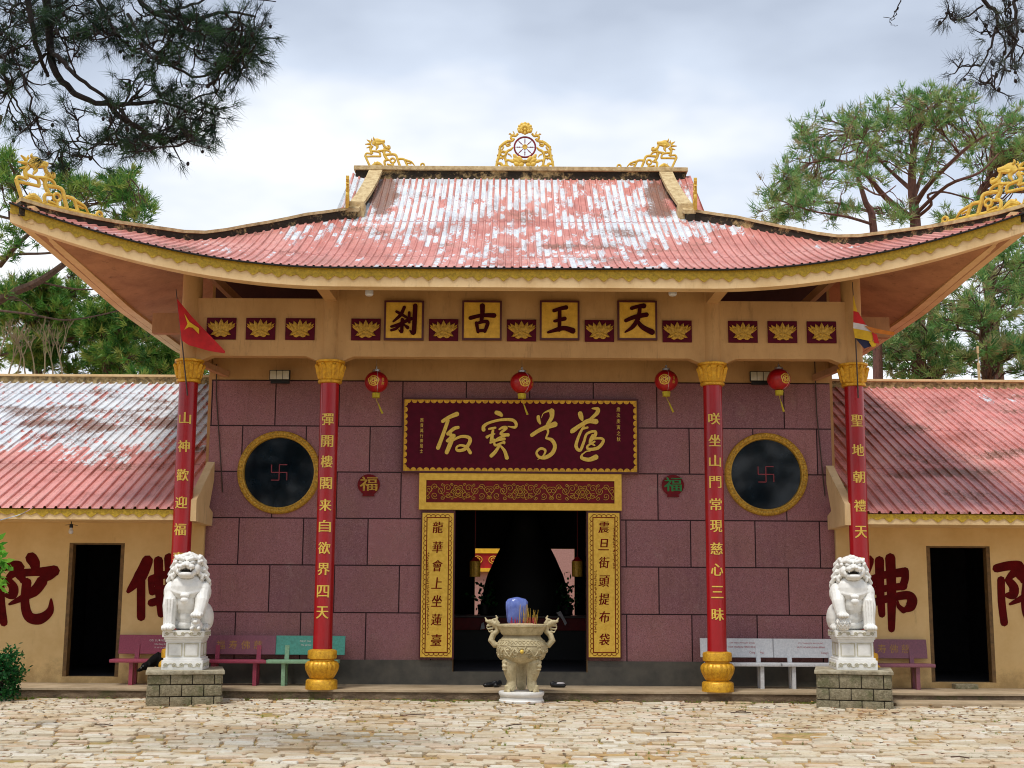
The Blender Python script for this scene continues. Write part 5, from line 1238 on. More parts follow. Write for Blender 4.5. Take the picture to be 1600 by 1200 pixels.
# ================================================================ GUARDIAN LIONS
def lion_mesh(raise_side):
    b = MB(); E = b.ell; s = raise_side
    E((0, .10, .10), (.27, .36, .12)); E((0, .16, .30), (.29, .34, .30)); b.tube([(0, .16, .4), (0, .02, .65), (0, -.06, .88)], [.27, .27, .25], 16)
    E((0, -.17, .72), (.29, .21, .26)); E((0, -.12, .5), (.22, .22, .27)); E((0, -.05, .25), (.17, .22, .25)); E((0, -.02, 1.03), (.27, .25, .28))
    for q in (1, -1):
        E((q * .26, -.12, .66), (.135, .16, .19)); E((q * .29, .14, .24), (.12, .24, .24), Matrix.Rotation(q * -.1, 3, 'Y')); E((q * .32, -.08, .055), (.075, .15, .055))
        for tt in (-1, 0, 1): E((q * .32 + tt * .042, -.21, .045), (.026, .045, .04))
        if q == s:
            b.tube([(q * .25, -.16, .66), (q * .27, -.30, .50), (q * .25, -.36, .34), (q * .23, -.38, .28)], [.13, .11, .095, .095], 12); E((q * .22, -.42, .275), (.11, .13, .06))
            for tt in (-1.5, -.5, .5, 1.5): E((q * .22 + tt * .045, -.52, .265), (.026, .05, .04))
        else:
            b.tube([(q * .24, -.14, .66), (q * .26, -.26, .42), (q * .25, -.30, .22), (q * .25, -.31, .08)], [.14, .12, .10, .10], 12); E((q * .25, -.37, .06), (.12, .14, .065))
            for tt in (-1.5, -.5, .5, 1.5): E((q * .25 + tt * .047, -.485, .045), (.027, .05, .042))
            for tt in (-1, 0, 1): b.tube([(q * .25 + tt * .05, -.36, .55), (q * .25 + tt * .045, -.375, .35), (q * .25 + tt * .04, -.385, .12)], .022, 6)
        # mane locks
        for r_, (z0, x0, y0) in enumerate(((1.26, .17, .02), (1.15, .21, -.02), (1.03, .24, -.03), (.92, .265, -.02))):
            for c_ in range(4): E((q * (x0 + .015 * math.sin(c_ * 2)), y0 + .085 * (c_ - 1), z0 - .02 * c_ + .01 * r_), (.045, .052, .058))
            b.tube([(q * (x0 + .02), y0 - .12, z0 + .03), (q * (x0 + .075), y0 - .05, z0 - .07), (q * (x0 + .06), y0 + .03, z0 - .14)], [.03, .042, .02], 8)
        E((q * .30, -.02, .86), (.05, .07, .08)); E((q * .31, .08, .80), (.05, .07, .07)); E((q * .19, -.17, 1.24), (.035, .06, .075), Matrix.Rotation(q * .5, 3, 'Y'))
        E((q * .095, -.345, 1.175), (.045, .035, .028)); b.tube([(q * .03, -.375, 1.215), (q * .10, -.36, 1.245), (q * .17, -.29, 1.225)], [.026, .034, .018], 8)
        E((q * .075, -.40, 1.095), (.075, .075, .05)); E((q * .15, -.26, 1.06), (.075, .09, .10)); E((q * .13, -.33, 1.00), (.04, .07, .05))
        b.tube([(q * .09, -.45, 1.055), (q * .09, -.452, 1.02)], [.018, .006], 6)
        b.tube([(q * .20, -.22, .98), (q * .25, -.20, .93), (q * .24, -.24, .87)], [.04, .05, .02], 8)
    E((0, -.13, 1.18), (.215, .22, .17)); E((0, -.36, 1.13), (.085, .09, .06)); E((0, -.445, 1.135), (.062, .035, .034)); E((-.035, -.47, 1.12), (.026, .02, .02)); E((.035, -.47, 1.12), (.026, .02, .02))
    b.tube([(-.12, -.33, .972), (-.06, -.42, .965), (0, -.435, .962), (.06, -.42, .965), (.12, -.33, .972)], [.038, .04, .042, .04, .038], 8); E((0, -.3, .93), (.13, .11, .04))
    for r_ in range(5):        # curls over the skull
        for c_ in range(-3 + (r_ > 3), 4 - (r_ > 3)): E((c_ * .062 + (.03 if r_ % 2 else 0), -.27 + r_ * .085, 1.30 + .03 * math.sin(r_ * .8) - abs(c_) * .022 * (1 + abs(c_) * .3)), (.038, .042, .035))
    for r_ in range(4):
        for c_ in range(-2, 3): E((c_ * .1, .2 + .02 * math.cos(c_), 1.18 - .12 * r_), (.06, .06, .065))
    # collar, bib, bell
    b.tube([(.28 * math.sin(R(a)), -.1 - .27 * math.cos(R(a)) * .9, .80 - .17 * math.cos(R(a))) for a in range(-100, 101, 10)], .044, 8)
    b.tube([(.25 * math.sin(R(a)), -.1 - .26 * math.cos(R(a)) * .9, .90 - .12 * math.cos(R(a))) for a in range(-90, 91, 10)], .026, 8)
    for a in range(-70, 71, 20): E((.27 * math.sin(R(a)), -.11 - .265 * math.cos(R(a)) * .9, .83 - .15 * math.cos(R(a))), (.026, .022, .026))
    E((0, -.40, .60), (.075, .05, .045)); E((0, -.40, .52), (.07, .06, .06))
    b.tube([(0, .45, .2), (.06, .50, .45), (0, .46, .68), (-.05, .40, .80)], [.06, .07, .08, .03], 10)
    return b
def guardian(px, sx, label, raise_side, ball):
    c = Vector((X_(px, 1040, 23.1), 23.1, 0)); Bz = Z_(px, 1047, 22.75)
    rot = 14 if sx < 0 else -14
    st = empty('stone_plinth_block', (c.x, c.y, 0), ('left' if sx < 0 else 'right') + ' mossy plinth of split grey blocks carrying the ' + ('left' if sx < 0 else 'right') + ' white lion', 'plinth', 'block plinths under the lions', R(rot))
    b = MB(); w_ = 0.60; b.box(-w_ + .01, w_ - .01, -w_ + .01, w_ - .01, -.05, Bz - .06); b.build('core', M['mortar'], st)
    b = MB(); rr = random.Random(3)
    for cr_, (z0, z1) in enumerate(((-.04, .13), (.14, .325), (.335, Bz - .062))):
        for side in range(4):
            x = -w_ - (.0 if cr_ else .0); cuts = [-w_]; x = -w_ + (.19 if cr_ % 2 else .36)
            while x < w_ - .1: cuts.append(x); x += .36
            cuts.append(w_)
            for a_, b_ in zip(cuts, cuts[1:]):
                mt = Matrix.Rotation(side * PI / 2, 4, 'Z'); o_ = .012 + rr.uniform(-.006, .008)
                b.bevbox(a_ + .006, b_ - .006, -w_ - o_ - (.012 if cr_ == 0 else 0), -w_ + .03, z0 + .004, z1 - .004, .012, None, mt)
    b.build('split_blocks', M['block'], st, smooth=True)
    b = MB(); b.box(-w_ - .045, w_ + .045, -w_ - .045, w_ + .045, Bz - .06, Bz, bev=.012); b.build('top_slab', M['slab'], st, smooth=True)
    L_ = empty('guardian_lion', (c.x, c.y, Bz), label, 'statue', 'white marble guardian lions', R(4 if sx < 0 else -4))
    ph = Z_(px, 985, 22.9) - Bz
    b = MB(); q = b.box
    q(-.345, .345, -.37, .37, 0, .16, bev=.008); q(-.32, .32, -.345, .345, .16, .20, bev=.008); q(-.29, .29, -.315, .315, .20, ph - .19, bev=.004); q(-.305, .305, -.33, .33, ph - .19, ph - .15, bev=.008); q(-.325, .325, -.35, .35, ph - .15, ph - .11, bev=.008); q(-.35, .35, -.38, .38, ph - .11, ph, bev=.006)
    for sgn in range(4):
        mt = Matrix.Rotation(sgn * PI / 2, 4, 'Z'); dd = .315 if sgn % 2 == 0 else .29; wv = .29 if sgn % 2 == 0 else .315
        for (a_, b_) in ((-wv + .03, -.015), (.015, wv - .03)):
            for (u0, u1, v0, v1) in ((a_, b_, .225, .24), (a_, b_, ph - .225, ph - .21), (a_, a_ + .015, .24, ph - .225), (b_ - .015, b_, .24, ph - .225)): q(u0, u1, -dd - .010, -dd, v0, v1, mi=1, mat=mt)
            pass
        for row, (zc, am, dd2, wv2) in enumerate(((.08, .038, .37 if sgn % 2 == 0 else .345, .34), (ph - .055, .032, .38 if sgn % 2 == 0 else .35, .34))):
            for k_ in range(5):
                x = -.27 + k_ * .135; b.tube([mt @ Vector((x + am * (1 - i / 14) * math.cos(i * .75 + (0 if k_ % 2 else 3)), -dd2 - .003, zc + am * (1 - i / 14) * math.sin(i * .75))) for i in range(12)], .0085, 5, mi=1)
            b.tube([mt @ Vector((-.32 + i * .032, -dd2 - .002, zc - am * .8 * math.cos(i * .78))) for i in range(21)], .007, 5, mi=1)
    nq_ = len(b.f); b.build('pedestal', [M['marble'], M['marble_carved']], L_, smooth=True)
    lm = lion_mesh(raise_side); sc = (Z_(px, 862 if sx < 0 else 867, 23.1) - Bz - ph) / 1.36
    lm.v = [(x * sc * 1.04, y * sc, z * sc + ph - .002) for x, y, z in lm.v]
    sculpt('lion_body', lm, 0.0092, M['marble'], L_, smooth_it=1)
    b = MB(); b.ell((0, -.30 * sc, ph + 1.012 * sc), (.085 * sc, .10 * sc, .03 * sc)); b.build('mouth', M['mortar'], L_, smooth=True)
    b = MB()
    if ball:
        c_ = Vector((raise_side * .22 * sc, -.40 * sc, ph + .125 * sc)); b.ell(c_, (.125 * sc,) * 3, u=24, v=16)
        for a_ in range(0, 180, 30):
            for tl in (0, 60, 120):
                mt = Matrix.Rotation(R(a_), 3, 'Z') @ Matrix.Rotation(R(tl), 3, 'X'); b.tube([c_ + mt @ Vector((.127 * sc * math.cos(t_ * PI / 12), .127 * sc * math.sin(t_ * PI / 12), 0)) for t_ in range(25)], .010, 5)
        b.build('ball', M['marble'], L_, smooth=True)
    else:
        cx_ = raise_side * .22 * sc; E = b.ell
        E((cx_, -.36 * sc, ph + .09), (.10, .15, .10)); E((cx_, -.46 * sc, ph + .17), (.075, .07, .07)); E((cx_, -.53 * sc, ph + .15), (.04, .035, .03))
        for q_ in (1, -1): E((cx_ + q_ * .055, -.44 * sc, ph + .22), (.022, .02, .03)); E((cx_ + q_ * .06, -.50 * sc, ph + .04), (.035, .07, .04)); E((cx_ + q_ * .03, -.52 * sc, ph + .185), (.014, .012, .012))
        sculpt('cub', b, 0.008, M['marble'], L_, 1)
    return L_
guardian(290, -1, 'white marble lion on the left pedestal, its paw resting on a cub', 1, False)
guardian(1333, 1, 'white marble lion on the right pedestal, its paw resting on a ball', -1, True)

# ================================================================ INCENSE BURNER
bx = X_(815, 1050, 23.35)
IB = empty('incense_burner', (bx, 23.43, 0), 'cream carved stone incense burner on animal legs in front of the doorway', 'incense burner')
b = MB(); b.lathe([(.38, 0), (.395, .01), (.395, .04), (.375, .06), (.37, .10), (.39, .13), (.40, .16), (.39, .19), (.3, .195)], n=56); b.build('base', M['marble'], IB, smooth=True)
b = MB(); b.lathe([(.08, .66), (.22, .67), (.33, .71), (.41, .79), (.445, .89), (.43, .99), (.375, 1.08), (.335, 1.12), (.33, 1.15), (.36, 1.17), (.375, 1.20), (.42, 1.28), (.43, 1.30), (.445, 1.305), (.445, 1.335), (.41, 1.34), (.385, 1.30), (.2, 1.26)], n=72)
def onb(a, z, h):   # point on the belly
    pr = [(.33, .71), (.41, .79), (.445, .89), (.43, .99), (.375, 1.08)]; zz = max(.71, min(1.08, z))
    for (r0, z0), (r1, z1) in zip(pr, pr[1:]):
        if zz <= z1: r_ = r0 + (r1 - r0) * (zz - z0) / (z1 - z0); break
    return ((r_ + h) * math.sin(a), -(r_ + h) * math.cos(a), z)
for s_ in range(36): 
    b.tube([onb(s_ * PI / 18 + q * PI / 72, 1.03 + .028 * (abs((q % 4) - 2) - 1), .003) for q in range(5)], .010, 5)
b.tube([onb(a * PI / 36, .985, .004) for a in range(73)], .009, 6, cap=False); b.tube([onb(a * PI / 36, 1.065, .004) for a in range(73)], .009, 6, cap=False)
rr = random.Random(11)
for s_ in range(46):
    a0 = rr.uniform(-2.6, 2.6); z0 = rr.uniform(.76, .95); r0 = rr.uniform(.02, .05); ph_ = rr.uniform(0, 6)
    b.tube([onb(a0 + r0 * (1 - i / 14) * math.cos(ph_ + i * .6) / .44 * (1.6 if s_ % 2 else 1), z0 + r0 * (1 - i / 14) * math.sin(ph_ + i * .6), .003) for i in range(10)], rr.uniform(.011, .019), 5)
for q in (1, -1):
    b.tube([onb(q * (.15 + .12 * i), .86 + .07 * math.sin(i * 1.5), .006) for i in range(8)], [.018, .02, .02, .018, .016, .014, .012, .008], 7)
    b.tube([onb(q * .1, .93, .01), onb(q * .17, .97, .01)], .012, 6); b.tube([onb(q * .22, .80, .01), onb(q * .3, .77, .01), onb(q * .33, .80, .01)], .012, 6)
b.build('bowl', M['burner'], IB, smooth=True, angle=60)
b = MB(); b.ell(onb(0, .885, .005), (.035, .035, .035)); b.build('knob', M['gold_letter'], IB, smooth=True)
for k_, an in enumerate((-48, 48, 180)):
    b = MB(); E = b.ell; mt = Matrix.Rotation(R(an), 3, 'Z'); T = lambda v: mt @ Vector(v)
    b.tube([T((0, -.20, .76)), T((0, -.28, .66)), T((0, -.27, .52)), T((0, -.23, .38)), T((0, -.25, .27)), T((0, -.29, .22))], [.12, .135, .11, .085, .09, .075], 14)
    b.tube([T((0, -.29, .25)), T((0, -.345, .245)), T((0, -.35, .29)), T((0, -.31, .30))], [.06, .055, .04, .02], 10)
    E(T((0, -.35, .69)), (.085, .07, .07)); E(T((0, -.40, .63)), (.05, .05, .04)); E(T((0, -.40, .575)), (.045, .04, .02))
    for q in (1, -1): E(T((q * .045, -.40, .70)), (.02, .02, .02)); b.tube([T((q * .07, -.30, .72)), T((q * .11, -.27, .66)), T((q * .10, -.25, .58))], [.03, .03, .01], 7); E(T((q * .045, -.34, .20)), (.03, .04, .03))
    sculpt('leg', b, .0095, M['burner'], IB, 1)
for q in (1, -1):
    b = MB(); E = b.ell
    b.tube([(q * .36, 0, .97), (q * .47, 0, .98), (q * .535, 0, 1.06), (q * .50, 0, 1.16), (q * .43, 0, 1.22), (q * .44, -.0, 1.30), (q * .50, -.02, 1.36)], [.05, .055, .062, .055, .05, .055, .06], 10)
    E((q * .53, -.02, 1.37), (.085, .06, .045), Matrix.Rotation(q * -.3, 3, 'Y')); b.tube([(q * .55, -.02, 1.37), (q * .64, -.02, 1.40)], [.04, .02], 8); b.tube([(q * .53, -.02, 1.33), (q * .62, -.02, 1.30)], [.03, .014], 8)
    b.tube([(q * .47, -.02, 1.40), (q * .43, -.02, 1.45), (q * .46, -.02, 1.49)], [.03, .022, .014], 7); b.tube([(q * .62, -.02, 1.41), (q * .65, -.02, 1.455)], [.02, .01], 6)
    for z_, l_ in ((1.33, .09), (1.27, .10), (1.22, .07)): b.tube([(q * .50, -.02, z_), (q * (.50 + l_), -.03, z_ - .015), (q * (.52 + l_), -.03, z_ + .015)], [.022, .016, .007], 6)
    b.tube([(q * .40, -.03, 1.34), (q * .46, -.03, 1.43), (q * .52, -.03, 1.42)], [.03, .025, .01], 6); E((q * .54, -.07, 1.39), (.014, .012, .014))
    sculpt('dragon_handle', b, .0085, M['burner'], IB, 1)
b = MB(); b.lathe([(.40, 1.30), (.33, 1.335), (.2, 1.355), (.02, 1.36)], n=32); b.build('ash', M['ash'], IB, smooth=True)
# incense
b = MB(); rr = random.Random(4)
def stick(b, x, y, h, lean, r_=.0035, mi=0): b.tube([(x, y, 1.33), (x + lean, y, 1.33 + h)], r_, 4, mi=mi)
for i in range(70): stick(b, rr.uniform(-.2, .25), rr.uniform(-.16, .16), rr.uniform(.05, .14), rr.uniform(-.02, .02), .005, 0)
for i in range(26): stick(b, rr.uniform(-.05, .16), rr.uniform(-.14, .0), rr.uniform(.18, .36), rr.uniform(-.03, .03), .0035, 1)
for i in range(8): stick(b, rr.uniform(.20, .26), rr.uniform(-.1, .0), rr.uniform(.15, .27), rr.uniform(-.02, .03), .004, 1)
o = b.build('incense_sticks', [M['incense'], M['incense_y']], world=False); o.location = (bx, 23.43, 0); tag(o, 'red and yellow incense sticks planted in the burner ash', 'incense', kind='stuff')
b = MB(); b.lathe([(.13, 1.34), (.16, 1.38), (.175, 1.5), (.185, 1.62), (.19, 1.72), (.15, 1.775), (.06, 1.80), (.01, 1.81)], n=40, mod=lambda a, z: 1 + .05 * math.sin(9 * a + z * 8) + .04 * math.sin(17 * a), sy=.7)
o = b.build('incense_bundle', M['blue_film'], smooth=True); o.location = (bx - .09, 23.46, 0); tag(o, 'blue wrapped bundle of incense standing in the stone burner', 'incense')

# ================================================================ BENCHES
def bench(name_mat, seat_mat, xc, Y, label, lines, tmat, L_=1.38, Ls=None, Ht=.90, dxs=0.0):
    r_ = empty('bench', (xc, Y, ZP), label, 'bench', 'stone benches on the terrace')
    Ls = Ls or L_ + .02
    b = MB(); b.box(-Ls / 2 + dxs, Ls / 2 + dxs, -.36, .02, .405, .465, bev=.012); b.build('seat', seat_mat, r_, smooth=True)
    tilt = Matrix.Translation((0, .07, .55)) @ Matrix.Rotation(R(-9), 4, 'X')
    b = MB(); b.box(-L_ / 2, L_ / 2, 0, .05, 0, Ht - .55, mat=tilt, bev=0); me = b
    bk = b.build('backrest', name_mat, r_)
    for q in (-1, 1):
        b = MB(); b.plate([(-.30, 0), (-.22, 0), (-.17, .38), (-.10, .38), (-.05, 0), (.03, 0), (.05, .405), (-.31, .405)], [], q * L_ * .28 - .035, q * L_ * .28 + .035, plane='YZ'); b.build('leg', seat_mat, r_)
        b = MB(); b.plate([(.02, .40), (.09, .40), (.14, .72), (.08, .72)], [], q * L_ * .28 - .04, q * L_ * .28 + .04, plane='YZ'); b.build('back_support', seat_mat, r_)
    b = MB(); H = Ht - .55
    for (txt, x, z, h, *rest) in lines:
        vs, fs, (gw, gh) = glyph(txt, 1.0, 0.0, 0)
        k_ = h / gh * (rest[0] if rest else 1)
        b.add([tilt @ Vector((x * L_ + v.x * k_, -.003, z * H + v.y * h / gh)) for v in vs], fs)
    if lines: b.build('inscription', tmat, bk, fix=False)
    return r_
xb = lambda px: X_(px, 1005, 25.05)
bench(M['bench_red'], M['bench_red'], xb(253), 24.98, 'dark red bench behind the left lion, with small white lettering', [('GĐ. LƯƠNG KIM', -.03, .72, .045), ('Nhà hàng KIM TUY', .02, .50, .04), ('TP. Hồ Chí Minh', -.02, .34, .03), ('Cúng Dường', .12, .18, .028)], M['white_letter'], L_=1.62, Ls=1.6, dxs=-.045)
bench(M['bench_purple'], M['bench_red'], xb(373), 24.98, 'purple bench with faded gold characters between the left lion and the teal bench', [('福', -.25, .5, .16), ('寿', -.08, .5, .16), ('佛', .09, .5, .16), ('慈', .26, .5, .16)], M['faded_gold'], Ls=1.34, dxs=-.07)
bench(M['bench_teal'], M['bench_green'], xb(481), 25.0, 'teal bench standing behind the left inner column', [('PHÚC GIA', -.04, .72, .04), ('The garden', -.03, .5, .04)], M['white_letter'], dxs=-.08)
bench(M['bench_white'], M['bench_white'], xb(1152), 24.98, 'white bench standing behind the right inner column', [('CTY TNHH MTV XÂY DỰNG', .07, .76, .04), ('HUY HOÀNG NINH BÌNH', .07, .56, .04), ('Cúng Dường', .26, .25, .05)], M['red_letter'], dxs=.06)
bench(M['bench_white'], M['bench_white'], xb(1265), 24.98, 'white bench beside the right lion, touching the other white bench', [('CTY TNHH MTV XÂY DỰNG', .02, .76, .04), ('HUY HOÀNG NINH BÌNH', .02, .56, .04), ('Cúng Dường', .25, .25, .05)], M['red_letter'], dxs=.06)
bench(M['bench_purple'], M['bench_purple'], xb(1391), 24.98, 'purple bench with faded gold characters behind the right lion, by the wing door', [('福', -.27, .5, .16), ('寿', -.11, .5, .16), ('佛', .05, .5, .16), ('慈', .21, .5, .16)], M['faded_gold'], Ls=1.4, dxs=.0)

# ================================================================ SHOES, DOG
def shoe(x, y, rz, top=None):
    b = MB(); b.tube([(-.13, 0, .035), (-.05, 0, .04), (.05, 0, .045), (.12, 0, .05)], [.04, .045, .042, .04], 10); b.ell((-.10, 0, .035), (.06, .05, .035)); b.tube([(.02, 0, .06), (.10, 0, .085)], [.03, .04], 10); b.ell((.1, 0, .06), (.045, .04, .045))
    return b
for (px, rz, lab, white) in ((767, .5, 'black shoe left of the burner, lying flat beside its mate', 0), (778, 1.2, 'black shoe left of the burner, nearer to the burner leg', 0), (871, .15, 'black shoe with a white upper on the terrace right of the burner', 1)):
    b = shoe(0, 0, 0); b.v = [(x, y, max(z, 0)) for x, y, z in b.v]
    o = sculpt('shoe', b, .008, M['shoe'], None, 1); o.location = (X_(px, 1062, 24.75), 24.75 if px < 800 else 24.7, ZP + .002); o.rotation_euler = (0, 0, rz + (PI if white else 0)); tag(o, lab, 'shoe', 'shoes left at the door step')
    if white: b = MB(); b.ell((-.05, 0, .075), (.09, .045, .018)); b.build('white_upper', M['flag_white'], o, smooth=True)
dx, dy = X_(258, 1040, 24.35), 24.35
b = MB(); E = b.ell
b.tube([(-.06, 0, .47), (.12, 0, .50), (.35, .02, .48), (.52, .02, .47)], [.14, .16, .135, .13], 14); E((-.02, 0, .44), (.15, .13, .19)); E((.5, .02, .45), (.15, .13, .15))
b.tube([(-.08, 0, .52), (-.20, 0, .46), (-.30, -.02, .38)], [.12, .10, .075], 12); E((-.34, -.02, .36), (.09, .075, .075)); b.tube([(-.37, -.02, .345), (-.47, -.02, .285)], [.05, .032], 10); E((-.485, -.02, .28), (.025, .026, .022))
for q in (1, -1):
    b.tube([(-.29, -.02 + q * .055, .42), (-.25, -.02 + q * .09, .38), (-.25, -.02 + q * .09, .32)], [.03, .028, .012], 8)
    b.tube([(-.02, q * .08, .40), (-.03, q * .08, .22), (-.02, q * .08, .05)], [.06, .035, .028], 9); E((-.045, q * .08, .025), (.05, .032, .025))
    b.tube([(.52, q * .08, .40), (.48, q * .085, .27), (.58, q * .085, .18), (.56, q * .085, .04)], [.09, .06, .032, .026], 9); E((.535, q * .085, .022), (.05, .032, .022))
b.tube([(.62, .02, .50), (.74, .03, .46), (.80, .04, .36)], [.035, .028, .012], 8)
for i in range(len(b.v)): x, y, z = b.v[i]; b.v[i] = (x, y, z)
o = sculpt('dog', b, .012, M['dog'], None, 2); o.location = (dx, dy, ZP); tag(o, 'black dog with its head lowered between the red bench and the left lion', 'dog')
b = MB(); b.ell((-.375, -.085, .365), (.014, .01, .016)); b.ell((-.415, -.07, .335), (.016, .012, .018)); b.build('grey_patches', M['dog_grey'], o, smooth=True)

# ================================================================ INSIDE THE HALL
fz = DZ0
AT = empty('altar_table', (DCX, 30.0, fz), 'dark lacquered altar table with a dull red band inside the hall', 'table')
zt = Z_(813, 962, 29.6)
b = MB(); b.box(DCX - 1.9, DCX + 1.9, 29.6, 30.6, zt - .05, zt, bev=.01); b.build('tabletop', M['lacquer'], AT, world=True)
b = MB(); b.box(DCX - 1.8, DCX + 1.8, 29.66, 29.7, zt - .32, zt - .05); b.build('red_band', M['plaque_red'], AT, world=True)
b = MB(); b.box(DCX - 1.75, DCX + 1.75, 29.75, 30.5, fz, zt - .05); b.build('body', M['black'], AT, world=True)
b = MB(); zs0 = zt; 
sx_ = X_(821, 880, 31.6); b.lathe([(.95, 0), (1.25, .05), (1.25, .5), (1.15, .9), (1.04, 1.3), (.96, 1.7), (.90, 1.9), (.82, 2.07), (.72, 2.3), (.58, 2.57), (.46, 2.8), (.40, 3.0), (.36, 3.25), (.2, 3.45), (.05, 3.5)], sx_, 31.6, fz, 40, sy=.5)
hz = Z_(821, 857, 31.6)
o = b.build('altar_statue', M['statue_dark'], smooth=True); tag(o, 'dark cloaked statue silhouetted against the bright rear opening', 'statue')
for (px, lab) in ((742, 'dull yellow cylindrical lantern hanging inside the doorway at the left'), (902, 'dull yellow cylindrical lantern hanging inside the doorway at the right')):
    c = at(px, 889, 27.6); r_ = empty('hall_lantern', c, lab, 'lantern', 'yellow lanterns inside the hall'); b = MB()
    b.lathe([(.11, -.16), (.115, -.15), (.115, .15), (.11, .16)], n=12); b.build('shade', M['gold_relief'], r_); b = MB(); b.lathe([(.03, .25), (.07, .2), (.12, .165), (.1, .16)], n=12); b.tube([(0, 0, .2), (0, 0, 1.5)], .006, 4); b.build('cap', M['lantern'], r_)
def leaves_mesh(name, mat_, centers, n, L_, W_, seed, parent=None, spread=0.3):
    rs = np.random.RandomState(seed); V = []; F = []; A = []
    for c in centers:
        for _ in range(n):
            p = np.array(c[:3]) + rs.normal(0, 1, 3) * np.array(c[3:6]); d = rs.normal(0, 1, 3); d[2] += .2; d /= np.linalg.norm(d); s_ = np.cross(d, rs.normal(0, 1, 3)); s_ /= np.linalg.norm(s_); l = L_ * rs.uniform(.6, 1.2); w_ = W_ * rs.uniform(.7, 1.2); b0 = len(V)
            V += [tuple(p), tuple(p + d * l * .5 + s_ * w_), tuple(p + d * l), tuple(p + d * l * .5 - s_ * w_)]; F.append((b0, b0 + 1, b0 + 2, b0 + 3)); A += [rs.rand()] * 4
    me = bpy.data.meshes.new(name); me.from_pydata(V, [], F); me.materials.append(mat_); me.attributes.new('rnd', 'FLOAT', 'POINT').data.foreach_set('value', A)
    return link_mesh(name, me, parent)
for (px, lab, n_) in ((885, 'leafy potted plant on the right end of the altar, against the rear opening', 60), (757, 'leafy potted plant on the left end of the altar', 60)):
    c = at(px, 925, 30.1); r_ = empty('altar_plant', (c.x, 30.1, zt), lab, 'plant', 'potted plants on the altar')
    b = MB(); b.lathe([(.08, 0), (.13, .02), (.16, .22), (.14, .24)], n=20); b.build('pot', M['black'], r_, smooth=True)
    leaves_mesh('foliage', M['bushleaf'], [(0, 0, c.z - zt, .14, .1, .17), (.05, 0, .3, .12, .1, .1)], n_, .13, .035, int(px), r_)
for (px, py, lab) in ((876, 966, 'white sheet standing in for a pale reflection just right of the burner'), (754, 978, 'small white sheet standing in for a pale patch left of the burner')):
    c = at(px, py, 29.5); b = MB(); b.plate([(-.10, .12), (0, .16), (.14, -.1), (.10, -.16), (.03, -.02)] if px > 800 else [(-.05, -.08), (.05, -.06), (.03, .08), (-.02, .06)], [], -.006, .006); o = b.build('pale_patch', M['flag_white']); o.location = c; tag(o, lab, 'pale_patch')  # thin white plates added in place of pale reflections at the altar
# ================================================================ TREES
def needle_mesh(name, P, D, k, L_, w_, mat_, parent, bias=1.0, seed=0, droop=0.0):
    rs = np.random.RandomState(seed); P = np.repeat(np.asarray(P, float), k, 0); D = np.asarray(D, float); D /= np.linalg.norm(D, axis=1, keepdims=True) + 1e-9
    nT = len(D); D = np.repeat(D, k, 0); n = len(P)
    d = D * bias + rs.normal(0, 1, (n, 3)) * 0.55; d[:, 2] -= droop; d /= np.linalg.norm(d, axis=1, keepdims=True)
    s = np.cross(d, rs.normal(0, 1, (n, 3))); s /= np.linalg.norm(s, axis=1, keepdims=True)
    l = L_ * rs.uniform(.65, 1.15, (n, 1)); p0 = P + rs.normal(0, L_ * .12, (n, 3))
    V = np.empty((n, 3, 3)); V[:, 0] = p0 - s * w_ / 2; V[:, 1] = p0 + s * w_ / 2; V[:, 2] = p0 + d * l
    me = bpy.data.meshes.new(name); me.vertices.add(n * 3); me.vertices.foreach_set('co', V.ravel().astype(np.float32)); me.loops.add(n * 3); me.loops.foreach_set('vertex_index', np.arange(n * 3, dtype=np.int32))
    me.polygons.add(n); me.polygons.foreach_set('loop_start', np.arange(0, n * 3, 3, dtype=np.int32)); me.polygons.foreach_set('loop_total', np.full(n, 3, dtype=np.int32)); me.update(); me.validate()
    r = np.repeat(np.repeat(rs.rand(nT), k), 3); me.attributes.new('rnd', 'FLOAT', 'POINT').data.foreach_set('value', r.astype(np.float32)); me.materials.append(mat_)
    return link_mesh(name, me, parent)
def jit_line(a, b, n, amp, rr, sag=0.0):
    a, b = Vector(a), Vector(b); out = []
    for i in range(n + 1):
        t = i / n; p = a.lerp(b, t); e_ = math.sin(PI * t); p += Vector((rr.uniform(-amp, amp), rr.uniform(-amp, amp), rr.uniform(-amp, amp))) * e_; p.z -= sag * e_; out.append(p)
    return out
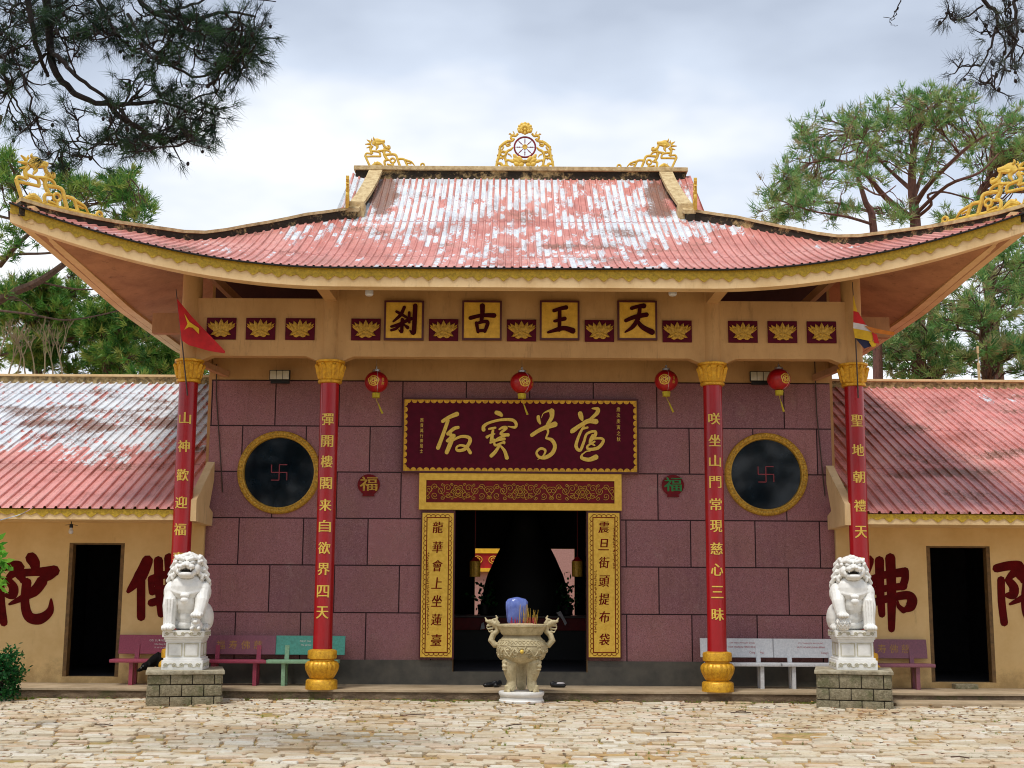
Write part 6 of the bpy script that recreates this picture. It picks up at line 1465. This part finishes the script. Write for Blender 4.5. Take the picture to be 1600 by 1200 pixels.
def pine(label, trunk, clumps, limb_from, mats, needle, k, L_, w_, seed, group, tw=0.5, rtrunk=0.22, limbr=0.06, extra=()):
    """trunk: list of world points from the ground up; clumps: (center, (rx, ry, rz), n tufts)"""
    rr = random.Random(seed); rs = np.random.RandomState(seed)
    root = empty('pine_tree', trunk[0], label, 'tree', group)
    b = MB(); T = cr_spline(trunk, 4); m_ = len(T); b.tube(T, [rtrunk * (1 - .72 * i / (m_ - 1)) for i in range(m_)], 9); b.build('trunk', mats, root, world=True, smooth=True)
    b = MB(); P, D = [], []
    for pts, r0, r1 in extra:
        C = cr_spline(pts, 4); q = len(C); b.tube(C, [.78 * (r0 + (r1 - r0) * i / (q - 1)) for i in range(q)], 7)
    for (c, rad, n) in clumps:
        c = Vector(c); best = min(T, key=lambda t: (abs((c.z - (t - c).xy.length * limb_from) - t.z) + rr.uniform(0, 1.0)))
        dist = (best - c).length; r0 = min(limbr, .012 * dist + .01)
        if extra:
            cand = [q for pts, _, _ in extra for q in cr_spline(pts, 4)]; bb = min(cand, key=lambda q: (q - c).length)
            if (bb - c).length < dist * .8: best = bb; dist = (bb - c).length; r0 = .012 * dist + .008
        L = jit_line(best, c, 6, dist * .05, rr, sag=-dist * .06); b.tube(L, [r0 * (1 - .75 * i / 6) for i in range(7)], 6)
        for _ in range(n):
            v = rs.normal(0, .5, 3); v = v / max(1, np.linalg.norm(v)); p = Vector((c.x + v[0] * rad[0], c.y + v[1] * rad[1], c.z + v[2] * rad[2]))
            P.append(tuple(p)); dd = Vector((v[0] * rad[0], v[1] * rad[1], v[2] * rad[2] + .35 * rad[2])) ; D.append(tuple(dd.normalized() + Vector((0, 0, .45))))
            if rr.random() < tw:
                s_ = L[rr.choice((3, 4, 5, 6))]; b.tube(jit_line(s_, p, 2, .04 * (s_ - p).length, rr, sag=.05 * (s_ - p).length), [.35 * r0 + .004, .3 * r0 + .003, .004], 3)
    b.build('limbs', mats, root, world=True, smooth=True, fix=False)
    o = needle_mesh('crown', [(p[0] - trunk[0][0], p[1] - trunk[0][1], p[2] - trunk[0][2]) for p in P], D, k, L_, w_, needle, root, seed=seed)
    return root
def blob_clumps(ells, Y, dY, n_tuft, r_px, rr, dens=1.0, flat=.7):
    """scatter clumps through picture-sized ellipses at depth Y with real depth spread dY"""
    out = []
    for (cx, cy, rx, ry, n) in ells:
        for _ in range(int(n * dens)):
            a = rr.uniform(0, 2 * PI); q = math.sqrt(rr.random()); yy = Y + rr.uniform(-dY, dY); c = at(cx + rx * q * math.cos(a), cy + ry * q * math.sin(a), yy)
            r = r_px * rr.uniform(.7, 1.3) * yy / FPX; out.append((c, (r, r, r * flat), int(n_tuft * rr.uniform(.7, 1.3))))
    return out
rr = random.Random(21)
# large umbrella pine on the right
D1 = 46
tr = [at(1432, 930, D1), at(1436, 600, D1), at(1432, 420, D1), at(1430, 345, D1), at(1425, 290, D1), at(1428, 230, D1), at(1440, 180, D1)]; tr[0].z = -.1
ex = [([at(1430, 345, D1), at(1385, 310, D1 - 1), at(1345, 265, D1 - 2), at(1300, 250, D1 - 2), at(1265, 255, D1 - 2)], .16, .04), ([at(1428, 300, D1), at(1400, 275, D1 + 1), at(1375, 250, D1 + 1), at(1350, 215, D1 + 2)], .12, .03),
      ([at(1430, 320, D1), at(1450, 290, D1 - 1), at(1490, 250, D1 - 2), at(1525, 220, D1 - 2), at(1560, 205, D1 - 2)], .14, .03), ([at(1428, 310, D1), at(1445, 260, D1), at(1455, 230, D1), at(1465, 190, D1)], .11, .03),
      ([at(1432, 340, D1), at(1455, 320, D1 - 1), at(1450, 305, D1 - 1), at(1475, 300, D1 - 1), at(1520, 312, D1 - 1)], .09, .03), ([at(1430, 335, D1), at(1480, 290, D1 - 2), at(1530, 270, D1 - 3), at(1560, 240, D1 - 3)], .10, .03)]
cl = blob_clumps([(1245, 250, 40, 45, 7), (1300, 215, 60, 40, 11), (1380, 185, 60, 30, 11), (1440, 165, 50, 25, 10), (1490, 165, 35, 25, 7), (1330, 235, 60, 30, 8), (1420, 215, 60, 30, 8), (1500, 205, 50, 35, 8), (1400, 240, 90, 25, 5), (1480, 260, 60, 30, 4), (1240, 295, 45, 25, 5)], D1, 3.2, 10, 22, rr, 1.6)
pine('tall umbrella-crowned pine with reddish limbs rising behind the right wing', tr, cl, .45, M['bark_red'], M['needle_mid'], 12, .34, .034, 3, 'pines behind the temple', .7, .30, .12, ex)
D2 = 42
tr = [at(1372, 930, D2), at(1372, 600, D2), at(1365, 360, D2), at(1352, 315, D2), at(1340, 275, D2)]; tr[0].z = -.1
ex = [([at(1362, 350, D2), at(1320, 338, D2 - 1), at(1270, 330, D2 - 1), at(1215, 312, D2 - 2)], .07, .02), ([at(1356, 330, D2), at(1310, 318, D2 + 1), at(1250, 312, D2 + 1), at(1225, 285, D2 + 1)], .07, .02), ([at(1345, 290, D2), at(1375, 305, D2 - 1), at(1400, 290, D2 - 1)], .05, .02)]
cl = blob_clumps([(1215, 320, 30, 35, 9), (1250, 290, 40, 35, 8), (1290, 330, 50, 22, 7), (1340, 270, 40, 25, 4), (1395, 330, 30, 20, 4)], D2, 2, 9, 17, rr, 1.5)
pine('thinner leaning pine with sparse twiggy crown left of the umbrella pine', tr, cl, .3, M['bark_red'], M['needle_mid'], 12, .34, .03, 4, 'pines behind the temple', .9, .20, .08, ex)
D3 = 52
tr = [at(1575, 930, D3), at(1560, 600, D3), at(1532, 330, D3), at(1545, 280, D3), at(1552, 220, D3)]; tr[0].z = -.1
cl = blob_clumps([(1580, 210, 50, 35, 14), (1610, 250, 50, 50, 14), (1555, 260, 40, 35, 6), (1545, 330, 50, 20, 6), (1500, 340, 40, 15, 4)], D3, 3, 10, 21, rr, 1.6)
pine('pine behind the right eave dragon, partly cut off by the picture edge', tr, cl, .4, M['bark_red'], M['needle_mid'], 13, .38, .040, 6, 'pines behind the temple', .7, .3, .1)
# dense pines low on the right
for (bx_, Yd, el, lab, sd_) in ((1460, 44, [(1410, 560, 45, 35, 16), (1450, 520, 45, 35, 13), (1400, 530, 30, 40, 8), (1470, 570, 40, 20, 8)], 'bushy green pine just above the right wing roof beside the flag', 11),
                           (1545, 40, [(1500, 480, 50, 40, 13), (1560, 470, 45, 50, 16), (1590, 430, 30, 40, 10), (1530, 560, 60, 28, 12), (1590, 560, 40, 30, 10)], 'green pine with a dark trunk standing right of the bushy pine', 12),
                           (1625, 50, [(1590, 400, 40, 35, 8), (1620, 480, 50, 60, 16), (1600, 540, 45, 40, 10)], 'pine at the right picture edge behind the upturned eave', 13)):
    tr = [at(bx_ + 8, 930, Yd), at(bx_, 600, Yd), at(bx_ - 6, 520, Yd), at(bx_ + 4, 460, Yd), at(bx_ + 10, 420, Yd)]; tr[0].z = -.1
    pine(lab, tr, blob_clumps(el, Yd, 3.0, 15, 22, rr), .3, M['bark_mid'], M['needle_mid'], 13, .32, .040, sd_, 'pines behind the temple', .5, .26, .08)
# left side
tr = [at(-90, 930, 38), at(-70, 560, 38), at(-40, 480, 38), at(-30, 380, 38), at(-20, 250, 38), at(0, 180, 38)]; tr[0].z = -.1
ex = [([at(-60, 520, 38), at(0, 468, 37), at(60, 440, 36), at(110, 405, 35), at(135, 385, 35)], .20, .07), ([at(-35, 410, 38), at(20, 398, 37), at(70, 396, 36), at(120, 390, 35)], .07, .03),
      ([at(0, 415, 37), at(30, 380, 36), at(60, 355, 36), at(100, 335, 36)], .10, .04), ([at(100, 335, 36), at(140, 322, 35), at(180, 300, 35), at(205, 280, 34)], .05, .015), ([at(-30, 330, 38), at(30, 345, 37), at(75, 350, 36)], .06, .03), ([at(60, 440, 36), at(120, 452, 36), at(180, 450, 36)], .04, .02), ([at(-50, 480, 38), at(40, 490, 36), at(110, 500, 36), at(200, 482, 36)], .05, .02)]
cl = blob_clumps([(110, 275, 35, 20, 7), (150, 300, 50, 25, 11), (195, 290, 22, 30, 6), (215, 325, 20, 15, 5), (160, 345, 50, 14, 6), (10, 270, 25, 35, 9), (30, 370, 35, 30, 4), (60, 330, 40, 25, 4), (10, 420, 30, 40, 5)], 36, 2, 10, 16, rr, 1.5)
pine('pine with long grey limbs reaching in from the left edge under the eave dragon', tr, cl, .3, M['bark_mid'], M['needle_left'], 14, .30, .032, 15, 'pines behind the temple', .8, .32, .1, ex)
for (bx_, Yd, el, lab, sd_) in ((60, 46, [(40, 470, 60, 35, 16), (110, 460, 50, 35, 14), (30, 530, 60, 50, 20), (100, 530, 55, 50, 18)], 'dense green pine filling the gap left of the hall, behind the bare shrub', 31),
                           (170, 44, [(180, 490, 45, 40, 16), (150, 540, 50, 45, 18), (210, 520, 35, 40, 14), (170, 585, 60, 12, 8)], 'dense yellow-green pine in the middle of the left gap under the eave', 32),
                           (262, 48, [(245, 545, 35, 35, 16), (280, 575, 30, 20, 12), (225, 570, 40, 20, 8)], 'green pine low behind the left wing ridge, nearest the corner column', 33)):
    tr = [at(bx_ + 8, 930, Yd), at(bx_, 620, Yd), at(bx_ - 6, 560, Yd), at(bx_ + 4, 500, Yd), at(bx_ + 10, 450, Yd)]; tr[0].z = -.1
    pine(lab, tr, blob_clumps(el, Yd, 3.0, 26, 20, rr, 1.1), .3, M['bark_mid'], M['needle_left'], 14, .30, .045, sd_, 'pines behind the temple', .35, .22, .07)

# foreground boughs: trees that stand beside the camera, their limbs hanging into the picture
def near_pine(label, trunk, limbs, clusters, needle, seed, k, tw=.9, L_=.18, w_=.0062, dY=1.1, Yc=14.5, lpick=None, droop=.25, dens_=.72):
    rr = random.Random(seed); rs = np.random.RandomState(seed)
    root = empty('pine_tree', trunk[0], label, 'tree', 'pines near the camera')
    b = MB(); T = cr_spline(trunk, 4); m_ = len(T); b.tube(T, [.24 * (1 - .5 * i / (m_ - 1)) for i in range(m_)], 10); b.build('trunk', M['bark_dark'], root, world=True, smooth=True)
    b = MB(); pool = []
    for pts, r0, r1 in limbs:
        C = cr_spline([at(*p) if len(p) == 3 and not isinstance(p, Vector) else p for p in pts], 5); q = len(C)
        C = [c + Vector((rr.uniform(-.012, .012), rr.uniform(-.03, .03), rr.uniform(-.012, .012))) for c in C]
        b.tube(C, [r0 + (r1 - r0) * i / (q - 1) for i in range(q)], 7); pool += C
    P, D = [], []; cones = []
    for (cx, cy, rx, ry, n) in clusters:
        # each cluster is fed by sub-branches, each sub-branch carries a spray of tufts
        for _ in range(max(1, int(n / 7 * dens_))):
            a = rr.uniform(0, 2 * PI); q = math.sqrt(rr.random()); yy = Yc + rr.uniform(-dY, dY); c = at(cx + rx * q * math.cos(a), cy + ry * q * math.sin(a), yy)
            s_ = min(pool, key=lambda t: (t - c).length + rr.uniform(0, .25)); dist = (s_ - c).length
            L = jit_line(s_, c, 6, .09 * dist + .01, rr, sag=.10 * dist); r0 = min(.028, .009 + .010 * dist); b.tube(L, [r0 * (1 - .7 * i / 6) for i in range(7)], 5); pool += L[2:]
            for _ in range(7):
                v = rs.normal(0, 1, 3) * .115; p = c + Vector(v); st_ = L[rr.choice((3, 4, 5, 6))]; 
                if rr.random() < tw: b.tube(jit_line(st_, p, 3, .025, rr, sag=.03), [.011, .009, .007, .005], 4)
                P.append(tuple(p)); D.append(tuple((p - st_).normalized() + Vector((0, 0, .15))))
                if rr.random() < .30: cones.append((p + Vector((rr.uniform(-.08, .08), rr.uniform(-.08, .08), rr.uniform(-.06, .02))), rr.uniform(.015, .024)))
    b.build('limbs', M['bark_dark'], root, world=True, smooth=True, fix=False)
    b = MB()
    for c, r in cones: b.ell(c, (r, r, r * 1.45), Matrix.Rotation(rr.uniform(-1, 1), 3, 'X'), u=7, v=5)
    o = b.build('pine_cones', M['bark_dark'], root, world=True, fix=False); o['kind'] = 'stuff'
    t0 = trunk[0]
    needle_mesh('crown', [(p[0] - t0[0], p[1] - t0[1], p[2] - t0[2]) for p in P], D, k, L_, w_, needle, root, seed=seed, bias=.95, droop=droop)
    return root
tz = lambda x, y, z: Vector((x, y, z))
limbs = [([tz(-9.5, 12.5, 6.5), at(-160, -60, 13.5), at(-20, -110, 14), at(60, -70, 14.3), at(76, 20, 14.5), at(80, 95, 14.5), at(112, 142, 14.5), at(160, 162, 14.5), at(215, 160, 14.6), at(265, 162, 14.8), at(310, 180, 15)], .075, .012),
         ([at(20, -90, 14), at(44, 0, 14.2), at(56, 70, 14.3), at(75, 120, 14.5)], .045, .02), ([at(75, 75, 14.5), at(100, 100, 14.3), at(125, 125, 14.2), at(165, 152, 14.2), at(200, 185, 14.2), at(235, 210, 14.3)], .03, .012),
         ([at(165, 155, 14.5), at(190, 185, 14.7), at(215, 200, 14.8), at(255, 225, 15)], .04, .012), ([at(60, -70, 14.3), at(140, -60, 14.5), at(200, -20, 14.6), at(240, 20, 14.7), at(300, 30, 14.8), at(350, 20, 14.9), at(400, 25, 15)], .05, .012),
         ([at(120, -60, 14.5), at(160, 10, 14.4), at(180, 50, 14.3), at(205, 75, 14.3), at(245, 92, 14.2), at(280, 100, 14.2)], .028, .008), ([at(240, 20, 14.7), at(290, 12, 15), at(340, -8, 15.2), at(430, 4, 15.4)], .022, .006),
         ([at(-40, -60, 14), at(-20, 60, 13.8), at(10, 95, 13.8), at(50, 105, 13.9)], .03, .012), ([at(150, -40, 14.6), at(90, 10, 14.8), at(60, -5, 15)], .02, .01), ([at(200, 20, 14.6), at(230, 70, 14.6), at(300, 120, 14.8), at(345, 110, 14.9), at(380, 95, 15)], .022, .008), ([at(0, 105, 13.9), at(20, 150, 14), at(40, 185, 14.2)], .02, .006), ([at(285, 165, 14.9), at(330, 145, 15), at(350, 160, 15)], .014, .006)]
clus = [(382, 60, 28, 48, 119), (345, 70, 30, 40, 63), (300, 40, 45, 38, 90), (240, 40, 40, 38, 70), (180, 30, 40, 30, 56), (120, 45, 38, 38, 63), (70, 50, 30, 50, 70), (20, 50, 30, 50, 84), (20, 110, 28, 30, 35), (270, 85, 40, 18, 42), (358, 108, 25, 14, 28), (140, 65, 30, 12, 21),
        (210, 135, 22, 10, 21), (235, 148, 25, 12, 28), (290, 205, 32, 22, 70), (240, 215, 40, 20, 63), (180, 210, 40, 24, 56), (120, 225, 35, 20, 42), (330, 165, 25, 22, 35), (345, 195, 15, 12, 14), (90, 160, 25, 18, 14), (20, 160, 25, 30, 28), (45, 195, 30, 15, 21), (160, 180, 30, 15, 21), (310, 130, 30, 14, 21)]
near_pine('dark pine whose cone-laden bough hangs into the upper left of the sky', [tz(-9.6, 12.3, 0), tz(-9.5, 12.4, 4), tz(-9.4, 12.6, 9), tz(-9.2, 12.8, 14)], limbs, clus, M['needle_front'], 41, 40)
limbs = [([tz(9.8, 12.6, 7), at(1720, -120, 14), at(1600, -60, 14.3), at(1535, -10, 14.5), at(1556, 20, 14.5), at(1556, 45, 14.5), at(1545, 80, 14.5), at(1530, 105, 14.5)], .04, .008), ([at(1640, -80, 14.3), at(1590, -10, 14.2), at(1588, 50, 14.2), at(1582, 70, 14.2)], .03, .01),
         ([at(1556, 40, 14.5), at(1570, 70, 14.6), at(1560, 110, 14.7), at(1550, 130, 14.8)], .012, .005), ([at(1600, -60, 14.3), at(1500, -30, 14.6), at(1420, -15, 14.8), at(1402, 15, 14.9), at(1395, 30, 15), at(1380, 25, 15)], .012, .003), ([at(1403, 12, 14.9), at(1398, 20, 14.8), at(1390, 36, 14.8), at(1402, 40, 14.8)], .006, .003), ([at(1535, 10, 14.5), at(1500, 30, 14.5), at(1480, 15, 14.5)], .012, .004)]
clus = [(1500, 20, 28, 14, 28), (1560, 25, 35, 25, 28), (1590, 50, 18, 30, 28), (1500, 112, 20, 12, 21), (1540, 122, 28, 14, 28), (1570, 105, 15, 10, 14), (1600, 90, 12, 15, 14), (1530, 60, 25, 20, 7)]
near_pine('sparse dark pine whose thin twigs hang into the upper right corner', [tz(9.8, 12.4, 0), tz(9.8, 12.4, 5), tz(9.7, 12.5, 10), tz(9.6, 12.6, 14)], limbs, clus, M['needle_front_dry'], 42, 26, droop=.35, dens_=.6)
# grove behind the photographer, mirrored in the round windows
g0 = None
for i, (x, y) in enumerate(((-13, -14), (-5, -18), (3, -16), (11, -19), (18, -13), (-20, -8))):
    if g0 is None:
        cl = [(Vector((x + rr.uniform(-3.2, 3.2), y + rr.uniform(-3, 3), rr.uniform(4.5, 14))), (1.1, 1.1, .8), 22) for _ in range(46)]
        g0 = pine('dark pine in the grove behind the viewpoint', [Vector((x, y, 0)), Vector((x + .3, y, 5)), Vector((x, y, 10)), Vector((x + .2, y, 14))], cl, .3, M['bark_mid'], M['needle_front'], 14, .5, .07, 77, 'pines behind the viewpoint', .2, .3, .1)
    else:
        c = copy_tree(g0); c.location = (x, y, 0); c.rotation_euler = (0, 0, i * 1.3)

# ================================================================ SHRUBS AND SMALL PLANTS
def shrub(label, px, py, Y, seed):
    c = at(px, py, Y); root = empty('shrub', (c.x, Y, 0), label, 'shrub'); rr = random.Random(seed); b = MB(); cs = []
    for _ in range(34):
        a = rr.uniform(0, 2 * PI); r = rr.uniform(.05, .42); p = Vector((r * math.cos(a), r * math.sin(a) * .8, rr.uniform(.1, .85) * (1.15 - r))); b.tube([(0, 0, 0), (p.x * .4, p.y * .4, p.z * .5), tuple(p)], [.012, .008, .004], 5); cs.append((p.x, p.y, p.z, .075, .075, .07))
    b.build('stems', M['bark_dark'], root, smooth=True); leaves_mesh('foliage', M['bushleaf'], cs, 85, .08, .019, seed, root); return root
shrub('low dark green leafy shrub at the left edge in front of the terrace', -2, 1060, 23.2, 51)
c = at(-14, 880, 18.5); root = empty('sapling', (c.x - .3, 18.5, 0), 'young tree at the left edge, its bright leaves in front of the painted character', 'sapling')
b = MB(); top = c.z + .05; b.tube([(0, 0, -.05), (.02, 0, 1.0), (.1, 0, top)], [.025, .02, .01], 7); rr2 = random.Random(9); cs = []
for (qx, qz) in ((.36, .12), (.45, .02), (.48, -.08), (.40, -.16), (.30, .2), (.30, -.02), (.44, -.24), (.22, -.3), (.15, .1), (.38, -.36)): b.tube([(.08, 0, top - .35), (qx * .6, 0, top + qz * .5 - .1), (qx, rr2.uniform(-.1, .1), top + qz)], [.008, .006, .003], 4); cs.append((qx, 0, top + qz, .045, .06, .03))
b.build('stem', M['bark_mid'], root, smooth=True); leaves_mesh('leaves', M['leaf'], cs, 14, .17, .036, 5, root)
# bare shrub behind the left wing
c = at(40, 600, 36); root = empty('bare_shrub', (c.x, 36, 0), 'bare grey branching shrub behind the left wing ridge', 'shrub'); b = MB(); rr2 = random.Random(12)
def grow(p, d, l, r, n):
    q = p + d * l; mid = p + d * l * .5 + Vector((rr2.uniform(-.05, .05), 0, 0)) * l; b.tube([p, mid, q], [r, r * .85, r * .7], 5)
    if n <= 0: return
    for _ in range(rr2.choice((2, 3))): dd = (d + Vector((rr2.uniform(-.55, .55), rr2.uniform(-.4, .4), rr2.uniform(-.1, .35)))).normalized(); grow(q, dd, l * rr2.uniform(.6, .9), r * .68, n - 1)
zt_ = Z_(40, 590, 36)
for k_ in range(9):
    x0 = -1.0 + k_ * .25; b.tube([(x0 * .3, 0, 0), (x0, rr2.uniform(-.3, .3), zt_)], [.05, .035], 5); grow(Vector((x0, 0, zt_)), Vector((rr2.uniform(-.25, .25), 0, 1)).normalized(), .55, .026, 3)
b.build('twigs', M['twig_grey'], root, fix=False)
c = at(1519, 590, 33.5); b = MB(); b.tube([(0, 0, -.3), (0, 0, .25)], .035, 8); b.tube([(0, 0, .25), (0, 0, .5)], .012, 6); b.tube([(0, 0, .5), (0, 0, .68)], .03, 8); o = b.build('lightning_rod', M['coping'], smooth=True); o.location = (c.x, 33.0, c.z + .05); tag(o, 'short rod standing on the right wing ridge against the trees', 'rod')
b = MB(); P_ = [at(-20, 818, 22.5), at(25, 806, 22.7), at(42, 799, 23.0), at(52, 792, 23.85)]; b.tube(cr_spline(P_, 5), .009, 5); o = b.build('overhead_wire', M['silver'], smooth=True); tag(o, 'thin pale wire rising to the left wing eave', 'wire')

# litter and grass on the paving
b = MB(); rr2 = random.Random(33)
for _ in range(1300):
    x, y = rr2.uniform(-9.5, 9.5), YP - abs(rr2.gauss(0, 4.0)) - .05
    if y < 10: continue
    s_ = rr2.uniform(.012, .038); a = rr2.uniform(0, PI); ca, sa = math.cos(a), math.sin(a); z = .018 + rr2.uniform(0, .012); l = s_ * rr2.uniform(1.2, 2.4)
    b.add([(x + ca * l, y + sa * l, z + rr2.uniform(0, .02)), (x - sa * s_ * .6, y + ca * s_ * .6, z), (x - ca * l, y - sa * l, z + rr2.uniform(0, .025)), (x + sa * s_ * .6, y - ca * s_ * .6, z + .01)], [(0, 1, 2, 3)], rr2.choice((0, 0, 0, 1, 2)))
for _ in range(14):
    x, y, a, l = rr2.uniform(-8, 8), rr2.uniform(13, 23.5), rr2.uniform(-1.2, 1.2), rr2.uniform(.06, .2); b.tube([(x - l * math.cos(a), y - l * math.sin(a), .025), (x, y, .035), (x + l * math.cos(a), y + l * math.sin(a), .025)], .008, 5, mi=1)
tag(b.build('fallen_leaves', [M['litter'], M['bark_mid'], M['yellow_leaf']], fix=False), 'dead leaves, needles and twigs scattered over the paving stones', 'leaf litter', kind='stuff')
rs = np.random.RandomState(8); P, D = [], []
for _ in range(2600):
    if rs.rand() < .55: x, y = rs.uniform(-9.5, 9.5), YP - abs(rs.normal(0, .16)) - .02
    else: x, y = rs.uniform(-9, 9), rs.uniform(13.5, YP)
    if rs.rand() > .35 + .65 * (math.sin(x * 1.7 + 1) * math.sin(y * 2.1 + x) > .1): continue
    P.append((x, y, -.02)); D.append((0, 0, 1))
o = needle_mesh('grass', P, D, 10, .05, .008, M['moss'], None, seed=9, bias=.9); tag(o, 'short moss and grass in the joints of the paving', 'grass', kind='stuff')
